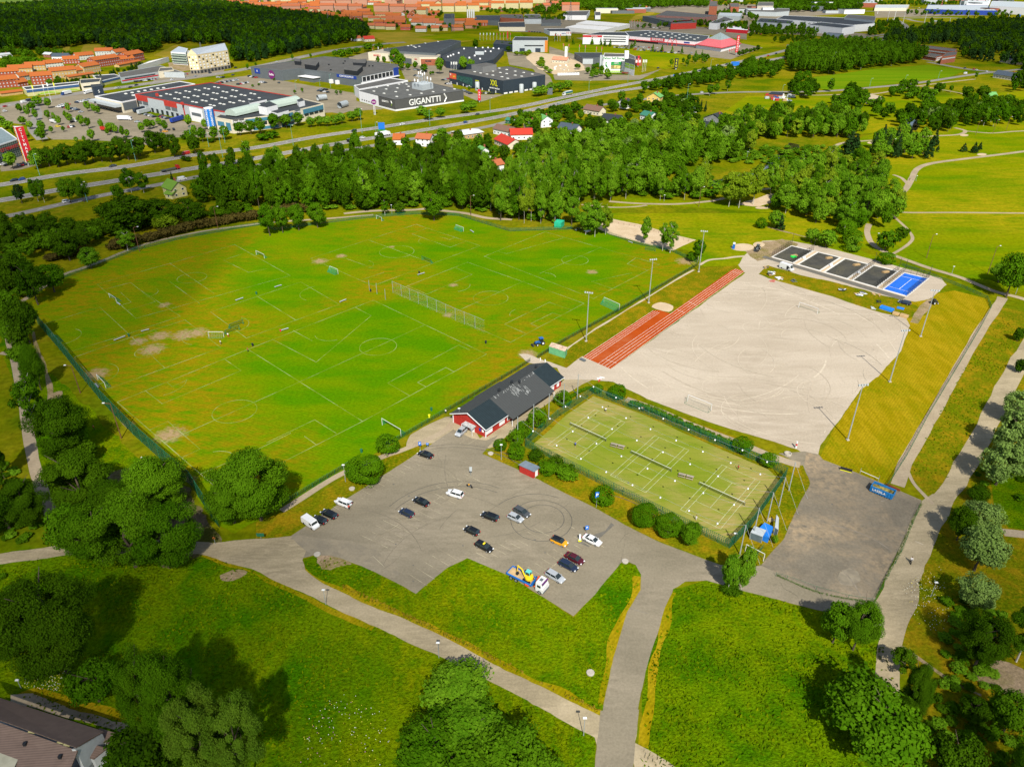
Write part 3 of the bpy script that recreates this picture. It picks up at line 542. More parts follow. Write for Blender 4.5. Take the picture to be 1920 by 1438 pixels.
BLUET=M('blue_tarpaulin',(.01,.14,.50),.5,var=.08);TENT=M('white_tent_cloth',(.6,.58,.54),.8,var=.05);WHT=M('white_paint',(.55,.56,.56),.5,var=.04)
TEX={}
def text_obj(s,mat_,root,mtx,size,name='lettering',depth=.12):
 c=bpy.data.curves.new('t','FONT');c.body=s;c.size=size;c.align_x='CENTER';c.align_y='CENTER';c.extrude=depth/2;c.offset=.012*size;c.resolution_u=3
 o=bpy.data.objects.new('t',c);COL.objects.link(o);dg=bpy.context.evaluated_depsgraph_get();me=bpy.data.meshes.new_from_object(o.evaluated_get(dg));bpy.data.objects.remove(o);bpy.data.curves.remove(c)
 me.name=name;me.materials.clear();me.materials.append(mat_)
 inv=(Matrix.Translation(root.location)@Matrix.Rotation(root.rotation_euler.z,4,'Z')).inverted()if root else Matrix()
 me.transform(inv@mtx);t=bpy.data.objects.new(name,me);COL.objects.link(t)
 if root:t.parent=root
 return t
class Bld:
 def __init__(s,name,label,cate,roof,base=None,h=None,wall=None,roofm=None,par=.7,group=None,z0=0.,rim=None,root=None):
  if h is None:
   i,yb=base;x=roof[i][0]
   xb=x
   for _ in range(4):
    hh=vh(xb,yb,roof[i][1]);B=G(xb,yb);top=proj((B.x,B.y,hh));xb+=x-top[0]
   h=hh
  s.h=h;s.P=[G(x,y,h)for x,y in roof];s.P=[Vector((p.x,p.y,0))for p in s.P]
  n=len(s.P);A=sum(s.P[i].x*s.P[(i+1)%n].y-s.P[(i+1)%n].x*s.P[i].y for i in range(n));s.sg=1 if A>0 else-1
  c=sum(s.P,Vector())/n;d=s.P[1]-s.P[0]
  s.root=root or empty(name,c,math.atan2(d.y,d.x),label,cate,group)
  MB().prism(s.P,z0,h,wall).B('wall',s.root,wd=1)
  s.z0=z0
  mb=MB();ins=s.inset(.35)
  mb.prism(ins,h+.01,h+.05,roofm);mb.B('roof',s.root,wd=1)
  if par:
   mb=MB();out_=s.inset(-.06)
   for i in range(n):
    j=(i+1)%n;a,b,c_,d_=out_[i],out_[j],ins[j],ins[i]
    mb.add([(a.x,a.y,h-.25),(b.x,b.y,h-.25),(b.x,b.y,h+par),(a.x,a.y,h+par),(d_.x,d_.y,h-.02),(c_.x,c_.y,h-.02),(c_.x,c_.y,h+par),(d_.x,d_.y,h+par)],[(0,1,2,3),(3,2,6,7),(7,6,5,4)],rim or wall)
   mb.B('parapet',s.root,wd=1)
 def inset(s,k):
  n=len(s.P);out=[]
  for i in range(n):
   a=(s.P[i]-s.P[i-1]).normalized();b=(s.P[(i+1)%n]-s.P[i]).normalized()
   na=Vector((-a.y,a.x,0))*s.sg;nb=Vector((-b.y,b.x,0))*s.sg;m_=(na+nb)
   if m_.length<.1:m_=na
   m_.normalize();out.append(s.P[i]+m_*k/max(.4,m_.dot(na)))
  return out
 def fr(s,i):
  a,b=s.P[i],s.P[(i+1)%len(s.P)];d=(b-a).normalized();n=Vector((d.y,-d.x,0))*s.sg
  return a,b,d,n
 def panel(s,i,u0,u1,z0,z1,m,name='panel',o=.06,t=.12,label=None):
  a,b,d,n=s.fr(i);p=a.lerp(b,u0)+n*(o);q=a.lerp(b,u1)+n*(o);mb=MB()
  vv=[p,q,q+n*t,p+n*t];mb.prism([(v.x,v.y)for v in vv],z0,z1,m)
  return props(mb.build(name,None,s.root,wd=1),label)
 def text(s,i,u,z,size,st,m=None,name='lettering',off=.22,sq=1.,vert=False):
  a,b,d,n=s.fr(i);p=a.lerp(b,u)+n*off;x=Z.cross(n)
  mt=Matrix(((x.x,0,n.x,p.x),(x.y,0,n.y,p.y),(0,1,0,z),(0,0,0,1)))
  if vert:mt=mt@Matrix.Rotation(math.pi/2,4,'Z')
  return text_obj(st,m or WT,s.root,mt@Matrix.Diagonal((sq,1,1,1)),size,name)
 def onroof(s,pts,name,w_,d,h,m,rz=0):
  for x,y in pts:
   p=G(x,y,s.h);mb=MB();mb.box((p.x,p.y,s.h+.05+h/2),(w_,d,h),rz+s.root.rotation_euler.z,m,.85);mb.build(name,None,s.root,wd=1)
DOME=M('rooflight_dome',(.5,.5,.46),.4,var=.04)
b=Bld('retail_hall','long store with flat black roof, white dome rooflights and red corner panels','store',[(253,178.5),(402,208),(426,212),(560,184),(395,156)],(0,205),wall=LG,roofm=DK,rim=RED)
hh=b.h
for u0,u1 in((.0,.17),(.38,.55),(.88,1.0)):
 b.panel(0,u0+.004,u1-.004,hh*.66,hh*.98,RED,'panel');b.panel(0,u0+.01,(u0+u1)/2-.01,hh*.42,hh*.66,GREY,'window_band');b.panel(0,(u0+u1)/2+.005,u1-.01,hh*.42,hh*.66,GREY,'window_band')
b.panel(0,.62,.635,0,hh*.97,RED,'stripe');b.panel(0,.70,.85,0,hh*.9,WH,'panel');b.panel(0,.72,.83,hh*.4,hh*.6,GREY,'window_band',.2)
for k in range(9):b.panel(0,.06+k*.065,.09+k*.065,.1,hh*.3,GLS,'door_bay',.08)
for j in range(7):
 for i in range(4):
  if(j>5 and i>2):continue
  x=292+j*23+(i*2);y=172+i*8.6-(j-2)*1+(j*2.6);xx=300+j*23.5-i*0;yy=177-j*0
  u=(j+.7)/7.6;v=(i+.6)/4.3;A=lerp((262,178),(398,158),u);Bq=lerp((405,204),(545,184),u)
  q=lerp(A,Bq,v)
  b.onroof([q,(q[0]+7,q[1]+1.4)],'rooflight',2.6,1.5,.6,DOME)
b.onroof([(342,197)],'vent',2,2,2,RED);b.onroof([(295,181)],'vent',2,2,2.4,RED)
b2=Bld('retail_annex','two-storey blue and cream shop front building below the long black-roofed store','store',[(404,222),(434,227),(522,216.5),(607,196),(568,187),(418,213.5)],(1,251),wall=CRM,roofm=DK)
h2=b2.h
b2.panel(1,.28,.97,h2*.72,h2*.97,TEAL,'panel');b2.panel(1,.42,.97,h2*.05,h2*.28,TEAL,'panel');b2.panel(2,.04,.30,h2*.0,h2*.97,TEAL,'panel');b2.panel(2,.52,.98,h2*.55,h2*.97,TEAL,'panel')
for k in range(6):b2.panel(1,.32+k*.11,.40+k*.11,h2*.42,h2*.68,GLS,'window',.1)
for k in range(2):b2.panel(2,.06+k*.13,.17+k*.13,h2*.45,h2*.72,GLS,'window',.2);b2.panel(2,.06+k*.13,.17+k*.13,h2*.06,h2*.3,GLS,'window',.2)
for k in range(4):b2.panel(2,.54+k*.11,.63+k*.11,h2*.42,h2*.62,GLS,'window',.2)
b2.panel(1,.02,.26,h2*.68,h2*1.08,DG,'sign_board',.1);b2.text(1,.14,h2*.88,3.2,'Stadium')
b2.panel(2,.34,.46,h2*.45,h2*1.12,GREY,'sign_board',.1);b2.text(2,.40,h2*.9,2.6,'Suomi')
b2.panel(0,.1,.5,h2*.45,h2*.8,TEAL,'window');b2.panel(0,.62,.9,h2*.2,h2*.8,TEAL,'window')
def barrel(pa,pb,r,z,root,m=None):
 a=G(*pa,z);b_=G(*pb,z);d=(b_-a).normalized();n=Vector((-d.y,d.x,0));rings=[]
 for p in(a,b_):
  rings.append([tuple(p+n*(r*math.cos(math.pi*k/8))+Z*(r*.8*math.sin(math.pi*k/8)))for k in range(9)])
 MB().loft(rings,m or M('barrel_glazing',(.30,.36,.31),.4,var=.06)).B('barrel_rooflight',root,wd=1)
barrel((432,217),(484,205),6,h2+1,b2.root);barrel((505,202),(556,191),6,h2+1,b2.root)
for(pp_,zz)in(([(484,199),(500,202),(520,197),(505,190)],6),([(556,188),(560,192),(571,189),(566,184)],4),([(466,189),(468,194),(500,187),(496,183)],4),([(495,206),(520,213),(541,207),(515,200)],2.5)):
 Q=[G(x,y,h2+zz)for x,y in pp_];MB().prism([(q.x,q.y)for q in Q],h2,h2+zz,WH,DK).B('plant_block',b2.root,wd=1)
B=G(399,246);e=empty('sign_tower',B,0,'blue cylindrical sign tower with white vertical lettering at the store corner','sign tower')
th=vh(399,246,203);r_=3.4
mb=MB();mb.lathe((0,0,0),[(r_*.95,0),(r_*.95,th*.22)],16,CRM);mb.B('base',e,smooth=True)
mb=MB();mb.lathe((0,0,0),[(r_,th*.22),(r_,th)],20,M('blue_cladding',(.008,.13,.42),.4,var=.05));mb.B('drum',e,smooth=True)
mb=MB();mb.lathe((0,0,0),[(r_+.15,th-.3),(r_+.15,th+.3),(r_-.5,th+.3),(r_-.5,th-.1),(0,th-.1)],20,WH);mb.B('rim',e)
for ang,s_ in((-105,'TAVARATALO'),(-50,'TAVARATALO')):
 a=R(ang);n=Vector((math.cos(a),math.sin(a),0));p=B+n*(r_+.05)+Z*th*.55;x=Z.cross(n)
 text_obj(s_,WT,e,Matrix(((x.x,0,n.x,p.x),(x.y,0,n.y,p.y),(0,1,0,p.z),(0,0,0,1)))@Matrix.Rotation(math.pi/2,4,'Z'),2.3)
b=Bld('warehouse','low dark-roofed store wing with a glazed canopy left of the red-panelled store','store',[(178,182),(228,193),(256,187.5),(253,178.5),(366,159),(338,154)],(1,213),wall=CRM,roofm=DK,rim=WH)
b.panel(0,.02,.95,.3,b.h*.55,GLS,'glazing');b.panel(0,.0,.97,b.h*.6,b.h*.85,LG,'canopy',.1,6);b.panel(1,.05,.95,b.h*.25,b.h*.95,GREY,'panel')
b.text(0,.25,b.h*.72,2.6,'Jysk',NAVY,off=6.3)
for x,y in((236,177),(248,175),(260,173),(272,171),(284,169),(296,167),(307,166),(250,180)):b.onroof([(x,y)],'rooflight',2.6,2,.8,DOME)
b=Bld('sign_block','dark blue box-shaped sign block at the end of the low store wing','sign',[(170,159.5),(174,164),(192,162),(188,158)],(1,184),wall=NAVY,roofm=DK,par=.2)
b.text(1,.5,b.h*.55,3.5,'S')
b=Bld('retail_hall','large dark grey shop with round purple sign and blue lettering panel','store',[(470,127),(527,134),(561,130),(677,145),(746,131),(746,123),(660,112),(609,107.5)],(1,152.5),wall=GREY,roofm=DG,rim=GREY)
h_=b.h
b.panel(3,.02,.86,h_*.5,h_*1.0,WH,'frame',.1)
for k in range(8):b.panel(3,.03+k*.104,.03+k*.104+.085,h_*.54,h_*.96,BLK,'window',.25)
b.panel(3,-.02,.98,h_*.38,h_*.45,WH,'canopy',.1,3);b.panel(3,.87,1.0,h_*.45,h_*1.25,BLUE,'sign_board',.2,.6)
b.panel(2,.62,.93,h_*.7,h_*1.0,BLUE,'sign_board',.1);b.text(2,.775,h_*.85,2.6,'KUNTOKAUPPA.FI')
b.panel(0,.12,.3,h_*.45,h_*.98,BLUE,'sign_board',.1);b.text(0,.21,h_*.7,3,'K',name='lettering')
a,bb,d,n=b.fr(0);c0=a.lerp(bb,.68)+n*.3+Z*h_*.52;ring=[tuple(c0+d*(4.6*math.cos(t)*(1+.08*math.cos(2*t)))+Z*(4.4*math.sin(t)))for t in[k*math.pi/12 for k in range(24)]]
mb=MB();mb.loft([ring,[tuple(Vector(p)+n*.25)for p in ring]],PRP);mb.B('sign_board',b.root,wd=1);b.text(0,.68,h_*.55,3.3,'Sotka',off=.7)
for pts,z_,m_ in(([(571,113.5),(571,121),(592,124),(598,116)],5,BLK),([(644,121.5),(645,131),(669,134),(680,124)],5,BLK),([(551,110),(552,115),(563,116),(564,111)],4,BLK),([(661,113),(662,118),(685,119),(687,111)],4,BLK)):
 Q=[G(x,y,b.h+z_)for x,y in pts];MB().prism([(q.x,q.y)for q in Q],b.h,b.h+z_,m_,DG).B('plant_block',b.root,wd=1)
rr=random.Random(3)
for k in range(26):
 x=rr.uniform(500,730);y=rr.uniform(112,140)
 if 527<x<561 and y>126:continue
 if y<107+abs(x-609)*.16+3 or y>127+(x-500)*.06:continue
 b.onroof([(x,y)],'roof_vent',1.6,1.4,1.2,BLK)
b.panel(2,.10,.34,0,h_*.42,GREY,'loading_dock',.1,9);b.panel(2,.09,.35,h_*.42,h_*.47,WH,'canopy',.1,10)
for u in(.52,.62):b.panel(2,u,u+.035,.2,h_*.4,WH,'loading_door',.1,3)
b=Bld('retail_hall','charcoal electronics store with GIGANTTI in big white letters','store',[(673,171),(709,180.5),(740,188),(869,170.5),(812,157.5),(772,153.5)],(2,209),wall=M('charcoal_panel',(.062,.062,.06),.7,var=.05),roofm=M('worn_grey_roof',(.07,.07,.064),.9,var=.15,scale=.2),rim=M('charcoal_trim',(.05,.05,.05),.7,var=0),par=.3)
h_=b.h;b.panel(2,0,1,0,h_*.14,WH,'plinth');b.panel(1,0,1,0,h_*.14,WH,'plinth');b.panel(0,0,1.0,0,h_*1.0,WH,'panel')
a,bb,d,n=b.fr(2);b.text(2,.42,h_*.56,7.2,'GIGANTTI',sq=1.05)
c0=a.lerp(bb,.715)+n*.2+Z*h_*.58
mb=MB()
for(p,q)in(((-.9,3.6),(1.6,0)),((1.6,0),(-.9,-3.6))):
 mb.tube(c0+d*p[0]+Z*p[1],c0+d*q[0]+Z*q[1],.62,n=4,m=WT)
mb.B('logo',b.root,wd=1)
b.text(1,.42,h_*.66,2.3,'GIGANTTI');a,bb,d,n=b.fr(1);c0=a.lerp(bb,.78)+n*.2+Z*h_*.62;mb=MB();mb.tube(c0+Z*2,c0+d*1.3,.35,n=4,m=WT);mb.tube(c0+d*1.3,c0-Z*2,.35,n=4,m=LIME);mb.B('logo',b.root,wd=1)
for k in range(6):b.panel(0,.12+k*.12,.17+k*.12,h_*.2,h_*.3,GLS,'window',.2)
for x,y in((706,165),(701,172),(720,176),(724,168),(727,162),(745,166),(742,173),(748,159),(762,159),(764,170),(766,163),(744,182),(769,179),(790,176),(812,173),(833,170),(754,156.5),(784,167),(852,168)):b.onroof([(x,y)],'rooflight',2.4,1.6,.5,DOME)
Q=[G(x,y,h_+5)for x,y in((772,156),(792,160),(812,156),(796,152))];MB().prism([(q.x,q.y)for q in Q],h_,h_+5,LG,LG).B('plant_block',b.root,wd=1)
for x,y,z_ in((778,153,4),(786,150,9),(790,152,10),(793,151,8),(797,151,9),(802,151,5),(784,154,4),(808,153,5)):
 p=G(x,y+5,h_+5);mb=MB();mb.tube((p.x,p.y,h_+5),(p.x,p.y,h_+5+z_),.35,m=GALV);mb.box((p.x,p.y-.5,h_+4.4+z_),(1.1,.3,2.2),0,WH);mb.B('antenna',b.root,wd=1)
b=Bld('retail_wing','low grey wing behind the charcoal electronics store','store',[(664,162),(673,169),(765,152.5),(732,147.5)],h=8.5,wall=WH,roofm=DG)
b=Bld('retail_hall','navy sports store with yellow XXL letters and raised roof block','store',[(842,133.5),(943,152.5),(1022.5,141.5),(955,125.5)],(1,177.5),wall=M('navy_cladding',(.02,.03,.042),.6,var=.12),roofm=DG,par=.3)
h_=b.h;b.text(0,.845,h_*.70,7.4,'XXL',YEL,sq=.8);b.text(0,.855,h_*.34,2.3,'sports & outdoor',WT)
b.panel(0,.01,.14,h_*.42,h_*.86,M('orange_banner',(.5,.08,.03),.6,var=.1),'banner',.1);b.text(0,.03,h_*.74,2.4,'BE',WT);b.text(0,.1,h_*.62,2,'SALE',YEL)
for k in range(5):b.panel(0,.15+k*.062,.205+k*.062,h_*(.40-.06*k),h_*.78,M('green_glazing',(.02,.075,.07),.15,var=.3),'glazing',.1)
b.panel(0,.51,.575,h_*.42,h_*.68,YEL,'sign_board',.15);b.text(0,.5425,h_*.55,2.4,'XXL',BLK,off=.4,sq=.8)
for k in range(8):b.panel(1,.02+k*.12,.10+k*.12,.1,h_*.12,WH,'plinth',.05);b.panel(0,.03+k*.12,.045+k*.12,0,h_*.18,WH,'column',.3)
for u,i in((.36,1),(.67,1),(.60,0)):
 a,bb,d,n=b.fr(i);p=a.lerp(bb,u)+n*4;mb=MB();mb.lathe(p,[(2.2,0),(2.2,h_*.6),(1.6,h_*.66)],12,LG);mb.B('tank',b.root,wd=1,smooth=True)
Q=[G(x,y,h_+6)for x,y in((884,122),(905,126),(931,121.5),(912,118))];MB().prism([(q.x,q.y)for q in Q],h_,h_+6,M('mid_grey_panel',(.15,.15,.145),.7,var=.05),DG).B('plant_block',b.root,wd=1)
for x,y in((901,138),(913,140),(924,134.5),(924,142),(938,137),(950,131.5),(966,134.5),(950,139),(941,145),(966,142),(982,137),(952,148),(998,140),(978,144),(936,129),(890,135.5)):b.onroof([(x,y)],'rooflight',2.6,1.8,.5,DOME)
def simple(name,label,roof,base=None,h=None,wall=GREY,roofm=DK,cate='store',par=.5,group=None,rim=None):
 return Bld(name,label,cate,roof,base,h,wall,roofm,par,group,rim=rim)
b=simple('warehouse','long dark-roofed hall with tall plain grey end wall behind the beige shop row',[(719,93),(745,97.5),(817,101.5),(864,78),(845,75.5)],h=11,wall=GREY)
for x,y in((765,87),(771,86),(776,88),(779,90),(797,82),(821,79),(786,88)):b.onroof([(x,y)],'rooflight',3,2,.6,DOME)
b=simple('shop_row','beige low shop row with red lettering and a brick end',[(690,99.5),(727,101.5),(787,109),(820,109),(826,104),(762,95),(719,93)],(0,113.5),wall=CRM,roofm=M('pale_roof',(.27,.24,.19),.9,var=.06))
b.text(0,.45,b.h*.7,3.2,'MASKU',RED2);b.panel(1,.05,.75,.3,b.h*.75,GREY,'glazing');b.text(1,.88,b.h*.75,2,'ASKO',RED2);b.panel(2,.05,.95,.2,b.h*.85,BRK,'brick_panel');b.panel(2,.3,.65,b.h*.5,b.h*.65,GLS,'window',.2)
b=simple('retail_hall','cluster of low black-roofed shops with white roof vents',[(826,106),(836,116),(884,123),(925,113),(945,92),(866,89)],(1,128),wall=NAVY,roofm=DK)
for x,y in((870,93),(892,91),(905,91),(915,91),(925,92),(935,93),(845,106),(850,104),(860,101),(880,110),(890,106),(900,112),(840,108),(920,98),(910,98)):b.onroof([(x,y)],'roof_vent',2,2,1.5,WH)
Q=[G(x,y,b.h+4)for x,y in((890,92),(891,97),(907,97),(909,92))];MB().prism([(q.x,q.y)for q in Q],b.h,b.h+4,LG,DK).B('plant_block',b.root,wd=1)
b=simple('warehouse','white industrial hall with orange end corner beside the stone yard',[(961,77),(1027,77),(1027,71),(966,70)],(1,98.5),wall=LG)
b.panel(0,.92,1.0,0,b.h+.3,ORG,'panel',.1);b.panel(0,.34,.88,b.h*.52,b.h*.62,GLS,'window_band',.1)
for u in(.2,.65):b.panel(0,u,u+.15,.1,b.h*.35,NAVY,'loading_door',.1)
simple('warehouse','low navy hall joined to the white industrial hall',[(925,83),(961,86),(961,79),(930,76)],h=8,wall=NAVY)
b=simple('storage_building','white self storage building with green sign and billboard',[(1132,107.5),(1172,107.5),(1191,113),(1191,107),(1180,102),(1133,100.5)],(0,137),wall=WH,roofm=DG,par=.3)
h_=b.h;b.text(0,.5,h_*.92,3.3,'Pelican Self Storage',GRN,sq=1.0);b.panel(0,.36,.86,h_*.25,h_*.70,GRN,'billboard',.1);b.panel(0,.37,.85,h_*.27,h_*.48,M('billboard_photo',(.4,.33,.12),.6,var=.5,scale=.5),'billboard_picture',.25);b.text(0,.61,h_*.63,1.3,'NOUDA\nVARASTO',WT,off=.35)
a,bb,d,n=b.fr(0);c0=a.lerp(bb,.16)+n*.2+Z*h_*.5;mb=MB();mb.tube(c0+Z*3-d,c0-d*.9,.5,.7,5,GRN);mb.tube(c0-d*.9,c0+d*1.2-Z*2.6,.9,.5,5,GRN);mb.tube(c0+Z*3-d,c0+Z*2.8+d*.6,.55,.2,5,GRN);mb.B('logo',b.root,wd=1)
for k in range(7):b.panel(0,.3+k*.095,.375+k*.095,.3,h_*.14,LIME,'window',.1)
for k in range(2):
 for z_ in(.38,.55):b.panel(1,.05+k*.48,.48+k*.48,h_*z_,h_*(z_+.12),LIME,'window',.1)
b.panel(1,0,1,h_*.70,h_*1.01,GREY,'panel',.05);b.panel(1,0,1,0,h_*.36,WH,'panel',.05)
for x,w_ in((1126,3),(1129.5,3)):
 p=G(x,137);mb=MB();mb.box((p.x,p.y+3,h_*.55),(2.6,2.6,h_*1.1),0,LG);mb.B('duct',b.root,wd=1)
p=G(1176,112,h_);mb=MB();mb.box((p.x,p.y+8,h_+4),(4.5,4,8),0,WH);mb.B('sign_tower',b.root,wd=1)
b=simple('warehouse','low dark hall joined left of the white self storage building',[(1077,100),(1093,110),(1112,110),(1129,108),(1129,100)],(1,121),wall=GREY);b.panel(1,0,1,.2,b.h*.9,LG,'panel')
b=simple('restaurant','small red and brick roadside restaurant right of the self storage',[(1191,112),(1204,112),(1200,106),(1190,106)],(1,124),wall=BRK);b.panel(0,.1,.8,b.h*.5,b.h*.9,WH,'panel')
b=simple('retail_hall','wide hardware store with BAUHAUS sign and red canopy line',[(1180,69),(1307,80),(1325,77),(1330,68),(1218,58),(1172,60)],(1,90),wall=WH,roofm=M('bauhaus_roof',(.035,.042,.045),.9,var=.1),rim=WH)
h_=b.h;b.panel(0,0,1,h_*.42,h_*.52,RED2,'canopy',.1,4);b.panel(0,.0,.45,.2,h_*.4,GLS,'glazing');b.panel(0,.33,.54,h_*.6,h_*1.12,RED2,'sign_board',.2);b.text(0,.435,h_*.86,4.6,'BAUHAUS',off=.6)
for u in(.64,.71):
 a,bb,d,n=b.fr(0);c0=a.lerp(bb,u)+n*4.4;mb=MB();
 for(p,q)in(((-3.5,0),(-3.5,6)),((-3.5,6),(0,9.5)),((0,9.5),(3.5,6)),((3.5,6),(3.5,0))):mb.tube(c0+d*p[0]+Z*p[1],c0+d*q[0]+Z*q[1],.45,n=4,m=RED2)
 mb.B('logo_frame',b.root,wd=1)
b.panel(0,.82,.9,h_*.65,h_*.9,BLUE,'sign_board',.15)
for k in range(22):
 u=(k%8+.5)/8;v=(k//8+.6)/3;q=lerp(lerp((1190,68),(1305,77),u),lerp((1215,60),(1325,69),u),v);b.onroof([q],'rooflight',3,2.4,.9,DOME)
b=simple('office_block','white office wing with window bands and red corner at the hardware store left end',[(1093,66.5),(1129,67),(1179,68),(1172,61),(1125,61)],(2,85),wall=WH);h_=b.h
for z_ in(.3,.55,.8):b.panel(1,.05,.9,h_*z_,h_*(z_+.1),GLS,'window_band')
b.panel(0,0,1,h_*.78,h_*1.0,RED2,'panel');b.text(0,.6,h_*.9,2.2,'Intersport',WT,off=.4)
e=empty('garden_hall',G(1345,92),0,'glass and pink pyramid roofed garden hall at the hardware store','garden hall');B=G(1345,92)
P4=[G(x,y,5)for x,y in((1304,84),(1353,91),(1390,82),(1345,74))];top=sum(P4,Vector())/4;top.z=20;mid=[p.lerp(top,.5)for p in P4]
mb=MB();mb.prism([(p.x,p.y)for p in[p.lerp(top,.04)for p in P4]],0,5,WH);mb.B('wall',e,wd=1)
mb=MB();PK=M('pink_cloth_roof',(.42,.09,.10),.7,var=.06)
for i in range(4):mb.quad(P4[i],P4[(i+1)%4],mid[(i+1)%4],mid[i],PK)
mb.B('roof',e,wd=1);mb=MB()
for i in range(4):mb.add([mid[i],mid[(i+1)%4],top],[(0,1,2)],M('pyramid_glass',(.2,.24,.22),.2,var=.2))
mb.B('glass_top',e,wd=1);mb=MB()
for i in range(4):mb.tube(P4[i],P4[(i+1)%4],.5,n=4,m=RED2)
mb.B('eave',e,wd=1)
def pylon(x,yb,yt,w_,m,label,s_,vert=True,size=2.6,tcol=None,face=-90,name='sign_pylon',d=1.2,cate='sign'):
 B=G(x,yb);h=vh(x,yb,yt);e=empty(name,B,0,label,cate);a=R(face);n=Vector((math.cos(a),math.sin(a),0));xx=Z.cross(n)
 mb=MB();mb.tube((0,0,0),(0,0,h*.14),w_*.2,n=8,m=GALV);mb.B('post',e)
 mb=MB();mb.box((0,0,h*.57),(w_,d,h*.86),math.atan2(xx.y,xx.x),m);mb.B('sign_board',e)
 if s_:
  p=B+n*(d/2+.08)+Z*h*.57;mt=Matrix(((xx.x,0,n.x,p.x),(xx.y,0,n.y,p.y),(0,1,0,p.z),(0,0,0,1)))
  text_obj('\n'.join(s_)if vert=='stack' else s_,tcol or WT,e,mt@(Matrix.Rotation(math.pi/2,4,'Z')if vert is True else Matrix()),size)
 return e,h
pylon(1380,104,67,3.6,RED2,'tall red pylon with BAUHAUS lettering by the motorway','BAUHAUS','stack',2.7)
pylon(1267,131,110,4,BLK,'black roadside pylon with yellow logo boards in the grass','EKO','stack',3,YEL)
pylon(1196,126,105,2,RED2,'small red pylon beside the self storage car park','RED','stack',1.6)
pylon(1061,110,88,3.4,WHT,'white bottle-shaped stone yard pylon with orange lettering','KIVI','stack',2.6,ORG)
pylon(899,192,168,2.6,RED2,'red and black pylon beside the yellow-lettered sports store','XXL','stack',2.0)
pylon(952,75,59,1.8,RED2,'thin red pylon standing among flag poles','',True)
B=G(703,216);h=vh(703,216,188);e=empty('sign_pylon',B,0,'round purple sign on white twin poles before the charcoal store','sign')
mb=MB();mb.tube((-.5,0,0),(-.5,0,h*.8),.22,m=WHT);mb.tube((.5,0,0),(.5,0,h*.8),.22,m=WHT);mb.B('poles',e)
mb=MB();mb.tube((0,-.35,h*.87),(0,.35,h*.87),2.1,n=20,m=PRP);mb.B('sign_board',e);text_obj('Sotka',WT,e,Matrix.Translation(B+Vector((0,-.42,h*.87)))@Matrix.Rotation(math.pi/2,4,'X'),1.3)
B=G(55,311);h=vh(55,311,238);e=empty('sign_tower',B,0,'tall red three-sided tower with CITYMARKET running down it','sign tower')
mb=MB();tri=[(-3.4,1.6),(0,-1.9),(3.4,1.6)];mb.prism(tri,h*.12,h,RED2,WH);mb.B('tower',e);mb=MB();mb.tube((0,-.6,0),(0,-.6,h*.12),.5,m=GALV);mb.tube((0,-2.0,h*.1),(0,-2.0,h),.22,m=WHT);mb.B('post',e)
for sx in(-1,1):
 n=Vector((sx*3.5,-3.4,0)).normalized();p=B+Vector((sx*1.7,-.15,h*.5))+n*.1;xx=Z.cross(n);text_obj('\n'.join('CITYMARKET'),YEL if sx<0 else WT,e,Matrix(((xx.x,0,n.x,p.x),(xx.y,0,n.y,p.y),(0,1,0,p.z),(0,0,0,1))),2.3)
b=simple('supermarket','grid-fronted supermarket with red lettering at the left edge',[(-60,305),(-10,276),(33,262),(3,241),(-70,250)],(2,292),wall=winwall('grid_facade',(.16,.19,.15),(.012,.02,.018),1.3,1.3,(.25,.85),(.25,.85)),roofm=M('blue_grey_roof',(.13,.17,.18),.8,var=.12),cate='supermarket',rim=WH)
b.text(1,.55,b.h*.68,3.0,'CITYMARKET',RED2,off=.5)
b=simple('shop_row','low shop with blue band and green and yellow wavy front',[(49,169.5),(147.5,158.5),(149,154),(42,164)],(0,181.5),wall=M('pale_yellow_wall',(.42,.40,.18),.8,var=.05),roofm=DK,rim=WH)
b.panel(0,.0,1,b.h*.58,b.h*.98,M('blue_band',(.03,.075,.17),.5,var=.12),'panel')
a,bb,d,n=b.fr(0)
for u0,u1 in((.15,.60),(.62,.99)):
 L_=(bb-a).length;pts=[a+d*L_*(u0+(u1-u0)*k/12)+n*.15+Z*(b.h*(.12+.3*math.sin(math.pi*k/12)))for k in range(13)];low=[a+d*L_*(u0+(u1-u0)*k/12)+n*.15+Z*b.h*(.04+.13*math.sin(math.pi*k/12))for k in range(13)]
 mb=MB()
 for k in range(12):mb.quad(low[k],low[k+1],pts[k+1],pts[k],LIME)
 mb.B('wave_graphic',b.root,wd=1)
b=simple('shop','beige shop with flat roof between the wavy-front shop and the yellow one',[(151,158),(187,154.5),(190,148),(150,150)],(0,171),wall=CRM);b.panel(0,.1,.5,b.h*.4,b.h*.65,GLS,'window_band')
b=simple('shop','yellow shop with dark blue band on the street',[(187,153.5),(227,144),(214,140),(174,143)],(0,162),wall=MC['pale_yellow_wall'],rim=WH);b.panel(0,0,1,b.h*.55,b.h*.95,MC['blue_band'],'panel')
b=simple('shop_row','long low shop with red band facing its car park',[(226,147),(297,136),(345,137),(300,124),(222,138)],(0,157),wall=LG,roofm=DG);b.panel(0,.02,.98,b.h*.35,b.h*.55,RED2,'sign_band');b.panel(0,.1,.9,b.h*.65,b.h*.85,GLS,'window_band')
b=simple('shop','small white flat block at the end of the red-banded shop',[(297,135.5),(326,132),(322,127),(300,128)],(0,147),wall=CRM,roofm=DG);b.panel(0,.3,.55,b.h*.55,b.h*.75,GLS,'window')
simple('tent_hall','long pale low shed behind the street shops',[(258,125),(300,113),(316,108),(280,116)],h=5,wall=WH,roofm=TENT,cate='shed')
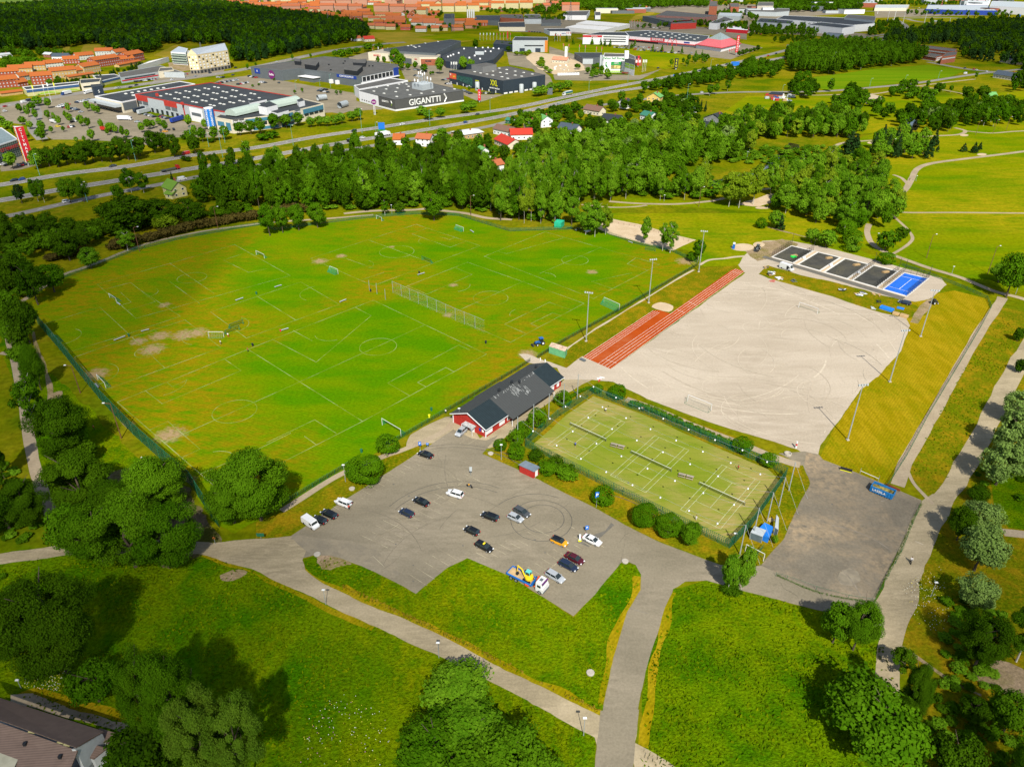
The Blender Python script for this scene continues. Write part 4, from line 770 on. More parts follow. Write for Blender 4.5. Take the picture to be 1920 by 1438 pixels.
b=simple('tent_hall','white ridged tent halls beyond the charcoal store',[(1060,52),(1130,58),(1155,52),(1082,47)],h=6,wall=TENT,roofm=TENT,cate='tent hall');simple('tent_hall','second white tent hall behind the first one',[(1080,45),(1160,51),(1181,46),(1100,39.5)],h=6,wall=TENT,roofm=TENT,cate='tent hall')
b=simple('service_station','white filling station building with dark roof in front of the tents',[(1031,60),(1071,60),(1066,54),(1020,55)],h=6,wall=WH,cate='filling station');b.text(0,.65,3,2.4,'NESTE',BLUE)
for lab,rf,h,wl,rm in(('low brick mall with grey roof plant behind the tree circle',[(938,34),(982,37),(980,28),(938,28)],9,BRK,DG),('grey market hall behind the brick mall',[(890,38),(935,40),(940,30),(892,30)],8,GREY,DK),('pale low hall right of the brick mall',[(983,37),(1015,37),(1012,28),(984,28)],8,LG,DG),('beige shop terrace below the brick mall',[(936,52),(985,52),(984,42),(934,43)],6,CRM,DK),('dark shed with pale front below the tower blocks',[(1015,44),(1052,44),(1050,34),(1018,33)],5,GREY,DG),('white store with ribbed front by the trees',[(1056,30),(1100,30),(1106,21),(1062,22)],8,WH,DG),('white cube shop right of the ribbed store',[(1116,30),(1126,30),(1126,23),(1115,23)],7,WH,DG),('grey curved outlet row with flags in front',[(1205,31),(1262,43),(1300,40),(1250,30)],9,GREY,DG),('dark red fronted shop at the outlet row end',[(1258,46),(1306,44),(1306,38),(1262,40)],9,RED,DG),('pink stone shopping centre with red vaults',[(1230,30),(1318,34),(1345,30),(1250,21)],12,M('pink_stone',(.2,.1,.085),.8),DG),('white ended grey hall behind the poplars',[(1330,44),(1345,45),(1376,38),(1358,32)],10,WH,DG),('long blue grey roofed hall beyond',[(1346,30),(1388,32),(1392,26),(1350,25)],8,LG,LG),('low filling station with red canopy edge',[(1362,55),(1402,58),(1404,52),(1366,49)],5,RED2,WH),('white furniture hall with long white roof edge',[(1456,36),(1600,48),(1640,45),(1620,36),(1470,30)],11,WH,DK),('white fronted shop row with black posters',[(1512,47),(1580,54),(1604,50),(1540,42)],11,WH,DK),('silver fronted store with red corner sign',[(1419,42),(1482,46),(1490,38),(1425,35)],10,LG,DK),('grey roof block at the far furniture hall end',[(1583,34),(1640,40),(1642,32),(1590,28)],14,LG,DG),('small glassy grey car wash by the ramp',[(1545,68),(1575,70),(1582,64),(1552,62)],6,GREY,GREY),('row of pale shops with green corner',[(1400,22),(1455,24),(1480,22),(1480,17),(1400,16)],8,LG,DG),('large pale hall at the top right horizon',[(1856,12),(1930,16),(1960,6),(1860,3)],14,WH,LG),('long blue glazed hall near the top right',[(1736,18),(1800,20),(1870,21),(1850,11),(1740,10)],9,BLUE,LG),('row of white sheds with dark gaps near the top right',[(1812,9),(1855,10),(1858,0),(1815,0)],8,WH,WH),('low cream sheds at the far junction',[(1640,16),(1700,16),(1705,10),(1642,10)],6,CRM,LG),('brick apartment slab at the top edge',[(1330,13),(1345,13),(1345,3),(1331,3)],22,BRK,DG),('brick flats beside the far car park',[(1370,14),(1386,14),(1385,7),(1368,7)],12,BRK,DG),('red warehouse roofs at the top edge',[(1595,7),(1640,8),(1640,1),(1600,0)],8,BRK,LG),('grey multi-storey block at the top centre',[(1420,12),(1450,12),(1450,5),(1422,5)],15,CONC,DG),('grey power station block near the red roofs',[(832,36),(852,36),(852,27),(833,27)],14,GREY,DK)):
 simple('commercial_block',lab,rf,h=h,wall=wl,roofm=rm,cate='building')
B_=G(883,44);e=empty('boiler_chimneys',B_,0,'cluster of pale boiler chimneys beside the grey market hall','chimney')
for k in range(4):mb=MB();mb.tube((k*4-6,0,0),(k*4-6,0,24),1.4,n=8,m=WHT);mb.B('flue',e)
APT=M('apartment_wall',(.52,.43,.26),.85,var=.05)
b=Bld('apartment_block','cream corner apartment block with grey stone base and metal roof','apartments',[(351,104),(369,103.5),(427,95),(419,88),(352,96)],(1,138.5),wall=APT,roofm=M('zinc_roof',(.34,.37,.40),.4,metal=.2,var=.08),par=.2)
h_=b.h
for i,n_ in((0,3),(1,9)):
 b.panel(i,0,1,0,h_*.2,M('grey_stone',(.16,.145,.12),.9),'plinth',.03)
 for fl in range(5):
  for k in range(n_):
   u=(k+.5)/n_;b.panel(i,u-.22/n_,u+.22/n_,h_*(.25+fl*.15),h_*(.25+fl*.15+.075),WH if(k+fl)%4 else GLS,'window',.1)
 for k in range(n_):u=(k+.5)/n_;b.panel(i,u-.28/n_,u+.28/n_,.4,h_*.16,GLS,'shop_window',.15)
p=b.P;ridge=[p[0].lerp(p[1],.5),p[2].lerp(p[3],.5)];mb=MB();ZR=MC['zinc_roof'];z1=h_+.3;z2=h_+6
mb.add([(p[0].x,p[0].y,z1),(p[1].x,p[1].y,z1),(p[2].x,p[2].y,z1),(p[3].x,p[3].y,z1),(ridge[0].x,ridge[0].y,z2),(ridge[1].x,ridge[1].y,z2)],[(1,2,5,4),(3,0,4,5)],ZR);mb.add([(p[0].x,p[0].y,z1),(p[1].x,p[1].y,z1),(ridge[0].x,ridge[0].y,z2)],[(0,1,2)],APT);mb.B('pitched_roof',b.root,wd=1)
b=Bld('apartment_block','white apartment wing with open balconies beside the cream block','apartments',[(320,98),(348,100),(352,92),(335,88)],(0,121),wall=WH,roofm=MC['zinc_roof'],par=.2)
for fl in range(4):b.panel(0,.04,.98,b.h*(.2+fl*.2),b.h*(.2+fl*.2+.10),M('balcony_shade',(.10,.13,.11),.6,var=.3),'balcony',.1);b.panel(0,.02,1,b.h*(.15+fl*.2),b.h*(.2+fl*.2),M('mint_balcony',(.30,.36,.30),.7),'railing',.1,1.2)
b=simple('school_building','two-storey brick and white school block at the field corner',[(1731,104),(1755,108),(1770,104),(1745,100)],(1,116),wall=BRK,roofm=DG,cate='school')
for z_ in(.12,.55):b.panel(1,.1,.95,b.h*z_,b.h*(z_+.28),WH,'window_band')
b.panel(0,0,1,0,b.h*.12,WH,'plinth');b.panel(1,0,1,0,b.h*.1,WH,'plinth');b.panel(0,0,1,b.h*.88,b.h*1.02,WH,'fascia')
for lab,rf in(('long brick school wing behind the corner block',[(1722,90),(1790,98),(1794,93),(1728,85)]),('brick and teal school wing among the trees',[(1676,97),(1706,96),(1722,90),(1690,89)]),('brick school wing with pale fascia at its right',[(1766,108),(1793,104),(1795,97),(1775,99)])):
 b=simple('school_wing',lab,rf,h=8,wall=BRK,roofm=DG,cate='school');b.panel(0,.05,.95,5,6.3,LG,'window_band')
def house(x0,y0,x1,y1,W=9,h=4.5,rise=2.5,wall=WH,roof=None,label=None,name='house',cate='house',group=None,across=False,wins=True,chim=True,over=.6,A=None,B_=None):
 a=A or G(x0,y0);b=B_ or G(x1,y1);L_=(b-a).length;rz=math.atan2((b-a).y,(b-a).x);c=(a+b)/2
 e=empty(name,c,rz,label,cate,group);x=L_/2;mb=MB();mb.prism([(-x,0),(x,0),(x,W),(-x,W)],0,h,wall)
 if across:mb.add([(-x,0,h),(x,0,h),(0,0,h+rise),(-x,W,h),(x,W,h),(0,W,h+rise)],[(0,1,2),(4,3,5)],wall)
 else:mb.add([(-x,0,h),(-x,W,h),(-x,W/2,h+rise),(x,0,h),(x,W,h),(x,W/2,h+rise)],[(1,0,2),(3,4,5)],wall)
 mb.B('wall',e)
 mb=MB();o_=over;t=.18
 if across:
  s_=rise/(x);xe=x+o_
  for sg in(-1,1):mb.add([(sg*xe,-o_,h-o_*s_),(0,-o_,h+rise),(0,W+o_,h+rise),(sg*xe,W+o_,h-o_*s_),(sg*xe,-o_,h-o_*s_+t),(0,-o_,h+rise+t),(0,W+o_,h+rise+t),(sg*xe,W+o_,h-o_*s_+t)],[(0,1,2,3),(7,6,5,4),(0,4,5,1),(3,2,6,7),(0,3,7,4)],roof)
 else:
  s_=rise/(W/2)
  for y,sg in((-o_,1),(W+o_,-1)):mb.add([(-x-o_,y,h-o_*s_),(x+o_,y,h-o_*s_),(x+o_,W/2,h+rise),(-x-o_,W/2,h+rise),(-x-o_,y,h-o_*s_+t),(x+o_,y,h-o_*s_+t),(x+o_,W/2,h+rise+t),(-x-o_,W/2,h+rise+t)],[(0,1,2,3),(7,6,5,4),(0,4,5,1),(1,5,6,2),(0,3,7,4)],roof)
 ro=mb.B('roof',e)
 if chim:
  mb=MB();cx=x*.3;mb.box((cx,W/2,h+rise+.3),(.9,.9,1.8),0,BRK);mb.B('chimney',ro)
 if wins:
  n_=max(1,int(L_/3.4));fl=2 if h>5 else 1
  for f in range(fl):
   for k in range(n_):mb=MB();u=-x+L_*(k+.5)/n_;mb.box((u,-.06,1.6+f*2.8),(1.3,.1,1.2),0,WHT);mb.box((u,-.09,1.6+f*2.8),(1.05,.1,.95),0,GLS);mb.B('window',e)
   for sx in(-1,1):mb=MB();mb.box((sx*(x+.06),W*.5,1.6+f*2.8),(.1,1.3,1.2),0,WHT);mb.box((sx*(x+.09),W*.5,1.6+f*2.8),(.1,1.05,.95),0,GLS);mb.B('window',e)
 return e
RTILE=tiled('orange_roof_tiles',(.27,.075,.018));RTILE2=tiled('terracotta_roof_tiles',(.28,.085,.035));RMET=tiled('red_metal_roof',(.33,.03,.018),.6,.12,True);GMET=tiled('green_metal_roof',(.10,.26,.08),.6,.12,True);GMET2=tiled('dark_green_roof',(.03,.13,.09),.6,.12,True);BMET=tiled('black_metal_roof',(.022,.027,.032),.5,.3,True);BLT=tiled('slate_blue_roof',(.045,.06,.08),.5,.2,True);BRT=tiled('brown_tile_roof',(.13,.075,.055),.4,.2)
BW=winwall('brick_window_wall',(.24,.055,.025),(.34,.36,.38));TW=winwall('tan_window_wall',(.36,.24,.09),(.3,.34,.36));WW=winwall('white_window_wall',(.42,.42,.38),(.1,.14,.15));CW=winwall('cream_window_wall',(.42,.37,.2),(.12,.12,.1));PW=winwall('pink_window_wall',(.36,.17,.11),(.2,.16,.14));RW=winwall('red_board_wall',(.30,.035,.02),(.36,.34,.3));GW=winwall('grey_window_wall',(.22,.22,.21),(.06,.07,.08))
grp='tile-roofed houses of the estate by the wood'
for q in[(-12,168,38,163,12,8,BW,'long brick house at the left edge of the estate'),(36,164,54,161,9,4.5,BW,'small brick wing beside the long brick house'),(62,160,102,157,13,8.5,BW,'tall brick house with balconies near the wavy-front shop'),(100,149,146,144.5,12,8,TW,'long tan house in the middle of the estate'),(160,140,190,135,13,8,TW,'tan house with cypress trees in front'),(142,142,163,139,9,5,TW,'small tan wing between the tan houses'),(180,128,226,121,12,8.5,BW,'long brick house with white balconies on the right'),(242,119,272,113,14,9,BW,'tall brick house at the right end of the estate'),(226,121,254,118,9,5.5,BW,'small brick house left of the tall end house'),(180,107,213,106,10,7,WW,'white house with red gable at the back by the wood'),(219,108,240,105,10,6,WW,'white house next to the tall brick end house'),(145,114,178,111,10,5.5,WW,'back row house with white garden side'),(120,121,150,119.5,10,5.5,BW,'back row red house with step roof'),(88,129,120,126,10,5.5,WW,'back row white house left of centre'),(50,134,87,132,10,6,TW,'back row tan gabled house'),(17,138,62,136,10,5,TW,'back row long tan house'),(-8,147,38,144,11,6,BW,'back row brick house at the left edge'),(40,153,57,150,9,5,WW,'small white fronted house between brick houses')]:
 house(*q[:4],W=q[4],h=q[5],rise=3.2,wall=q[6],roof=RTILE,label=q[7]+', orange tile roof',group=grp,wins=False,name='terrace_house')
for q,l in(((4,181.5,44,176.5),'tan garage row with orange roof beside the wavy-front shop'),((130,150,178,142.5),'long garage row with orange roof behind the beige shop'),((224,127,265,119),'garage row with orange roof below the tall brick house')):house(*q,W=7,h=2.8,rise=1.3,wall=M('tan_wall',(.38,.25,.1),.9),roof=RTILE,label=l,cate='garage',name='garage_row',wins=False,chim=False)
house(82,108,95,109,8,4,2,BRK,M('white_metal_roof',(.4,.42,.42),.5),'small brick house with white metal roof beside the wood',chim=False);house(98,113,128,113,10,4.5,3,WH,BLT,'white house with slate blue roof beside the wood');house(2,109,24,107,9,3.5,1.5,WH,MC['white_metal_roof'],'low white-roofed house among trees at the left edge');house(38,122,50,121,8,3.5,1.5,WH,MC['white_metal_roof'],'white hut half hidden in shrubs left of the estate',chim=False)
house(664,78,678,77,10,4,3,WH,RTILE2,'red-roofed farmhouse left of the birch group');house(684,79,703,78,12,4,3.5,CRM,RMET,'bright red roofed farmhouse by the birch group')
for a_,w_,h_,rs,wl,rf,lb,ac in(((866,263,906,257),15,3.5,.8,WOOD,M('white_flat_roof',(.5,.5,.5),.5,var=.03),'timber house with broad white low roof beside the slip road',False),((925,251,957,258),9,4,2.6,WH,BRT,'white house with brown roof in the hamlet',False),((927,270,952,281),12,3.6,3,CRM,RMET,'cream house with red roof, nearest of the two red ones',False),((958,263,998,262),10,4,3.2,WH,RMET,'white house with long red roof behind the cream one',False),((898,299,921,296),7,4.2,3,WH,GMET,'small white house with pale green roof in the belt',True),((920,327,945,322),8,5,2.4,WH,RTILE2,'white house with orange roof nearest the playing field',False),((982,241,1000,243),8,4,2.5,WH,GMET,'house with mint green roof hidden behind a birch',True),((1015,240,1036,238),9,5.5,3,WH,GMET,'white two-storey house with green roof by the road',True),((1046,249,1078,254),9,4,3,WH,BLT,'house with slate blue roof in the hamlet',False),((1094,213,1123,218),9,4,3,CRM,BRT,'cream house with brown roof among trees',False),((1126,234,1158,238),11,4.4,3.4,WH,BMET,'white house with black roof and brick base',False),((1200,224,1218,228),9,4,2.5,WH,GMET2,'house with dark green roof in the trees',False),((1212,194,1236,196),10,6,3.4,M('yellow_boards',(.50,.36,.10),.8),GMET,'yellow two-storey house with green roof',True),((1280,210,1298,213),8,3.2,2.2,WH,GMET,'small cottage with pale green roof near the spruces',False),((1318,235,1352,240),11,6,3.6,M('grey_boards',(.16,.17,.17),.8),BMET,'large grey house with black gabled roofs',True),((1308,246,1338,252),8,4.4,3,MC['grey_boards'],BMET,'lower grey wing house with black roof',False),((780,274,806,276),9,5.5,2.6,WH,RTILE2,'white house with salmon roof behind the belt',False),((738,272,758,272),9,4,3,WH,RTILE,'orange-roofed house hidden in the belt',False),((948,232,956,233),6,3,1.5,GREEN,GMET2,'teal roofed shed in the hamlet',False),((1156,202,1172,205),9,4.5,3,WH,BMET,'black and white house half hidden by trees',True)):
 house(*a_,W=w_,h=h_,rise=rs,wall=wl,roof=rf,label=lb,across=ac,group='detached houses of the hamlet')
house(1861,146,1906,153,11,4,3.5,CRM,BLT,'long grey-roofed barn house with brick gable',wins=True);house(1874,117,1905,122,10,5,3,CRM,BLT,'grey-roofed house half hidden at the right edge');house(1850,186,1868,186,9,3,2.5,WH,GMET,'pale green roofed cottage among trees at the right',chim=False)
for x,y in((1783,72),(1835,73),(1890,73),(1815,100)):house(x,y,x+11,y,10,4,3,WH,RTILE2,'small red-roofed house peeping from the upper right wood',group='red-roofed houses in the upper right wood',wins=False)
e=house(325,373,352,367,11,5.2,3.4,M('pale_yellow_boards',(.42,.38,.18),.8),tiled('moss_green_roof',(.10,.19,.02),.5,.2),'pale yellow house with green roof beside the local road',across=True)
a=G(318,375);mb=MB();mb.box((0,0,0),(.1,.1,.1));
house(311,372,324,374,7,2.8,1.4,MC['pale_yellow_boards'],MC['moss_green_roof'],'glazed porch house with green roof beside the pale yellow house',chim=False,name='porch',cate='porch')
rr=random.Random(11);grp='red-tiled terraces of the far district'
forest_edge=lambda x:13+max(0,(x-440))*.155
LB={0:'red-tiled brick terrace in the far district',1:'red-tiled cream terrace in the far district',2:'red-tiled pink terrace in the far district',3:'red-tiled white terrace in the far district',4:'red-tiled house with red boards in the far district',5:'tall orange-roofed pink apartment block in the far district',6:'tall orange-roofed cream apartment block in the far district'}
wl=[BW,CW,PW,WW,RW,PW,CW];protos=[]
for k in range(7):
 big=k>=5;e=house(0,0,0,0,W=(14 if big else 10),h=(13 if big else 5.6),rise=(4.5 if big else 3.6),wall=wl[k],roof=(RTILE2 if k%2 else RTILE),label=LB[k],group=grp,name=('apartment_block' if big else 'terrace_house'),wins=False,chim=False,cate=('apartments' if big else 'house'),A=Vector((-(21 if big else 13),1500,0)),B_=Vector(((21 if big else 13),1500,0)))
 protos.append(Proto(e))
cnt=0;occ=[]
def addh(x,y,ang,k,sc_=1.0):
 global cnt
 p=G(x,y)
 for q in occ:
  if(p-q[0]).length<(24 if k<5 else 40)*sc_:return
 occ.append((p,));protos[k].put(p,R(ang),LB[k].replace('in the far district',('near edge' if y>38 else 'middle rows' if y>16 else 'horizon rows')+', '+('far left' if x<560 else 'left' if x<690 else 'centre' if x<800 else 'right' if x<920 else 'far right')+' of the far district'),grp,(sc_,1,1));cnt+=1
for(x0,y0,x1,y1,n_,k,ang)in((684,54,742,57,3,1,-4),(750,57,770,58,1,4,-4),(778,60,800,61,1,3,-4),(808,60,840,58,2,1,3),(846,60,895,52,2,2,10),(700,47,760,49,3,4,-3),(770,48,840,51,3,3,0),(850,46,895,44,2,2,5),(690,40,760,40,3,1,4),(600,46,680,47,4,4,-3),(560,40,680,36,5,0,4),(640,32,700,34,3,2,0),(540,34,620,30,4,4,3),(500,26,580,26,4,0,0),(470,20,560,18,4,4,0),(455,13,560,10,5,2,0),(600,22,680,24,3,5,0),(700,22,790,26,3,5,-8),(600,12,690,10,3,5,4),(780,30,800,33,1,6,-20),(805,24,900,22,4,6,0),(920,18,1000,16,3,6,0),(1018,24,1050,16,2,5,30),(720,8,900,9,5,5,0),(920,8,1060,6,4,6,5),(560,4,700,2,5,1,0),(750,1,1000,0,6,2,0)):
 for i in range(n_):
  t=(i+.5)/n_;addh(x0+(x1-x0)*t,y0+(y1-y0)*t,ang+rr.uniform(-6,6),k,(x1-x0)/n_*mpp(x0,y0)/(26 if k<5 else 42)*.92)
for _ in range(1500):
 if cnt>235:break
 y=rr.uniform(-4,60);x=rr.uniform(430,1070)
 if y>forest_edge(x)-1 or(x>900 and y>22)or(x>820 and 26<y<44)or y>44+(.02*(x-600)):continue
 addh(x,y,rr.choice((-6,2,8,84,95)),rr.choice((0,1,2,3,4,5,6)if y<28 else(0,1,2,3,4)),rr.uniform(.9,1.6))
for k in range(14):
 x=rr.uniform(1180,1270);y=rr.uniform(2,18);house(0,0,0,0,9,4,3,WW,GW if k%2 else RTILE2,'pale house in the wooded suburb at the top edge',wins=False,chim=False,A=G(x,y),B_=G(x,y)+Vector((15,rr.uniform(-5,5),0)),group='suburb houses at the top edge')
RM=tiled('black_profiled_roof',(.042,.045,.045),.9,.10,True);RNEW=tiled('new_black_profiled_roof',(.012,.02,.024),.7,.4,True)
CBR=M('barn_red_boards',(.30,.018,.012),.7,var=.12,scale=2)
A=G(905,818,0);hE=3.1
roofNear=[G(845,775,hE),G(911,807,hE)]
roofFar=[G(996,682,hE),G(1058,708,hE)]
u=(roofFar[1]-roofNear[1]);Lc=u.length;u.normalize();v=Vector((-u.y,u.x,0));Wc=abs((roofNear[0]-roofNear[1]).dot(v));
if(roofNear[0]-roofNear[1]).dot(v)<0:v=-v
ang=math.atan2(u.y,u.x);org=roofNear[1].copy();org.z=0
e=empty('clubhouse',org,ang,'red boarded clubhouse with black metal roof between field and courts','clubhouse')
def cl(x,y,z):return(x,y,z)
o_=.7;mb=MB();mb.prism([(o_,o_),(Lc-o_,o_),(Lc-o_,Wc-o_),(o_,Wc-o_)],0,hE+.1,CBR)
rise=3.0;mb.add([(o_,o_,hE),(o_,Wc-o_,hE),(o_,Wc/2,hE+rise-.3),(Lc-o_,o_,hE),(Lc-o_,Wc-o_,hE),(Lc-o_,Wc/2,hE+rise-.3)],[(1,0,2),(3,4,5)],CBR);mb.B('wall',e)
def slope(x0,x1,y0,y1,z0,z1,m,name,t=.15):
 mb=MB();mb.add([(x0,y0,z0),(x1,y0,z0),(x1,y1,z1),(x0,y1,z1),(x0,y0,z0+t),(x1,y0,z0+t),(x1,y1,z1+t),(x0,y1,z1+t)],[(3,2,1,0),(4,5,6,7),(0,1,5,4),(1,2,6,5),(2,3,7,6),(3,0,4,7)],m);return mb.build(name,None,e)
k=rise/(Wc/2)
slope(0,Lc*.26,0,Wc/2,hE,hE+rise,RNEW,'roof');slope(Lc*.26,Lc*.80,-1.8,Wc/2,hE-1.8*k,hE+rise,RM,'roof');slope(Lc*.80,Lc,0,Wc/2,hE,hE+rise,RNEW,'roof')
slope(0,Lc*.3,Wc,Wc/2,hE,hE+rise,RM,'roof');slope(Lc*.3,Lc*.62,Wc+.9,Wc/2,hE-.9*k,hE+rise,RM,'roof');slope(Lc*.62,Lc,Wc,Wc/2,hE,hE+rise,RM,'roof')
mb=MB();rs_=random.Random(4);PAT=M('worn_roof_patch',(.28,.29,.28),.8,var=.3)
def onr(x,y,w_,l_):zz=hE+k*y+.17;mb.add([(x,y,zz),(x+w_,y,zz),(x+w_,y+l_,zz+k*l_),(x,y+l_,zz+k*l_)],[(0,1,2,3)],PAT)
for i in range(26):y0=Wc*.5*rs_.uniform(.5,.85)-i*.04;onr(Lc*.46+i*.24,max(1.4,y0-rs_.uniform(0,2.0)),.11,rs_.uniform(.5,2.2))
for i in range(30):onr(Lc*rs_.uniform(.28,.8),Wc*.46-rs_.uniform(0,.5),.12,rs_.uniform(.2,.8))
mb.B('worn_paint',e)
for t,side in((.40,1),(.56,1),(.60,-1),(.88,1)):
 mb=MB();y=Wc/2+(.9 if side>0 else-.9);z_=hE+rise-.9*k;mb.tube((Lc*t,y,z_-.2),(Lc*t,y,z_+.9),.28,n=8,m=BLK);mb.tube((Lc*t,y,z_+.8),(Lc*t,y,z_+1.15),.5,.4,8,BLK);mb.B('roof_vent',e)
for x0,x1,y_,m_ in((.9,3.6,o_,WH),(6.8,9.2,o_,WH),(Lc*.84,Lc*.88,o_,WH),(Lc*.92,Lc*.95,o_,WH)):mb=MB();mb.box(((x0+x1)/2,y_-.05,1.6),(x1-x0,.12,1.7),0,m_);mb.B('window_panel',e)
for i in range(7):mb=MB();x=Lc*(.30+i*.07);mb.box((x,o_-.06,1.5),(2.2,.12,1.5),0,WH);mb.box((x,o_-.1,1.5),(1.9,.12,1.2),0,GLS);mb.B('window',e)
mb=MB();
for y in(o_-.05,Wc-o_+.05):mb.box((o_-.05,y,1.6),(.25,.25,3.2),0,WHT)
mb.tube((-.05,0,hE),(-.05,Wc/2,hE+rise),.16,n=4,m=WHT);mb.tube((-.05,Wc,hE),(-.05,Wc/2,hE+rise),.16,n=4,m=WHT);mb.tube((0,-.05,hE),(Lc,-.05,hE),.12,n=4,m=WHT);mb.B('white_trim',e)
mb=MB();mb.box((-.3,Wc*.45,2.45),(1.9,4.2,.12),0,M('corrugated_canopy',(.32,.34,.34),.5,var=.3,scale=3));mb.tube((-1.2,Wc*.45-2,0),(-1.2,Wc*.45-2,2.45),.07,m=WHT);mb.tube((-1.2,Wc*.45+2,0),(-1.2,Wc*.45+2,2.45),.07,m=WHT);mb.B('canopy',e)
mb=MB();mb.box((o_-.1,Wc*.42,1.05),(.12,1.8,2.1),0,WH);mb.B('door',e)
for y,t in((Wc*.2,BLUE),(Wc*.12,WH)):mb=MB();mb.box((o_-.1,y,1.9),(.1,.7,.9),0,t);mb.B('notice_board',e)
for x in(Lc*.26,Lc*.8):mb=MB();mb.tube((x,-1.6,0),(x,-1.6,hE-1.2),.12,n=6,m=WHT);mb.B('porch_post',e)
def box_building(name,label,base,h,wall,roof,cate='shed',over=.3):
 P=[G(x,y)for x,y in base];c=sum(P,Vector())/len(P);d=P[1]-P[0];e=empty(name,c,math.atan2(d.y,d.x),label,cate)
 MB().prism(P,0,h,wall).B('wall',e,wd=1);Q=[p+(p-c).normalized()*over for p in P];MB().prism(Q,h,h+.15,roof).B('roof',e,wd=1);return e,P
e,P=box_building('storage_shed','small red shed with grey roof at the car park edge',[(974,885),(1000,897),(1011,889),(986,878)],2.3,CBR,M('grey_metal_roof',(.12,.15,.18),.5))
mb=MB();q=P[1].lerp(P[2],.5);mb.box((q.x,q.y,1.1),(1.0,.15,1.9),math.atan2((P[2]-P[1]).y,(P[2]-P[1]).x),WH);mb.B('door',e,wd=1)
TB=tiled('brown_concrete_tiles',(.13,.09,.07),.34,.35);WR=M('white_render',(.42,.43,.42),.8,var=.08)
hR=7.5;ha=10.5
a0=G(-60,1290,hR-.5);a1=G(195,1372,hR-.5);r0=G(-80,1322,ha);r1=G(143,1402,ha);f0=G(-70,1560,4.5);f1=G(95,1540,4.5)
B=G(80,1480);e=empty('apartment_house',Vector((B.x,B.y,0)),0,'brown-tiled white rendered building in the lower left corner','building')
def slab(pts,m,name,t=.25,par=None):mb=MB();mb.loft([[tuple(p)for p in pts],[(p[0],p[1],p[2]+t)for p in pts]],m);return mb.build(name,None,par or e,wd=1)
slab([a0,a1,r1,r0],TB,'roof');slab([r0-Z*.9,r1-Z*.9,f1,f0],TB,'roof')
mb=MB();ins=[Vector((p.x,p.y,0))for p in(a0,a1,r1,f1,f0)]
c=sum(ins,Vector())/5;Q=[p.lerp(c,.03)for p in ins];mb.prism(Q,0,4.4,WR);g1=[a1.lerp(c,.03),r1.lerp(c,.03),f1.lerp(c,.03)]
mb.loft([[(Q[1].x,Q[1].y,0),(Q[2].x,Q[2].y,0),(Q[2].x,Q[2].y,ha-.3),(Q[1].x,Q[1].y,hR-.6)],[(Q[1].x-.6,Q[1].y,0),(Q[2].x-.6,Q[2].y,0),(Q[2].x-.6,Q[2].y,ha-.3),(Q[1].x-.6,Q[1].y,hR-.6)]],WR)
mb.prism([Q[2],Q[3],(Q[3].x-2,Q[3].y)],0,5.5,WR);mb.B('wall',e,wd=1)
def lean(pts,h0,h1,lab):
 P=[G(x,y,h)for x,y,h in pts];slab(P,TB,'lean_to_roof');MB().prism([(p.x,p.y)for p in[q.lerp(sum(P,Vector())/4,.05)for q in P]],0,min(p.z for p in P)-.02,WR).B('lean_to_wall',e,wd=1)
lean([(188,1366,5.5),(235,1381,4.5),(213,1397,4.5),(168,1385,5.5)],0,0,'');lean([(165,1393,6.5),(201,1404,5.2),(176,1424,5.2),(140,1410,6.5)],0,0,'')
for x,y in((49,1358),(67,1364),(122,1382),(134,1386)):p=G(x,y,9.2);mb=MB();mb.box(p,(1.1,.8,.35),0,BLK);mb.B('roof_window',e,wd=1)
for x,y in((60,1371),(114,1391),(126,1396)):p=G(x,y,9.6);mb=MB();mb.box(p,(1.1,.6,.3),0,M('pale_skylight',(.45,.42,.2),.6));mb.B('skylight',e,wd=1)
for x,y in((48,1396),(114,1420)):p=G(x,y,9.0);mb=MB();mb.box(p,(.5,.5,1.2),0,BLK);mb.B('vent_pipe',e,wd=1)
Q=[G(x,y,8.2)for x,y in((-10,1402),(38,1415),(22,1450),(-30,1436))];slab(Q,M('cream_terrace',(.36,.34,.24),.8),'terrace',.1)
sheet('garden_path',[(20,1302),(60,1298),(150,1330),(210,1352),(265,1362),(270,1380),(250,1382),(150,1350),(20,1318)],3,m_path)
sheet('dry_lawn',[(30,1300),(70,1285),(150,1310),(280,1350),(260,1365),(150,1332),(60,1300)],3,MC['dry_mown_grass'],amp=.5)
r9=random.Random(17)
for k in range(46):
 x=r9.uniform(1130,1900);y=r9.uniform(1,27);c,n_=r9.choice([(WH,'white'),(LG,'pale grey'),(GREY,'grey'),(BRK,'brick'),(CRM,'cream')]);p=G(x,y);w_=r9.uniform(18,60);d_=r9.uniform(14,30);a_=r9.uniform(-.2,.2);h=r9.uniform(5,13)
 e=empty('commercial_block',p,a_,'%s low block in the crowded business district along the top edge'%n_,'building','far business blocks');MB().prism([(-w_/2,0),(w_/2,0),(w_/2,d_),(-w_/2,d_)],0,h,c).B('wall',e);MB().prism([(-w_/2+.5,.5),(w_/2-.5,.5),(w_/2-.5,d_-.5),(-w_/2+.5,d_-.5)],h,h+.3,r9.choice([DK,DG,LG])).B('roof',e)
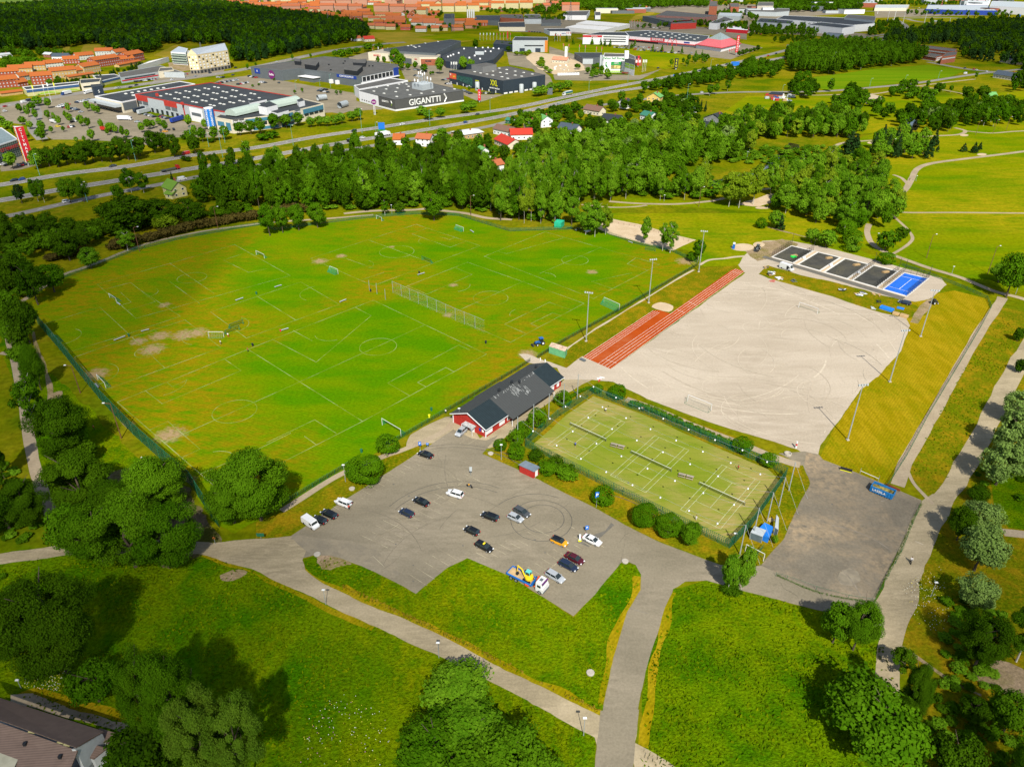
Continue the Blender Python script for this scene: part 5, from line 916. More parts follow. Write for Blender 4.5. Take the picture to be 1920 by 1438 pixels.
LF=dict(dark=leafmat('leaves_dark',(.016,.050,.0012),(.055,.115,.003),.3),mid=leafmat('leaves_mid',(.026,.086,.0012),(.088,.185,.005),.3),light=leafmat('leaves_light',(.050,.145,.003),(.160,.29,.013),.33),yel=leafmat('leaves_yellow_green',(.09,.165,.004),(.21,.29,.014),.35),silver=leafmat('leaves_silver',(.08,.145,.02),(.20,.295,.07),.3),spruce=leafmat('needles_spruce',(.008,.026,.006),(.025,.055,.010),.1),pine=leafmat('needles_pine',(.030,.085,.003),(.10,.17,.012),.2),bush=leafmat('leaves_clipped',(.028,.090,.0012),(.070,.150,.003),.2),copper=leafmat('leaves_copper',(.040,.034,.008),(.085,.065,.014),.15))
BARK=M('bark',(.06,.045,.03),.95,var=.3,scale=4);BIRCH=M('birch_bark',(.36,.34,.29),.9,var=.4,scale=3)
def crown(kind,seed,n,leaf):
 r=np.random.default_rng(seed);C_=[];S_=[]
 def ell(m):v=r.normal(size=(m,3));return v/np.linalg.norm(v,axis=1)[:,None]
 if kind in('round','silver'):m,cz,rx,rz,cr,lo=74,.56,.5,.43,.125,.55
 elif kind=='tall':m,cz,rx,rz,cr,lo=60,.56,.5,.44,.125,.45
 elif kind=='ragged':m,cz,rx,rz,cr,lo=34,.58,.5,.42,.12,.25
 elif kind=='ball':m,cz,rx,rz,cr,lo=30,.50,.5,.50,.22,.92
 elif kind=='shrub':m,cz,rx,rz,cr,lo=30,.42,.5,.42,.20,.5
 elif kind=='pine':m,cz,rx,rz,cr,lo=80,.60,.5,.38,.085,.45
 elif kind=='cone':m,cz,rx,rz,cr,lo=70,.5,.5,.5,.10,.5
 elif kind=='column':m,cz,rx,rz,cr,lo=40,.52,.5,.48,.16,.6
 if kind=='cone':
  t=r.random(m)**.8;a=r.random(m)*6.283;rad=.46*(1-t)*r.uniform(.6,1,m)
  cs=np.stack([rad*np.cos(a),rad*np.sin(a),.08+.9*t],1);cr_=(.05+.13*(1-t))
 else:
  d=ell(m);q=r.uniform(lo,1,m)**.5;cs=d*q[:,None]*np.array([rx-cr*.75,rx-cr*.75,rz-cr*.5]);
  if kind in('round','silver','tall','shrub'):u_=r.normal(size=(3,3));cs*=(.88+.11*sum(np.sin(d@u_[i]*2.2+i*2+seed)for i in range(3))/1.6)[:,None]
  if kind in('tall','ragged','column'):f=1-.45*np.clip(cs[:,2]/rz,-1,1)**2*np.sign(cs[:,2]+.3);cs[:,:2]*=f[:,None]
  if kind=='shrub':cs[:,2]*=.9
  cs[:,2]+=cz;cr_=cr*r.uniform(.55,1.35,m)
 k=r.choice(m,n,p=cr_**2/np.sum(cr_**2));d=ell(n);
 asp=np.array([1,1,.62 if kind not in('tall','ragged','column')else.5])if kind!='cone' else np.array([1,1,.35])
 rr_=cr_[k][:,None]*(r.random((n,1))**(.8 if kind=='pine' else.38))*(1.3 if kind=='pine' else 1)
 P=cs[k]+d*rr_*asp
 if kind=='ball':
  dd=P-np.array([0,0,.5]);L_=np.linalg.norm(dd,axis=1)[:,None];lob=np.array([[0.]])
  f=.44+.05*np.sin(dd[:,:1]*9+seed)*np.cos(dd[:,1:2]*8+1+seed)+.03*np.sin(dd[:,2:3]*11+dd[:,:1]*7);P=np.where(r.random((n,1))<.75,np.array([0,0,.5])+dd/np.maximum(L_,.05)*f,P)
 ctr=np.array([0,0,.5]);out=P-ctr;out/=np.maximum(np.linalg.norm(out,axis=1),.01)[:,None]
 N_=out*.55+d*.5+ell(n)*.75+np.array([0,0,.35]);N_/=np.linalg.norm(N_,axis=1)[:,None]
 t1=np.cross(N_,ell(n));t1/=np.linalg.norm(t1,axis=1)[:,None];t2=np.cross(N_,t1)
 s=leaf*r.uniform(.6,1.35,(n,1));
 V=np.stack([P-t1*s-t2*s*.6,P+t1*s-t2*s*.5,P+t1*s*.8+t2*s*.7,P-t1*s*.7+t2*s*.6],1).reshape(-1,3)
 if kind=='ball':V[:,2]=np.clip(V[:,2],.0,1)
 V[:,2]=np.clip(V[:,2],.01,1.05)
 return V
def qmesh(name,V,m):
 n=len(V)//4;me=bpy.data.meshes.new(name);me.vertices.add(4*n);me.vertices.foreach_set('co',V.astype(np.float32).ravel());me.loops.add(4*n);me.loops.foreach_set('vertex_index',np.arange(4*n,dtype=np.int32));me.polygons.add(n);me.polygons.foreach_set('loop_start',np.arange(0,4*n,4,dtype=np.int32));me.update(calc_edges=True);me.validate();
 if m:me.materials.append(m)
 return me
def trunkmesh(name,kind,seed,m,wide=1.0):
 r=random.Random(seed);mb=MB();top={'cone':.95,'ball':.3,'shrub':.35,'pine':.8}.get(kind,.82);rb=.028 if kind!='tall' else.014
 if kind in('ball','shrub'):rb=.03
 p=Vector((0,0,-.01));k=6;rad=rb;pts=[p]
 for i in range(k):q=Vector((r.uniform(-.012,.012)*(i+1),r.uniform(-.012,.012)*(i+1),top*(i+1)/k));mb.tube(p,q,rad,rad*.78,6,m,cap=False);p=q;rad*=.78;pts.append(q)
 for i in range(9):
  b=pts[2+i%4];a=r.uniform(0,6.28);L_=r.uniform(.16,.34);e_=b+Vector((math.cos(a)*L_*.8,math.sin(a)*L_*.8,L_*.75));mb.tube(b,e_,rb*.42,rb*.1,4,m,cap=False)
 o=mb.build(name,None);me=o.data;bpy.data.objects.remove(o);return me
TM={}
def tmesh(kind,leafk,lod,var):
 key=(kind,leafk,lod,var)
 if key not in TM:
  n,lf={9:(90000,.0062),0:(48000,.0085),1:(8500,.0185),2:(1800,.036),3:(420,.065)}[lod]
  if kind=='ball':n=int(n*1.3);lf*=.8
  if kind=='ragged':n=int(n*.6)
  bk=BIRCH if(kind in('tall','ragged')and leafk in('light','mid','yel'))else BARK
  V=crown(kind,hash((kind,leafk,var))%9999 if False else(len(TM)*17+5),n,lf)
  c=qmesh('crown',V,LF[leafk]);t=trunkmesh('trunk',kind,len(TM)+3,bk);TM[key]=(c,t)
 return TM[key]
KN={'round':'broadleaf_tree','silver':'willow_tree','tall':'birch_tree','ragged':'birch_tree','ball':'round_bush','shrub':'shrub','pine':'pine_tree','cone':'spruce_tree','column':'poplar_tree'}
KC={'round':'tree','silver':'tree','tall':'tree','ragged':'tree','ball':'bush','shrub':'shrub','pine':'tree','cone':'tree','column':'tree'}
trc=random.Random(5);NT=[0]
WIND=.0
def tree_at(p,h,w_,kind,leafk,label,group=None,lod=None,name=None):
 NT[0]+=1
 dist=math.hypot(p.y,CAMH);px=h*FPX/dist
 if lod is None:lod=9 if px>175 else 0 if px>120 else 1 if px>42 else 2 if px>18 else 3
 c,t=tmesh(kind,leafk,lod,NT[0]%(2 if lod==9 else 3 if lod==0 else 4))
 nm=name or KN[kind];e=bpy.data.objects.new(nm,None);COL.objects.link(e);e.location=(p.x,p.y,0);e.scale=(w_,w_*trc.uniform(.9,1.1),h);e.rotation_euler=(0,0,trc.uniform(0,6.28));e.empty_display_size=.1
 props(e,label,KC[kind],group)
 if kind in('tall','ragged','round')and lod<3:
  pass
 oc=bpy.data.objects.new('crown',c);COL.objects.link(oc);oc.parent=e
 if kind not in('ball',)or h>4:
  ot=bpy.data.objects.new('trunk',t);COL.objects.link(ot);ot.parent=e;s=h/max(w_,.1);ot.scale=(min(1,s),min(1,s),1)
 return e
def T(x,yb,yt,w_,kind,leafk,label,group=None,**k):
 p=G(x,yb);h=max(1.2,vh(x,yb,yt)*1.0);m=mpp(x,yb)
 dep=math.atan2(CAMH,p.y);wm=w_*m
 if kind in('ball','shrub','round','silver'):
  cz,rz={'ball':(.5,.5),'shrub':(.42,.42)}.get(kind,(.56,.44));yc=(yb+yt)/2;C0=G(x,yc);dd=math.atan2(CAMH,C0.y);S2=(yb-yt)/2*mpp(x,yc);q=S2*S2-(wm/2*math.sin(dd))**2
  h=max(wm*.62,math.sqrt(max(q,0))/(rz*math.cos(dd)));p=G(x,yc,cz*h);p.z=0
 return tree_at(p,h,wm*1.04,kind,leafk,label,group,**k)
for a in[(85,1262,1075,178,'round','dark','huge dark broadleaf tree with pale split trunks left of the lower meadow'),(170,1322,1232,95,'round','mid','broadleaf tree beside the path above the brown-tiled building'),(258,1375,1225,78,'round','mid','leafy tree left of the pair behind the brown-tiled building'),(325,1400,1225,120,'round','mid','tall bright leafy tree casting a shadow on the lower meadow'),(390,1395,1235,60,'column','mid','slim leafy tree at the right of the lower left group'),(262,1480,1350,150,'round','dark','broad tree at the bottom edge right of the tiled building'),(400,1470,1295,110,'pine','pine','yellow-green pine left of its twin at the bottom edge'),(470,1480,1300,105,'pine','pine','yellow-green pine right of its twin at the bottom edge'),(855,1345,1232,150,'round','light','broad round-crowned tree beside the gravel road, the upper of two'),(885,1425,1305,165,'round','light','leafy tree at the bottom edge, top crown of the big clump'),(812,1460,1335,140,'round','mid','leafy tree at the left of the big bottom clump'),(870,1520,1385,185,'round','mid','leafy tree in the middle of the big bottom clump, cut by the edge'),(955,1480,1345,150,'round','mid','leafy tree right of centre in the big bottom clump'),(1000,1490,1390,120,'round','mid','leafy crown at the right end of the big bottom clump'),(1655,1420,1265,215,'round','mid','very large round tree in the lower right corner of the meadow'),(1690,1262,1220,55,'ragged','dark','small ragged tree at the end of the park road'),(1575,1200,1120,66,'round','mid','dark birch left of its twin beside the service road'),(1618,1210,1116,70,'round','mid','dark birch right of its twin beside the service road'),(1364,1112,1030,42,'tall','light','leafy birch with white trunk beside the road fork, left of two'),(1388,1112,1020,38,'tall','light','leafy birch beside the road fork, right of two'),(1372,1118,1088,40,'shrub','dark','dark shrub at the foot of the road fork birches'),(255,1062,922,138,'column','mid','massive windblown tree left of the gravel junction'),(195,1050,938,118,'column','mid','windblown tree just left of the massive one'),(225,1000,900,105,'column','dark','windblown crown above the massive tree'),(330,1058,942,125,'column','mid','leafy tree merging right of the massive windblown tree'),(155,1030,944,100,'column','mid','leafy tree at the left end of the windblown group'),(305,960,860,118,'column','mid','windblown tree in front of the tall net fence'),(160,950,845,125,'column','dark','dark windblown tree between path and net fence, the lower of two'),(130,865,745,105,'column','dark','dark windblown tree between path and net fence, the upper of two'),(70,800,700,60,'ragged','mid','thin straggly tree leaning over the left path'),(490,975,834,122,'column','mid','big dense tree at the lower corner of the playing field'),(440,980,868,105,'column','mid','small tree joined left of the big field corner tree'),(20,995,865,100,'column','dark','dark tree at the left edge below the yellow clearing'),(62,990,890,78,'column','dark','dark tree right beside the left edge tree'),(10,900,790,40,'tall','dark','dark slim tree cut by the left edge'),(60,730,640,45,'shrub','mid','bushy tree left of the trail by the net fence'),(38,632,555,55,'round','dark','dark tree over the bend of the left path'),(20,540,470,60,'round','dark','dark tree cluster left of the umbrella willow'),(55,560,490,50,'round','dark','dark tree beside the path entering the field'),(165,500,463,44,'silver','light','umbrella-shaped pale willow by the field fence, upper right of two'),(92,542,492,58,'silver','mid','umbrella-shaped willow by the field fence, lower left of two'),(240,470,428,40,'ragged','light','thin pale tree with bare trunk inside the hedge line'),(24,475,408,38,'tall','dark','dark pointed tree left of the group of poplars by the road meadow'),(70,455,396,32,'tall','dark','dark pointed tree in the middle of the poplar group'),(100,455,388,40,'tall','dark','tallest dark tree of the poplar group'),(120,480,425,50,'round','dark','broad dark tree below the poplar group'),(155,462,425,36,'round','dark','low dark tree right of the poplar group'),(42,382,345,22,'pine','spruce','small pine between the carriageways at the left'),(72,378,332,24,'tall','mid','thin tree between the carriageways beside the small pine'),(84,380,330,20,'tall','mid','second thin tree between the carriageways'),(124,373,330,32,'round','mid','round tree between the carriageways'),(150,372,332,28,'round','mid','tree with pale trunk between the carriageways'),(247,362,312,30,'tall','mid','tall tree beside the local road, left of two'),(270,362,318,30,'tall','mid','tall tree beside the local road, right of two'),(218,372,345,26,'round','mid','small round tree at the driveway of the yellow house'),(325,345,322,10,'cone','spruce','narrow spruce behind the yellow house'),(235,425,362,105,'round','dark','big dark tree mass left of the yellow house'),(300,418,370,60,'round','dark','dark tree in front of the yellow house'),(200,405,378,50,'shrub','dark','low dark bush left of the big tree mass'),(350,415,368,58,'round','dark','dark tree right below the yellow house'),(310,425,405,48,'ball','yel','yellow-green round bush behind the hedge'),(812,405,355,50,'round','mid','solid round tree standing forward at the field fence'),(722,404,372,18,'ragged','mid','small thin tree by the corner goal'),(748,398,376,22,'round','dark','dark small tree by the path behind the field'),(500,432,378,34,'round','mid','tree in the fence recess, leftmost of its row'),(525,428,380,32,'round','mid','tree in the fence recess, second from left'),(556,424,378,34,'round','mid','tree in the fence recess, third from left'),(592,420,378,38,'round','mid','tree in the fence recess, rightmost of its row'),(1098,440,378,42,'tall','light','birch with white trunk at the sand court, left of three'),(1115,444,372,40,'tall','light','birch with white trunk at the sand court, middle of three'),(1135,440,380,34,'tall','yel','yellow-green birch at the sand court, right of three'),(1208,458,402,22,'tall','light','slim birch standing before the sand court'),(1242,470,414,22,'ragged','light','thin leaning birch before the sand court'),(1256,474,410,30,'ragged','light','crooked birch at the right end of the sand court'),(1308,492,442,26,'tall','mid','dark birch leaning at the floodlight mast'),(1296,490,470,20,'shrub','mid','shrub at the foot of the dark birch'),(1366,388,318,50,'tall','yel','yellow-green birch of the clump at the park path, left'),(1385,390,312,52,'tall','yel','yellow-green birch of the clump at the park path, middle'),(1412,384,300,50,'tall','yel','yellow-green birch of the clump at the park path, right'),(685,908,849,70,'ball','bush','largest clipped round bush at the car park corner'),(727,852,812,45,'ball','bush','clipped round bush behind the largest one'),(938,846,822,27,'ball','bush','clipped ball bush nearest the car park lamp'),(966,838,804,34,'ball','bush','tall clipped ball bush in the row by the clubhouse'),(968,862,832,34,'ball','bush','clipped ball bush at the shed side of the hedge'),(984,822,788,33,'ball','bush','clipped ball bush third along the clubhouse alley'),(1008,802,764,34,'ball','bush','clipped ball bush fourth along the clubhouse alley'),(1055,762,732,36,'ball','bush','clipped ball bush at the far end of the clubhouse alley'),(1006,868,840,34,'shrub','dark','dark leafy shrub behind the red shed'),(1026,892,860,38,'ball','bush','pale clipped bush right of the red shed'),(1044,880,852,30,'shrub','dark','loose shrub behind the pale clipped bush'),(1062,902,864,50,'shrub','mid','wide leafy shrub at the left court fence corner'),(1132,948,910,44,'ball','bush','clipped ball bush beside the blue parking sign'),(1210,990,942,48,'ball','bush','clipped ball bush at the courts, left of the pair'),(1255,1008,960,50,'ball','bush','clipped ball bush at the courts, right of the pair'),(1294,1020,974,42,'round','mid','leafy small tree right of the clipped pair'),(1158,748,720,36,'ball','bush','clipped ball bush at the back corner of the courts'),(1120,738,718,26,'shrub','mid','low shrub left of the back corner ball bush'),(1393,850,818,38,'ball','bush','clipped ball bush along the far court fence'),(1443,874,848,40,'ball','bush','low clipped bush near the far right court corner'),(1185,762,748,18,'shrub','mid','small shrub beside the court gate'),(1454,1020,1000,14,'shrub','light','small bush beside the blue tarpaulin'),(1524,452,426,30,'silver','light','pale round willow bush near the padel courts, left of the pair'),(1552,460,428,38,'silver','light','pale round willow bush near the padel courts, right of the pair'),(1598,458,428,40,'ball','bush','clipped bush behind the pale pair'),(1602,472,442,32,'ball','light','light clipped bush in front of the clipped one'),(1588,440,412,38,'ball','bush','darker clipped bush farther behind'),(1610,425,392,34,'ball','bush','clipped bush at the foot of the poplar stand'),(1665,466,430,40,'round','mid','round tree at the path fork'),(1692,450,422,28,'round','dark','dark round tree right of the path fork tree'),(1663,496,472,32,'ball','bush','clipped bush behind the blue padel court'),(1428,428,408,22,'ball','bush','ball bush alone on the lawn'),(1458,424,392,34,'round','light','light round bush beside the sandy patch'),(1462,432,402,18,'cone','spruce','small dark conifer in front of the light bush'),(1885,905,825,80,'silver','silver','pale silver willow by the park road, lowest of the upper group'),(1908,850,765,84,'silver','silver','pale silver willow by the park road, middle of the upper group'),(1914,790,728,64,'silver','silver','pale silver willow by the park road, top of the upper group'),(1842,1005,930,78,'silver','silver','silver willow right of the road junction, upper'),(1846,1068,980,86,'silver','silver','silver willow right of the road junction, lower'),(1808,1008,945,50,'round','dark','dark tree in front of the junction willows'),(1838,1145,1072,78,'silver','silver','silver willow below the junction, beside the dry strip'),(1838,945,905,44,'shrub','dark','dark bushes between road and lawn'),(1850,1250,1150,95,'round','dark','dark birch thicket tree left of the brown clearing'),(1905,1240,1120,70,'ragged','mid','ragged birch with white limbs at the right edge'),(1900,1380,1290,90,'silver','mid','grey-green willow at the lower right edge'),(1830,1360,1300,60,'round','dark','dark bushy tree by the lower right trail'),(1910,1500,1370,90,'tall','mid','feathery tree in the bottom right corner'),(1800,1470,1370,100,'round','dark','dark tree at the bottom edge right of the great round tree'),(1720,1350,1240,60,'round','dark','dark crown behind the great round tree'),(1905,545,470,60,'round','mid','bushy tree at the right edge beyond the fenced path'),(1878,530,490,40,'shrub','light','light shrub left of the right edge tree'),(1912,640,610,20,'shrub','dark','dark bush at the right edge by the park road'),(1915,700,670,24,'shrub','dark','second dark bush by the park road edge'),(1590,290,245,34,'cone','spruce','dark spruce beside the looping path'),(1600,292,250,30,'cone','spruce','second dark spruce beside the looping path'),(1806,285,268,14,'cone','spruce','small spruce on the open lawn, left'),(1825,287,266,16,'cone','spruce','small spruce on the open lawn, right'),(1836,282,266,10,'cone','spruce','tiny spruce on the open lawn'),(1757,285,272,8,'cone','spruce','small spruce at the edge of the mixed grove')]:
 T(*a)
SKIP=[]
def cluster(poly,n,hr,wr,kinds,label,group,mind=.6,avoid=(),seed=1,fn=None,stuff=None):
 r=random.Random(seed);xs=[p[0]for p in poly];ys=[p[1]for p in poly];P=[];tries=0
 W=[G(*p)for p in poly];bx=(min(p.x for p in W),max(p.x for p in W),min(p.y for p in W),max(p.y for p in W))
 while len(P)<n and tries<n*60:
  tries+=1;p=Vector((r.uniform(bx[0],bx[1]),r.uniform(bx[2],bx[3]),0));q=proj((p.x,p.y,0))
  if not inside(q[0],q[1],poly)or any(inside(q[0],q[1],a)for a in avoid):continue
  w_=r.uniform(*wr)
  if any((p-o_[0]).length<(w_+o_[1])*.5*mind for o_ in P):continue
  P.append((p,w_))
 ymed=sorted(p.y for p,_ in P)[len(P)//2];xx=sorted(proj((p.x,p.y,0))[0]for p,_ in P);xq=(xx[len(xx)//3],xx[2*len(xx)//3])
 for p,w_ in P:
  k,lf=r.choice(kinds);h=r.uniform(*hr)
  if k in('silver','shrub','ball'):h*=.75
  q=proj((p.x,p.y,0));hw='tall' if h>(hr[0]+hr[1])/2 else 'smaller';pos=('back' if p.y>ymed else 'front')+' '+('left' if q[0]<xq[0]else 'middle' if q[0]<xq[1]else 'right')
  nm={'round':'tree','silver':'willow','tall':'birch','ragged':'thin birch','cone':'spruce','shrub':'shrub','ball':'bush','column':'poplar','pine':'pine'}[k]
  cn={'dark':'dark','mid':'green','light':'pale','yel':'yellow-green','silver':'silvery','spruce':'dark','pine':'olive','bush':'clipped green','copper':'copper brown'}[lf]
  if k=='round' and h*FPX/math.hypot(p.y,CAMH)<31:SKIP.append((p,h,w_,lf));continue
  tree_at(p,h,w_ if k!='cone' else w_*.7,k,lf,hw+' '+cn+' '+nm+' '+label+', '+pos,group)
BR=[('tall','mid'),('tall','mid'),('tall','light'),('round','mid'),('round','dark'),('tall','dark')]
BL=[('tall','light'),('tall','yel'),('tall','light'),('round','light'),('tall','mid'),('round','mid')]
cluster([(470,392),(600,398),(740,392),(800,385),(900,398),(930,405),(930,345),(880,325),(800,308),(700,312),(600,326),(520,335),(470,350)],66,(18,26),(7,11),BR,'in the dense belt behind the playing field','trees of the belt behind the playing field',.62,seed=2)
cluster([(370,400),(470,396),(500,340),(470,325),(400,345),(360,370)],14,(9,15),(8,12),[('round','dark'),('round','mid'),('silver','mid'),('tall','dark')],'right of the pale yellow house','trees right of the pale yellow house',.6,seed=3)
cluster([(380,330),(470,300),(475,325),(400,345)],5,(14,19),(6,8),[('tall','mid'),('tall','dark')],'beside the local road','tall trees beside the local road',.7,seed=31)
cluster([(900,405),(960,420),(1080,432),(1090,400),(1130,385),(1200,376),(1290,378),(1340,372),(1340,362),(1270,362),(1180,358),(1100,345),(1000,330),(930,350)],62,(17,24),(6,10),BL,'in the sunlit wood right of the belt','trees of the sunlit wood behind the sand court',.62,seed=4)
cluster([(950,325),(1000,330),(1100,345),(1180,355),(1260,345),(1290,325),(1400,300),(1420,270),(1360,245),(1250,245),(1150,255),(1040,268),(960,300)],62,(13,20),(8,13),BL+[('silver','silver'),('round','dark')],'in the wood below the hamlet','trees of the wood below the hamlet',.66,seed=5,avoid=[[(930,330),(975,330),(975,290),(930,290)],[(1290,262),(1370,262),(1370,235),(1290,235)],[(985,275),(1000,285),(960,290),(950,280)]])
cluster([(960,222),(1100,206),(1250,186),(1320,190),(1320,240),(1230,245),(1100,258),(1040,262),(1010,235)],44,(8,14),(7,11),[('round','dark'),('round','mid'),('tall','dark'),('shrub','mid'),('silver','silver')],'between the hamlet houses','garden trees of the hamlet',.75,seed=6,avoid=[[(1090,224),(1165,246),(1165,215),(1090,205)],[(1205,202),(1245,202),(1245,188),(1205,188)],[(1190,236),(1222,236),(1222,218),(1190,218)]])
cluster([(1340,265),(1440,262),(1540,260),(1600,262),(1630,258),(1600,235),(1520,222),(1420,225),(1360,240)],36,(14,20),(9,13),[('round','mid'),('round','dark'),('tall','mid'),('round','light')],'along the stream below the yellow lawn','trees along the stream',.68,seed=7)
cluster([(1440,395),(1500,415),(1560,430),(1680,435),(1690,405),(1640,365),(1660,335),(1600,318),(1520,325),(1460,340),(1440,365)],48,(14,20),(8,11),[('tall','yel'),('tall','light'),('round','mid'),('column','light'),('round','light')],'in the windblown poplar stand by the padel courts','trees of the poplar stand by the padel courts',.64,seed=8)
cluster([(1420,330),(1480,300),(1540,296),(1560,302),(1520,318),(1450,335)],12,(6,10),(8,12),[('round','mid'),('shrub','light'),('silver','light')],'beside the looping path','low trees beside the looping path',.7,seed=9)
cluster([(1240,365),(1290,360),(1360,352),(1380,372),(1300,374),(1250,374)],8,(5,7),(8,10),[('silver','light'),('silver','mid')],'at the stream bend','low willows at the stream bend',.7,seed=10)
cluster([(1640,300),(1690,306),(1740,300),(1752,275),(1700,262),(1650,272),(1635,285)],22,(12,17),(9,12),[('round','light'),('cone','spruce'),('silver','light'),('cone','spruce')],'in the mixed grove by the lawn','trees of the mixed grove by the lawn',.6,seed=12)
cluster([(1700,250),(1750,252),(1800,247),(1830,240),(1920,240),(1920,205),(1850,195),(1740,205),(1700,225)],30,(12,18),(8,11),[('tall','dark'),('round','dark'),('tall','mid'),('silver','silver')],'in the dark wood at the right edge','trees of the dark wood at the right edge',.65,seed=13)
def row(pts,w_,hpx,kind,leafk,label,group,name=None):
 for i,(x,y)in enumerate(pts):T(x,y,y-hpx*trc.uniform(.85,1.15),w_*trc.uniform(.85,1.1),kind,leafk,label if '%' not in label else label%ORD[i],group)
row([(70+i*16.5,306-i*1.5+(i%3)*2)for i in range(12)],30,34,'round','dark','%s tree from the left in the dark hedge row by the motorway','dark trees between car park and motorway')
row([(258,286),(285,280),(300,276),(322,287),(362,282)],32,34,'round','dark','%s tree from the left in the group by the slip below the car park','trees below the retail car park')
row([(357,262),(377,262),(400,260),(420,258),(448,250),(468,248),(486,246),(512,238),(535,236),(558,232)],24,24,'round','mid','%s tree from the left in front of the blue and cream shop','trees before the blue and cream shop')
row([(582,236),(598,234),(612,234),(628,232),(640,229),(659,225),(671,222)],20,20,'round','light','%s round tree from the left between blue shop and purple sign','round trees right of the blue shop')
row([(492,262),(510,258)],30,12,'shrub','mid','%s low shrub below the blue and cream shop','low shrubs by the motorway')
row([(802,222),(825,218),(790,214),(872,210),(885,205),(1008,148+30),(1018,176),(1035,172),(1050,170),(1065,165)],22,16,'round','light','%s bush from the left on the bank before the big stores','bushes on the motorway bank')
row([(345,262),(300+96,268),(212,290),(152,287),(345,302),(352,303),(394,300)],16,10,'shrub','dark','%s low dark bush on the motorway verge','low verge bushes')
for i,(x,y,hp,w_)in enumerate([(35,210,18,12),(50,216,20,12),(65,222,20,12),(40,232,14,16),(55,240,14,16),(75,252,16,16),(88,222,16,12),(100,226,16,10),(108,232,16,12),(122,222,16,10),(129,228,18,12),(150,234,20,14),(163,238,20,12),(162,206,18,12),(175,210,16,10),(183,212,14,10),(126,208,16,10),(188,240,18,10),(200,252,12,9),(206,246,18,18),(215,248,14,12),(228,255,20,11),(237,256,14,12),(170,262,22,14),(157,266,12,8),(142,266,10,8),(264,246,18,14),(276,240,18,16),(286,238,14,12),(297,234,14,14),(308,243,18,14),(352,235,22,16),(363,248,14,12),(354,254,12,8),(383,240,18,12),(95,248,12,9),(118,246,10,8),(68,196,16,22),(88,200,18,14),(58,205,14,18),(76,244,20,16),(12,240,14,22),(28,250,14,20),(0,232,16,20),(48,262,20,14),(75,262,24,20),(64,312,30,26),(18,312,30,26)]):
 T(x,y,y-hp,w_,'round','light' if i%3 else 'mid','young %s tree in the grass islands of the left retail car park'%('light green' if i%3 else 'mid green'),'young trees of the left retail car park')
for i,(x,y,hp)in enumerate([(474,164,6),(486,161,5),(553,177,9),(567,174,10),(514,152,6),(631,179,11),(639,178,9),(465,132,14),(549,113,12),(583,109,9),(480,125,8),(880,170,9),(895,170,8),(808,142,9),(812,141,8)]):T(x,y,y-hp,7,'tall','mid','small young tree in the shop car parks','young trees of the shop car parks')
for i,(x,y,hp,w_)in enumerate([(740,118,28,24),(750,124,26,22),(708,118,14,9),(720,118,12,9),(752,130,14,12),(765,130,12,12),(778,128,14,12),(795,134,14,16),(824,133,26,17),(868,128,24,18),(883,128,18,15),(640,108,16,20),(655,104,14,18),(628,106,12,14),(668,98,8,20),(690,92,8,24),(710,90,8,20)]):T(x,y,y-hp,w_,'round','light' if i in(8,9,10)else 'mid','%s leafy tree from the left along the street by the beige shops'%ORD[i],'trees along the street by the beige shops')
cluster([(880,90),(940,88),(985,92),(995,100),(960,100),(900,96)],10,(9,14),(8,11),[('round','dark'),('cone','spruce')],'left of the white and orange hall','trees left of the white and orange hall',.6,seed=14)
cluster([(965,105),(1000,112),(1020,138),(1032,138),(1010,108),(990,100)],12,(6,9),(7,10),[('round','yel'),('silver','light')],'at the edge of the stone yard','shrubby trees at the stone yard',.6,seed=15)
cluster([(1080,130),(1105,150),(1150,158),(1150,140),(1118,130)],12,(6,10),(7,10),[('round','mid'),('round','light')],'before the white self storage','trees before the self storage building',.6,seed=16)
for i,(x,y)in enumerate([(1074,84),(1095,82),(1110,84),(1126,86),(1134,88),(1144,88),(1152,84),(1224,97),(1241,98),(1260,100),(1184,92),(1190,88),(1278,101),(1304,108),(1316,108),(1062,80),(1042,76)]):T(x,y,y-14,7,'cone','mid','%s pointed tree from the left along the hardware store car park'%ORD[i],'pointed trees along the hardware store')
cluster([(1250,130),(1340,118),(1342,112),(1290,112),(1255,122)],16,(7,10),(5,7),[('tall','mid')],'in the poplar row by the motorway','poplar row by the motorway',.55,seed=17)
row([(1385+i*7,107-i*2)for i in range(6)],10,12,'tall','dark','%s dark tree behind the BAUHAUS pylon','dark trees behind the pylon')
cluster([(1200,180),(1320,165),(1400,150),(1460,150),(1470,128),(1420,122),(1300,148),(1210,168)],40,(9,15),(7,10),[('tall','mid'),('round','mid'),('tall','dark'),('round','dark')],'between motorway and yellow lawn','trees between motorway and yellow lawn',.65,seed=18)
row([(1283,196),(1291,198),(1299,200),(1307,201),(1314,205),(1322,210),(1278,192)],8,20,'cone','spruce','%s spruce from the left in the group at the yellow lawn','spruces at the yellow lawn')
row([(1330,180),(1342,178),(1364,171),(1556,172)],15,26,'tall','mid','%s lone poplar from the left on the yellow lawn','lone poplars on the yellow lawn')
cluster([(1480,135),(1560,142),(1640,128),(1720,122),(1735,112),(1700,105),(1640,98),(1600,92),(1540,92),(1480,102),(1470,120)],62,(16,24),(7,10),[('tall','mid'),('tall','mid'),('tall','dark'),('round','mid')],'in the tall grove above the green crop field','trees of the tall grove above the crop field',.55,seed=19)
cluster([(1480,190),(1530,186),(1535,160),(1500,158),(1478,172)],12,(12,17),(10,13),[('round','mid'),('round','dark')],'beside the storage yard of the lane','trees beside the lane storage yard',.6,seed=20)
cluster([(1570,200),(1610,214),(1620,195),(1600,180),(1575,190)],13,(12,17),(9,13),[('round','mid'),('round','dark')],'on the hump of the yellow lawn','trees on the yellow lawn hump',.6,seed=21)
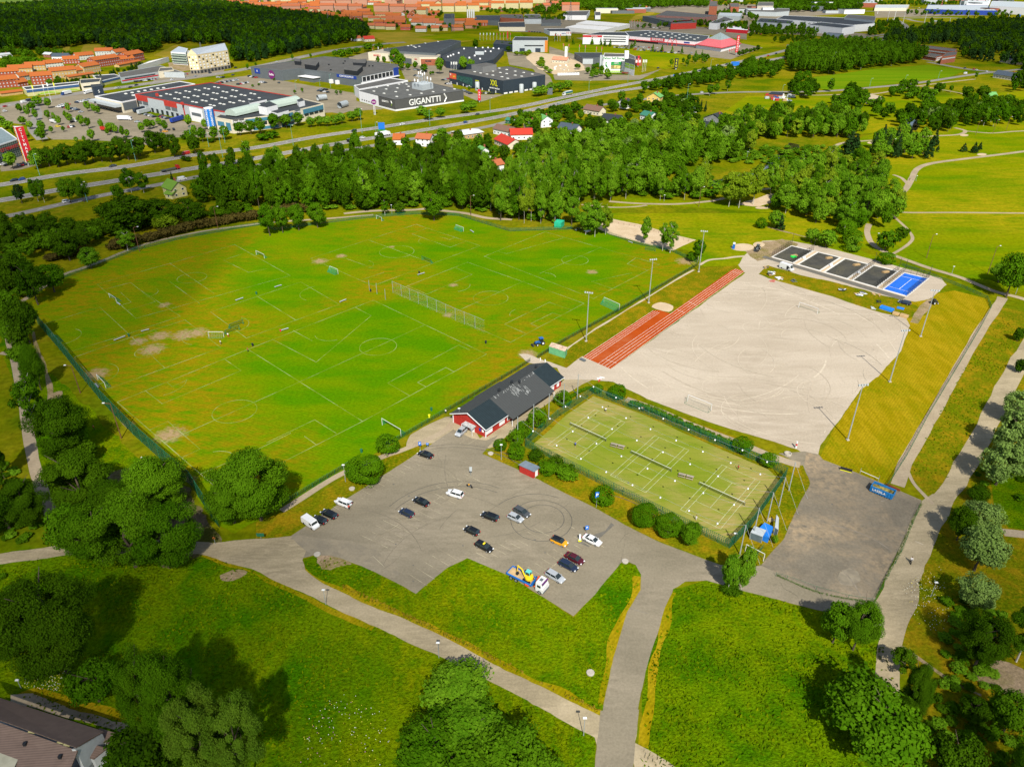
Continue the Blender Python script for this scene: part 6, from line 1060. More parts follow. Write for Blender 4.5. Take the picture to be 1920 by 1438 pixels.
cluster([(1660,186),(1720,196),(1760,196),(1755,178),(1690,172)],14,(10,14),(9,12),[('round','mid'),('round','dark'),('silver','light')],'along the upper lawn path','trees along the upper lawn path',.6,seed=22)
row([(1738,166),(1757,170),(1768,172),(1782,174),(1805,178),(1829,148)],9,16,'tall','mid','%s small lone tree on the upper right lawn','lone trees on the upper right lawn')
row([(1838,190),(1810,190),(1890,200),(1900,215),(1870,205)],26,30,'tall','dark','%s dark windblown tree at the upper right','dark windblown trees at the upper right')
def wood(name,polys,spacing,hr,kinds,seed,wr=(7,11),lod=3,avoid=()):
 r=np.random.default_rng(seed);parts={}
 base={}
 for k,lf in kinds:
  for v in range(3):base[(k,lf,v)]=crown(k,seed*31+v*7+len(base),{3:420,2:1700}[lod],{3:.066,2:.035}[lod])
 keys=list(base)
 for poly in polys:
  W=[G(*p)for p in poly];bx=(min(p.x for p in W),max(p.x for p in W),min(p.y for p in W),max(p.y for p in W));y=bx[2]
  while y<bx[3]:
   x=bx[0]+r.uniform(0,spacing)
   while x<bx[1]:
    px_,py_=x+r.uniform(-.45,.45)*spacing,y+r.uniform(-.45,.45)*spacing;q=proj((px_,py_,0));x+=spacing
    if not inside(q[0],q[1],poly)or any(inside(q[0],q[1],a)for a in avoid)or q[0]<-60 or q[0]>1980:continue
    kk=keys[r.integers(len(keys))];h=r.uniform(*hr);w_=r.uniform(*wr)*(.75 if kk[0]=='cone' else 1);a=r.uniform(0,6.28);V=base[kk];c,s=math.cos(a),math.sin(a)
    X=np.empty_like(V);X[:,0]=(V[:,0]*c-V[:,1]*s)*w_+px_;X[:,1]=(V[:,0]*s+V[:,1]*c)*w_+py_;X[:,2]=V[:,2]*h;parts.setdefault(kk[1],[]).append(X)
   y+=spacing
 lfs=list(parts);V=np.concatenate([np.concatenate(parts[l])for l in lfs]);me=qmesh(name,V,None)
 idx=np.concatenate([np.full(sum(len(a)for a in parts[l])//4,i,dtype=np.int32)for i,l in enumerate(lfs)])
 for l in lfs:me.materials.append(LF[l])
 me.polygons.foreach_set('material_index',idx);o=bpy.data.objects.new(name,me);COL.objects.link(o);return props(o,kind='stuff')
wood('far_wood',[[(-60,98),(0,98),(60,95),(110,92),(128,88),(140,92),(158,84),(190,84),(200,98),(250,104),(290,100),(330,84),(352,80),(420,100),(440,118),(470,118),(540,103),(615,88),(665,80),(690,72),(690,62),(660,52),(600,42),(520,30),(470,24),(440,16),(400,14),(330,14),(230,12),(100,14),(20,20),(-60,24)]],9,(15,23),[('round','dark'),('round','spruce'),('round','mid'),('cone','spruce'),('cone','spruce'),('tall','dark')],41,(9,13),avoid=[[(300,112),(300,84),(440,84),(440,112)]])
wood('scrub',[[(0,130),(10,115),(60,112),(92,118),(80,130),(40,136)],[(0,100),(90,100),(150,108),(140,112),(90,108),(0,108)]],11,(7,11),[('round','mid'),('round','dark')],42)
wood('far_wood',[[(1655,88),(1700,90),(1790,96),(1800,112),(1870,120),(1920,128),(1990,120),(1990,50),(1860,46),(1800,52),(1760,60),(1720,66),(1660,72)]],11,(13,20),[('round','dark'),('round','spruce'),('tall','dark'),('cone','spruce')],43,(9,12),avoid=[[(1715,108),(1715,84),(1800,84),(1800,108)],[(1860,118),(1860,105),(1910,105),(1910,118)]])
wood('far_wood',[[(1878,175),(1920,175),(1990,180),(1990,125),(1925,128),(1912,150)]],12,(12,17),[('round','dark'),('round','mid')],44)
wood('suburb_trees',[[(1060,40),(1065,30),(1130,22),(1180,24),(1190,20),(1290,14),(1330,16),(1330,0),(1200,-4),(1080,-2),(1000,24),(1010,28),(1050,28)]],14,(11,17),[('round','dark'),('round','mid')],45,(10,14),avoid=[[(1190,34),(1190,20),(1230,20),(1230,34)],[(1050,34),(1050,20),(1105,20),(1105,34)]])
wood('suburb_trees',[[(1420,24),(1500,24),(1610,22),(1620,8),(1500,2),(1420,4)]],13,(11,17),[('round','dark'),('round','mid')],46,(10,14))
wood('town_trees',[[(560,55),(680,58),(700,52),(820,60),(900,56),(900,50),(800,52),(690,48)],[(750,28),(830,34),(830,26),(760,22)],[(920,28),(1030,30),(1030,24),(900,20)],[(600,30),(640,30),(640,25),(600,24)]],20,(6,10),[('round','dark'),('round','mid')],47,(7,10))
wood('town_trees',[[(950,44),(1060,42),(1060,38),(950,40)],[(1170,56),(1300,52),(1400,62),(1400,50),(1300,46)],[(1400,62),(1440,70),(1520,70),(1560,56),(1500,52),(1410,48)],[(1430,84),(1470,78),(1520,72),(1560,74),(1500,82)],[(1620,72),(1690,60),(1680,44),(1640,48)]],13,(8,13),[('tall','dark'),('round','dark'),('tall','mid')],48,(6,9))
wood('estate_shrubs',[[(100,162),(160,150),(225,135),(280,120),(282,126),(230,142),(160,158),(110,165)]],9,(4,7),[('round','dark'),('cone','spruce')],49,(5,7),lod=3)
wood('horizon_wood',[[(-100,-4),(460,-2),(800,-6),(1400,-6),(2020,-4),(2020,-20),(-100,-20)]],34,(14,22),[('round','dark'),('round','mid')],50,(26,40))
wood('undergrowth',[[(-20,480),(60,470),(150,462),(200,442),(190,430),(120,440),(40,455)],[(230,440),(330,420),(480,400),(470,385),(330,400),(200,415)]],5,(2.5,4.5),[('round','mid'),('round','dark')],51,(5,7),lod=2)
wood('undergrowth',[[(500,402),(700,394),(800,388),(920,402),(1080,425),(1085,415),(960,395),(800,378),(600,388),(500,395)],[(1180,372),(1340,366),(1440,340),(1440,322),(1300,340),(1180,355)],[(1340,280),(1560,275),(1560,300),(1400,310),(1330,300)]],6.5,(2,4),[('round','mid'),('round','light')],52,(5,8))
wood('undergrowth',[[(1760,1130),(1850,1100),(1880,1160),(1860,1240),(1960,1500),(1700,1480),(1740,1300),(1770,1220)],[(0,1060),(10,1200),(120,1290),(210,1300),(180,1270),(80,1250)],[(1905,950),(1935,900),(1935,760),(1900,740)],[(1830,960),(1850,890),(1835,870),(1815,940)],[(40,560),(60,700),(90,830),(120,900),(150,990),(120,990),(90,850),(40,700)],[(-20,830),(30,880),(80,985),(60,1015),(-30,1020)]],2.6,(.8,2.0),[('round','mid'),('round','dark'),('round','light')],53,(2.2,3.6))
def hedge(name,px,w_,h,leafk,label,step=1.6,n=260):
 pp=cat(px,6);P=[G(p.x,p.y)for p in pp];r=np.random.default_rng(len(px)+int(px[0][0]));out=[]
 for a,b in zip(P,P[1:]):
  L_=(b-a).length;k=max(1,int(L_/step))
  for i in range(k):
   c=a+(b-a)*((i+.5)/k);V=crown('shrub',int(r.integers(9999)),n,.05);V=V*np.array([w_*r.uniform(.95,1.25),w_*r.uniform(.95,1.2),h*r.uniform(.95,1.2)]);V[:,0]+=c.x;V[:,1]+=c.y;out.append(V)
 c=sum(P,Vector())/len(P);V=np.concatenate(out);V-=np.array([c.x,c.y,0]);me=qmesh(name,V,LF[leafk]);o=bpy.data.objects.new(name,me);COL.objects.link(o);o.location=c;return props(o,label,'hedge')
hedge('hedge',[(210,470),(300,448),(400,425),(480,412)],7,6,'copper','copper brown hedge above the upper left field fence',3.2,900)
hedge('hedge',[(95,490),(130,482),(160,478)],6,4.5,'copper','short copper brown hedge left of the umbrella willow',3,900)
hedge('hedge',[(490,410),(540,400),(590,398)],7,6,'copper','copper hedge continuing behind the fence recess trees',3.2,900)
hedge('hedge',[(1192,762),(1240,780),(1300,806),(1360,833),(1395,848)],2.6,2.6,'mid','green hedge along the far side of the tennis courts',1.8,700)
hedge('hedge',[(1048,758),(1075,744),(1098,732),(1112,730)],1.6,1.6,'mid','low climbing green hedge on the left court fence',1.6,500)
hedge('hedge',[(1728,945),(1712,975),(1690,1030),(1660,1085),(1642,1122)],.9,.6,'mid','weedy strip of tall grass along the right edge of the service yard',.45,60)
hedge('hedge',[(1456,1079),(1480,1090),(1530,1110),(1580,1122),(1638,1130)],.9,.6,'mid','weedy strip of tall grass along the lower edge of the service yard',.45,60)
hedge('hedge',[(380,188+2),(400,190)],2,1,'dark','clipped hedge piece beside the long store',2,60)if False else None
def flowers(name,poly,n,cols,seed):
 r=np.random.default_rng(seed);W=[G(*p)for p in poly];bx=(min(p.x for p in W),max(p.x for p in W),min(p.y for p in W),max(p.y for p in W));V=[];I=[]
 cen=[(r.uniform(bx[0],bx[1]),r.uniform(bx[2],bx[3]))for _ in range(14)]
 while len(I)<n:
  c=cen[r.integers(len(cen))];x,y=c[0]+r.normal()*3.5,c[1]+r.normal()*3.5;q=proj((x,y,0))
  if not inside(q[0],q[1],poly):continue
  s=r.uniform(.03,.065);z=r.uniform(.3,.7);V+=[(x-s,y-s,z),(x+s,y-s,z),(x+s,y+s,z+.05),(x-s,y+s,z+.05)];I.append(r.integers(len(cols)))
 me=qmesh(name,np.array(V),None)
 for c in cols:me.materials.append(c)
 me.polygons.foreach_set('material_index',np.array(I,dtype=np.int32));o=bpy.data.objects.new(name,me);COL.objects.link(o);props(o,kind='stuff')
FW,FP,FY=M('flower_white',(.5,.5,.42),.9,var=0),M('flower_pink',(.36,.12,.24),.9,var=0),M('flower_yellow',(.5,.42,.04),.9,var=0)
flowers('meadow_flowers',[(560,1438),(580,1330),(660,1300),(720,1340),(740,1438)],130,[FW,FW,FP,FY],1)
flowers('meadow_flowers',[(1690,1100),(1760,1060),(1790,1160),(1760,1200),(1720,1180)],220,[FW,FW,FY],2);flowers('meadow_flowers',[(40,1290),(60,1255),(140,1250),(120,1300)],250,[FW,FY],3)
0 and flowers('meadow_flowers',[(480,1438),(330,1100),(700,1190),(800,1250),(760,1438)],120,[FW,FY],4)
def tufts(name,poly,sp_,mat_,hr,seed):
 r=np.random.default_rng(seed);W=[G(*p)for p in poly];bx=(min(p.x for p in W),max(p.x for p in W),min(p.y for p in W),max(p.y for p in W));V=[]
 nx=int((bx[1]-bx[0])/sp_);ny=int((bx[3]-bx[2])/sp_);X,Y=np.meshgrid(np.arange(nx)*sp_+bx[0],np.arange(ny)*sp_+bx[2]);X=X.ravel()+r.uniform(-.5,.5,X.size)*sp_;Y=Y.ravel()+r.uniform(-.5,.5,Y.size)*sp_
 keep=np.array([(lambda q:-40<q[0]<1960 and q[1]<1480 and inside(q[0],q[1],poly))(proj((x,y,0)))for x,y in zip(X,Y)]);X=X[keep];Y=Y[keep];n=len(X)
 dens=np.array([mnoise.noise(Vector((x*.09,y*.09,2)))+.6*mnoise.noise(Vector((x*.33,y*.33,7)))for x,y in zip(X,Y)]);k=r.random(n)<np.clip(.55+dens*1.3,.08,1);X=X[k];Y=Y[k];n=len(X)
 a=r.uniform(0,3.14,n);s=r.uniform(.10,.32,n);h=r.uniform(*hr,n);lx=r.normal(size=n)*.18+.12;ly=r.normal(size=n)*.18
 c,q=np.cos(a)*s,np.sin(a)*s;z0=np.zeros(n)
 V=np.stack([np.stack([X-c,Y-q,z0],1),np.stack([X+c,Y+q,z0],1),np.stack([X+c*.7+lx,Y+q*.7+ly,h],1),np.stack([X-c*.7+lx,Y-q*.7+ly,h*.9],1)],1).reshape(-1,3)
 o=bpy.data.objects.new(name,qmesh(name,V,mat_));COL.objects.link(o);props(o,kind='stuff')
TG=leafmat('tuft_green',(.024,.084,.0008),(.125,.165,.001),.25,.22);TG2=leafmat('tuft_lush',(.024,.075,.0008),(.115,.155,.001),.25,.3);TGD=leafmat('tuft_dry',(.14,.12,.006),(.27,.19,.02),.3)
MP1=[(-40,1075),(0,1058),(130,1038),(370,1038),(470,1070),(600,1131),(700,1176),(815,1230),(940,1292),(1112,1382),(1112,1480),(-40,1480)]
tufts('tall_grass',MP1,.62,TG,(.15,.5),1)
tufts('tall_grass',[(572,1052),(600,1042),(678,1066),(754,1102),(780,1117),(839,1069),(876,1050),(955,1085),(1020,1125),(1075,1162),(1118,1116),(1164,1060),(1190,1062),(1198,1077),(1198,1106),(1172,1147),(1146,1233),(1126,1336),(998,1277),(846,1198),(663,1119),(579,1070)],.62,TG,(.15,.5),2)
tufts('tall_grass',[(1206,1390),(1216,1260),(1250,1150),(1268,1108),(1325,1092),(1387,1109),(1460,1127),(1560,1154),(1640,1174),(1664,1240),(1690,1360),(1700,1480),(1200,1480)],.6,TG2,(.15,.55),3)
tufts('dry_grass',[(640,1102),(760,1158),(850,1201),(960,1256),(1060,1306),(1128,1338),(1124,1330),(1060,1298),(960,1248),(850,1192),(760,1150),(640,1094)],.35,TGD,(.2,.5),4)
tufts('tall_grass',[(1745,925),(1708,885),(1748,800),(1808,690),(1880,590),(1920,600),(1900,650),(1845,760),(1765,915)],.9,TG,(.15,.45),5)
wood('belt_thicket',[[(470,394),(600,400),(740,394),(800,387),(900,400),(930,405),(930,345),(885,328),(800,306),(700,312),(600,326),(520,335),(470,350)],[(380,392),(465,394),(480,345),(400,345),(365,365)]],7.5,(11,18),[('tall','mid'),('round','mid'),('round','dark'),('tall','dark')],61,(7,10),lod=2)
wood('belt_thicket',[[(935,402),(960,415),(1060,422),(1080,395),(1130,380),(1200,372),(1330,368),(1340,355),(1270,355),(1180,352),(1100,342),(1000,330),(930,350)],[(955,325),(1000,330),(1100,345),(1180,355),(1250,345),(1280,325),(1390,300),(1410,270),(1360,258),(1250,250),(1150,262),(1040,275),(970,305)]],8.5,(10,17),[('tall','light'),('round','light'),('round','mid'),('tall','mid')],62,(7,11),lod=2,avoid=[[(930,330),(975,330),(975,290),(930,290)],[(985,275),(1000,285),(960,290),(950,280)]])
wood('belt_thicket',[[(965,222),(1100,208),(1250,188),(1310,192),(1310,235),(1230,240),(1100,252),(1040,258),(1015,235)]],12,(6,11),[('round','dark'),('round','mid'),('tall','dark')],63,(7,10),lod=2,avoid=[[(1090,224),(1165,246),(1165,215),(1090,205)],[(1205,202),(1245,202),(1245,188),(1205,188)],[(1190,236),(1222,236),(1222,218),(1190,218)],[(1040,262),(1085,262),(1085,245),(1040,245)]])
wood('belt_thicket',[[(1340,268),(1440,264),(1540,260),(1600,262),(1625,256),(1600,238),(1520,226),(1420,228),(1360,242)],[(1450,395),(1500,412),(1560,425),(1670,430),(1685,405),(1640,370),(1650,335),(1600,320),(1520,328),(1465,342),(1445,365)]],8,(9,16),[('round','mid'),('tall','light'),('tall','yel'),('round','light')],64,(7,10),lod=2)
wood('belt_thicket',[[(1480,136),(1560,142),(1640,128),(1720,122),(1735,112),(1700,105),(1640,98),(1600,92),(1540,92),(1480,102),(1470,120)]],7,(15,22),[('tall','mid'),('tall','dark'),('round','mid')],65,(6,9),lod=2)
wood('belt_thicket',[[(1205,178),(1320,163),(1400,150),(1455,148),(1465,130),(1420,126),(1300,150),(1215,168)],[(1700,238),(1750,245),(1830,238),(1915,236),(1915,208),(1850,198),(1740,208),(1705,225)]],10,(8,14),[('tall','mid'),('round','dark'),('round','mid')],66,(7,9),lod=2)
def added_shade_cloud(cx,cy,rx,ry,tau,z=650,rz_=45,seed=1):  # unseen volume added between sun and ground to dim the area below
 k=z/math.tan(SUN_EL);c=Vector((cx+math.cos(SUN_AZ)*k,cy+math.sin(SUN_AZ)*k,z));bm=bmesh.new();bmesh.ops.create_icosphere(bm,subdivisions=4,radius=1)
 for v in bm.verts:n=mnoise.noise(v.co*1.7+Vector((seed*3,0,0)))*.45+mnoise.noise(v.co*4+Vector((seed,5,0)))*.16;v.co*=1+n;v.co.x*=rx;v.co.y*=ry;v.co.z*=rz_
 me=bpy.data.meshes.new('added_shade_cloud');bm.to_mesh(me);bm.free();m,t,N,L,out=nodes('added_shade_vapour');pv=N('VolumePrincipled');pv.inputs['Density'].default_value=tau/(2*rz_)*math.sin(SUN_EL);pv.inputs['Color'].default_value=(.9,.9,.92,1);L(pv.outputs[0],out.inputs['Volume']);me.materials.append(m)
 o=bpy.data.objects.new('added_shade_cloud',me);COL.objects.link(o);o.location=c;props(o,kind='stuff')
added_shade_cloud(-245,250,130,270,.9,seed=1);added_shade_cloud(-75,75,75,60,.6,seed=5);added_shade_cloud(140,85,75,85,1.0,seed=2);added_shade_cloud(-95,85,70,50,.7,seed=7);added_shade_cloud(-350,1500,900,420,.8,900,60,3);added_shade_cloud(900,1300,600,380,.8,900,60,4)  # added out of view to darken the left, lower corners and far ground
wood('dark_thicket',[[(-20,470),(-20,425),(40,420),(120,430),(180,432),(260,415),(330,405),(400,398),(470,388),(470,398),(330,415),(215,445),(150,475),(60,490)],[(-20,500),(50,500),(60,530),(35,600),(50,690),(25,690),(10,600),(-20,560)],[(90,770),(150,800),(190,880),(150,900),(110,850)]],6,(5,10),[('round','dark'),('round','dark'),('round','mid')],67,(6,9),lod=2)
cluster([(690,290),(850,262),(905,268),(925,285),(960,292),(1010,262),(960,240),(1040,228),(1090,262),(1000,300),(940,312),(900,305),(800,305)],46,(8,14),(7,10),[('round','mid'),('round','light'),('tall','mid'),('round','dark')],'round the hamlet gardens','garden trees round the hamlet',.7,seed=71,avoid=[[(735,290),(760,290),(760,262),(735,262)],[(775,296),(812,296),(812,262),(775,262)],[(862,284),(910,280),(910,248),(862,252)],[(925,300),(1000,282),(1000,248),(922,240)],[(895,318),(925,316),(925,290),(895,290)],[(915,350),(950,345),(950,315),(915,315)],[(1012,256),(1080,272),(1080,238),(1012,230)]])
cluster([(1560,190),(1640,200),(1700,215),(1760,222),(1720,240),(1600,232),(1560,218)],16,(9,14),(8,11),[('round','mid'),('round','dark'),('shrub','light')],'along the upper stream','trees along the upper stream',.7,seed=72)
bb=[crown('round',200+v,900,.048)for v in range(4)];lfs=sorted({s[3]for s in SKIP});VV=[];II=[];r=np.random.default_rng(9)
for p,h,w_,lf in SKIP:
 V=bb[r.integers(4)];a=r.uniform(0,6.28);c,s=math.cos(a),math.sin(a);VV.append(np.stack([(V[:,0]*c-V[:,1]*s)*w_+p.x,(V[:,0]*s+V[:,1]*c)*w_+p.y,V[:,2]*h],1));II.append(np.full(len(V)//4,lfs.index(lf),dtype=np.int32))
me=qmesh('small_far_trees',np.concatenate(VV),None);[me.materials.append(LF[l])for l in lfs];me.polygons.foreach_set('material_index',np.concatenate(II));o=bpy.data.objects.new('small_far_trees',me);COL.objects.link(o);props(o,kind='stuff')
wood('town_trees',[[(1330,34),(1420,40),(1420,26),(1340,24)],[(1400,74),(1450,66),(1530,62),(1540,56),(1480,58),(1400,66)],[(1600,60),(1640,56),(1640,50),(1600,54)],[(1700,30),(1900,34),(1900,28),(1700,24)],[(1140,14),(1900,12),(1900,6),(1140,6)],[(1700,62),(1760,58),(1800,46),(1740,44)],[(0,178),(60,170),(150,160),(150,157),(40,168)]],19,(7,12),[('tall','dark'),('round','dark'),('round','mid')],81,(6,9))
CAR={k:M('car_paint_'+k,c,.25,metal=.1,var=0,spec=.6)for k,c in dict(black=(.006,.007,.008),white=(.58,.58,.58),silver=(.30,.32,.34),grey=(.05,.055,.06),navy=(.012,.02,.045),blue=(.015,.05,.2),red=(.36,.015,.012),maroon=(.06,.006,.012),orange=(.55,.26,.01),yellow=(.6,.45,.02)).items()}
TYRE=M('tyre_rubber',(.012,.012,.012),.9,var=0);RIM=M('wheel_rim',(.35,.36,.37),.3,metal=.6,var=0);CGL=M('car_glass',(.012,.02,.022),.08,var=0,spec=.8);HL=M('headlight',(.55,.57,.58),.2,var=0);TLM=M('tail_light',(.4,.008,.008),.3,var=0);PLS=M('black_plastic',(.015,.015,.016),.7,var=0)
SP=dict(hatch=(4.2,1.8,1.47,.93,.88,-2.0,-1.6,.35,1.15),sedan=(4.75,1.84,1.44,.92,.86,-1.75,-.95,.45,1.3),wagon=(4.75,1.83,1.48,.93,.86,-2.3,-1.85,.45,1.3),suv=(4.6,1.88,1.68,1.05,1.0,-2.2,-1.85,.45,1.25))
def car_body(kind,m):
 L_,W,H,bz,hz,rb,rt,ft,wb=SP[kind];x0=-L_/2;mb=MB()
 st=[(x0,.45,bz-.22,W*.40),(x0+.12,.28,bz-.02,W*.46),(x0+.6,.22,bz,W*.5),(-.6,.20,bz,W*.5),(wb-.1,.20,bz-.01,W*.5),(wb+.4,.22,hz,W*.49),(-x0-.35,.24,hz-.12,W*.46),(-x0-.08,.3,hz-.3,W*.41),(-x0,.38,.5,W*.36)]
 rings=[]
 for x,zb,zt,hw in st:rings.append([(x,-hw*.9,zb),(x,-hw,zb+.15),(x,-hw,zt-.22),(x,-hw*.93,zt),(x,hw*.93,zt),(x,hw,zt-.22),(x,hw,zb+.15),(x,hw*.9,zb)])
 mb.loft(rings,m)
 return mb
def car_glass(kind):
 L_,W,H,bz,hz,rb,rt,ft,wb=SP[kind];mb=MB();b_,t_=W*.455,W*.375;z0,z1=bz-.03,H-.05
 mb.loft([[(rb,-b_*.92,z0),(rb,b_*.92,z0),(rt,t_*.95,z1),(rt,-t_*.95,z1)][::1]],None,cap=False)if False else None
 lo=[(rb,-b_*.9,z0),((rb+wb)/2,-b_,z0),(wb,-b_*.88,z0),(wb,b_*.88,z0),((rb+wb)/2,b_,z0),(rb,b_*.9,z0)];hi=[(rt,-t_*.93,z1),((rt+ft)/2,-t_,z1+.02),(ft,-t_*.93,z1),(ft,t_*.93,z1),((rt+ft)/2,t_,z1+.02),(rt,t_*.93,z1)]
 mb.loft([lo,hi],CGL);return mb
def car_roof(kind,m):
 L_,W,H,bz,hz,rb,rt,ft,wb=SP[kind];mb=MB();t_=W*.385;z1=H-.045
 P=[(rt-.02,-t_*.92),((rt+ft)/2,-t_),(ft+.03,-t_*.92),(ft+.03,t_*.92),((rt+ft)/2,t_),(rt-.02,t_*.92)];mb.loft([[(x,y,z1)for x,y in P],[(x*.96+.02,y*.9,H+.02)for x,y in P]],m)
 for sx in(-1,1):
  for xb,xt in((rb+.02,rt),(wb-.02,ft),((rb+wb)/2-.15,(rt+ft)/2)):mb.tube((xb,sx*W*.45,bz-.02),(xt,sx*W*.37,z1),.045,n=4,m=m)
 return mb
CARN={'hatch':'hatchback_car','sedan':'sedan_car','wagon':'estate_car','suv':'crossover_car','van':'van','lvan':'delivery_van'}
def full_car(kind,col,roofc=None,open_tail=False):
 m=CAR[col];e=empty(CARN[kind],(0,0,0));L_,W,H,bz,hz,rb,rt,ft,wb=SP[kind]
 car_body(kind,m).B('body',e,smooth=False);car_glass(kind).B('windows',e);car_roof(kind,CAR[roofc]if roofc else m).B('roof',e)
 for x in(-L_*.29,L_*.30):
  for s in(-1,1):
   mb=MB();mb.tube((0,s*-.1,0),(0,s*.1,0),.33,n=14,m=TYRE);wv=mb.B('wheel',e);wv.location=(x,s*(W/2-.10),.33);mb=MB();mb.tube((0,s*.10,0),(0,s*.125,0),.21,n=10,m=RIM);mb.B('rim',wv)
 for s in(-1,1):
  mb=MB();mb.box((L_/2-.16,s*W*.34,hz-.26),(.3,.36,.15),s*-.35,HL);mb.B('headlight',e);mb=MB();mb.box((-L_/2+.09,s*W*.38,bz-.14),(.16,.3,.2),0,TLM);mb.B('tail_light',e)
  mb=MB();mb.box((wb-.25,s*(W/2+.08),bz+.03),(.14,.2,.14),0,m);mb.B('mirror',e)
 mb=MB();mb.box((-L_/2-.01,0,.62),(.04,.5,.12),0,HL);mb.B('number_plate',e)
 if open_tail:mb=MB();mb.add([(rt,-.6,H),(rt,.6,H),(rt-.95,.55,H+.25),(rt-.95,-.55,H+.25),(rt,-.6,H+.05),(rt,.6,H+.05),(rt-.95,.55,H+.3),(rt-.95,-.55,H+.3)],[(3,2,1,0),(4,5,6,7),(0,1,5,4),(1,2,6,5),(2,3,7,6),(3,0,4,7)],m);mb.B('tailgate',e)
 return e
def van_full(col,L_=5.0,W=1.95,H=1.95):
 e=empty('van',(0,0,0));m=CAR[col];mb=MB();x0=-L_/2
 st=[(x0,.35,H-.12,W/2-.06,.9),(x0+.15,.25,H,W/2,.92),(.55*L_/2,.22,H,W/2,.9),(.62*L_/2,.22,H-.12,W/2,.88),(L_/2-.75,.22,1.18,W/2,.95),(L_/2-.15,.26,.95,W/2-.06,.95),(L_/2,.35,.7,W/2-.16,.95)]
 mb.loft([[(x,-hw*.95,zb),(x,-hw,zb+.2),(x,-hw,min(zt,1.1)-.03),(x,-hw*t,zt),(x,hw*t,zt),(x,hw,min(zt,1.1)-.03),(x,hw,zb+.2),(x,hw*.95,zb)]for x,zb,zt,hw,t in st],m);mb.B('body',e)
 a=.62*L_/2+.02;b=L_/2-.72;mb=MB();mb.add([(b+.02,-W*.43,1.2),(b+.02,W*.43,1.2),(a+.03,W*.38,H-.16),(a+.03,-W*.38,H-.16)],[(0,1,2,3)],CGL);mb.B('windshield',e)
 for s in(-1,1):
  mb=MB();mb.box((a-.35,s*(W/2-.02),1.42),(.9,.06,.45),0,CGL);mb.B('side_window',e)
  mb=MB();mb.box((L_/2-.12,s*W*.37,.82),(.2,.3,.2),0,HL);mb.B('headlight',e)
  for x in(-L_*.28,L_*.31):mb=MB();mb.tube((0,-.11,0),(0,.11,0),.34,n=12,m=TYRE);wv=mb.B('wheel',e);wv.location=(x,s*(W/2-.1),.34)
 return e
def small_car(kind,col):
 m=CAR[col];nm=CARN[kind]
 if kind in SP:
  mb=car_body(kind,m);L_,W=SP[kind][:2]
  for q in(car_glass(kind),car_roof(kind,m)):
   for f,k in zip(q.f,q.m):mb.add([q.v[i]for i in f],[tuple(range(len(f)))],q.mats[k])
 else:
  L_,W,H=(5.2,2.0,2.1)if kind=='van' else(6.2,2.1,2.7);mb=MB();mb.loft([[(x,-W/2,.3),(x,-W/2,zt-.1),(x,-W*.45,zt),(x,W*.45,zt),(x,W/2,zt-.1),(x,W/2,.3)]for x,zt in((-L_/2,H),(L_*.25,H),(L_*.36,1.25),(L_/2,1.0))],m);mb.box((L_*.31,0,1.6),(.5,W*.9,.6),0,CGL);mb.box((L_*.2,0,1.6),(.8,W*1.02,.45),0,CGL)
 for x in(-L_*.29,L_*.30):
  for s in(-1,1):mb.tube((x,s*(W/2-.2),.33),(x,s*(W/2),.33),.33,n=8,m=TYRE)
 o=mb.build(nm,None);return o
SC={}
def hdg(x0,y0,x1,y1):a,b=G(x0,y0),G(x1,y1);return(a+b)/2,math.atan2((b-a).y,(b-a).x)
def scar(p,rz,kind,col,label,group=None):
 k=(kind,col)
 if k not in SC:SC[k]=Proto(small_car(kind,col))
 return SC[k].put((p.x,p.y,.045),rz,label,group,cate='car' if kind in SP else 'van')
for kind,col,q,lb in(('sedan','black',(811,860,785,851),'black saloon parked alone near the blue sign posts'),('sedan','black',(803,950,777,938),'black saloon parked mid row, upper of two in the left centre'),('hatch','navy',(775,971,750,959),'dark blue hatchback below the mid row black saloon'),('suv','white',(868,934,839,925),'white crossover parked near the motorcycle'),('hatch','black',(611,983,588,973),'black hatchback beside the white van'),('wagon','black',(630,973,605,961),'black estate car right of the black hatchback'),('wagon','black',(933,977,904,966),'black estate car left of the grey and silver pair'),('wagon','grey',(966,956,991,970),'dark grey car of the close pair, the upper one'),('hatch','silver',(953,968,980,980),'silver hatchback of the close pair, the lower one'),('hatch','black',(898,1005,871,992),'black hatchback in the centre of the car park'),('wagon','silver',(1025,1075,1056,1093),'silver estate car beside the white-cabbed truck'),('wagon','navy',(1048,1055,1082,1072),'dark blue estate car between silver and maroon cars'),('sedan','maroon',(1061,1042,1093,1059),'maroon saloon right of the dark blue estate'),('sedan','white',(1094,1008,1126,1024),'white fastback at the charging post')):
 p,rz=hdg(*q);e=full_car(kind,col);e.location=(p.x,p.y,.045);e.rotation_euler=(0,0,rz);props(e,lb,'car','cars in the near car park')
p,rz=hdg(1034,1012,1063,1025);e=full_car('hatch','orange','black');e.location=(p.x,p.y,.045);e.rotation_euler=(0,0,rz);props(e,'orange-yellow hatchback with black roof','car','cars in the near car park')
p,rz=hdg(656,951,632,941);e=full_car('suv','white',None,True);e.location=(p.x,p.y,.045);e.rotation_euler=(0,0,rz);props(e,'white crossover with its tailgate open at the grass edge','car','cars in the near car park')
p,rz=hdg(892,1020,923,1036);e=full_car('wagon','black');e.location=(p.x,p.y,.045);e.rotation_euler=(0,0,rz);props(e,'black taxi estate with yellow roof sign','taxi','cars in the near car park');mb=MB();mb.box((.1,0,1.58),(.35,.7,.16),0,M('taxi_yellow',(.7,.55,.02),.5,var=0));mb.B('taxi_sign',e)
p,rz=hdg(569,975,597,994);e=van_full('white');e.location=(p.x,p.y,.045);e.rotation_euler=(0,0,rz);props(e,'white panel van first in the row at the grass edge','van','cars in the near car park')
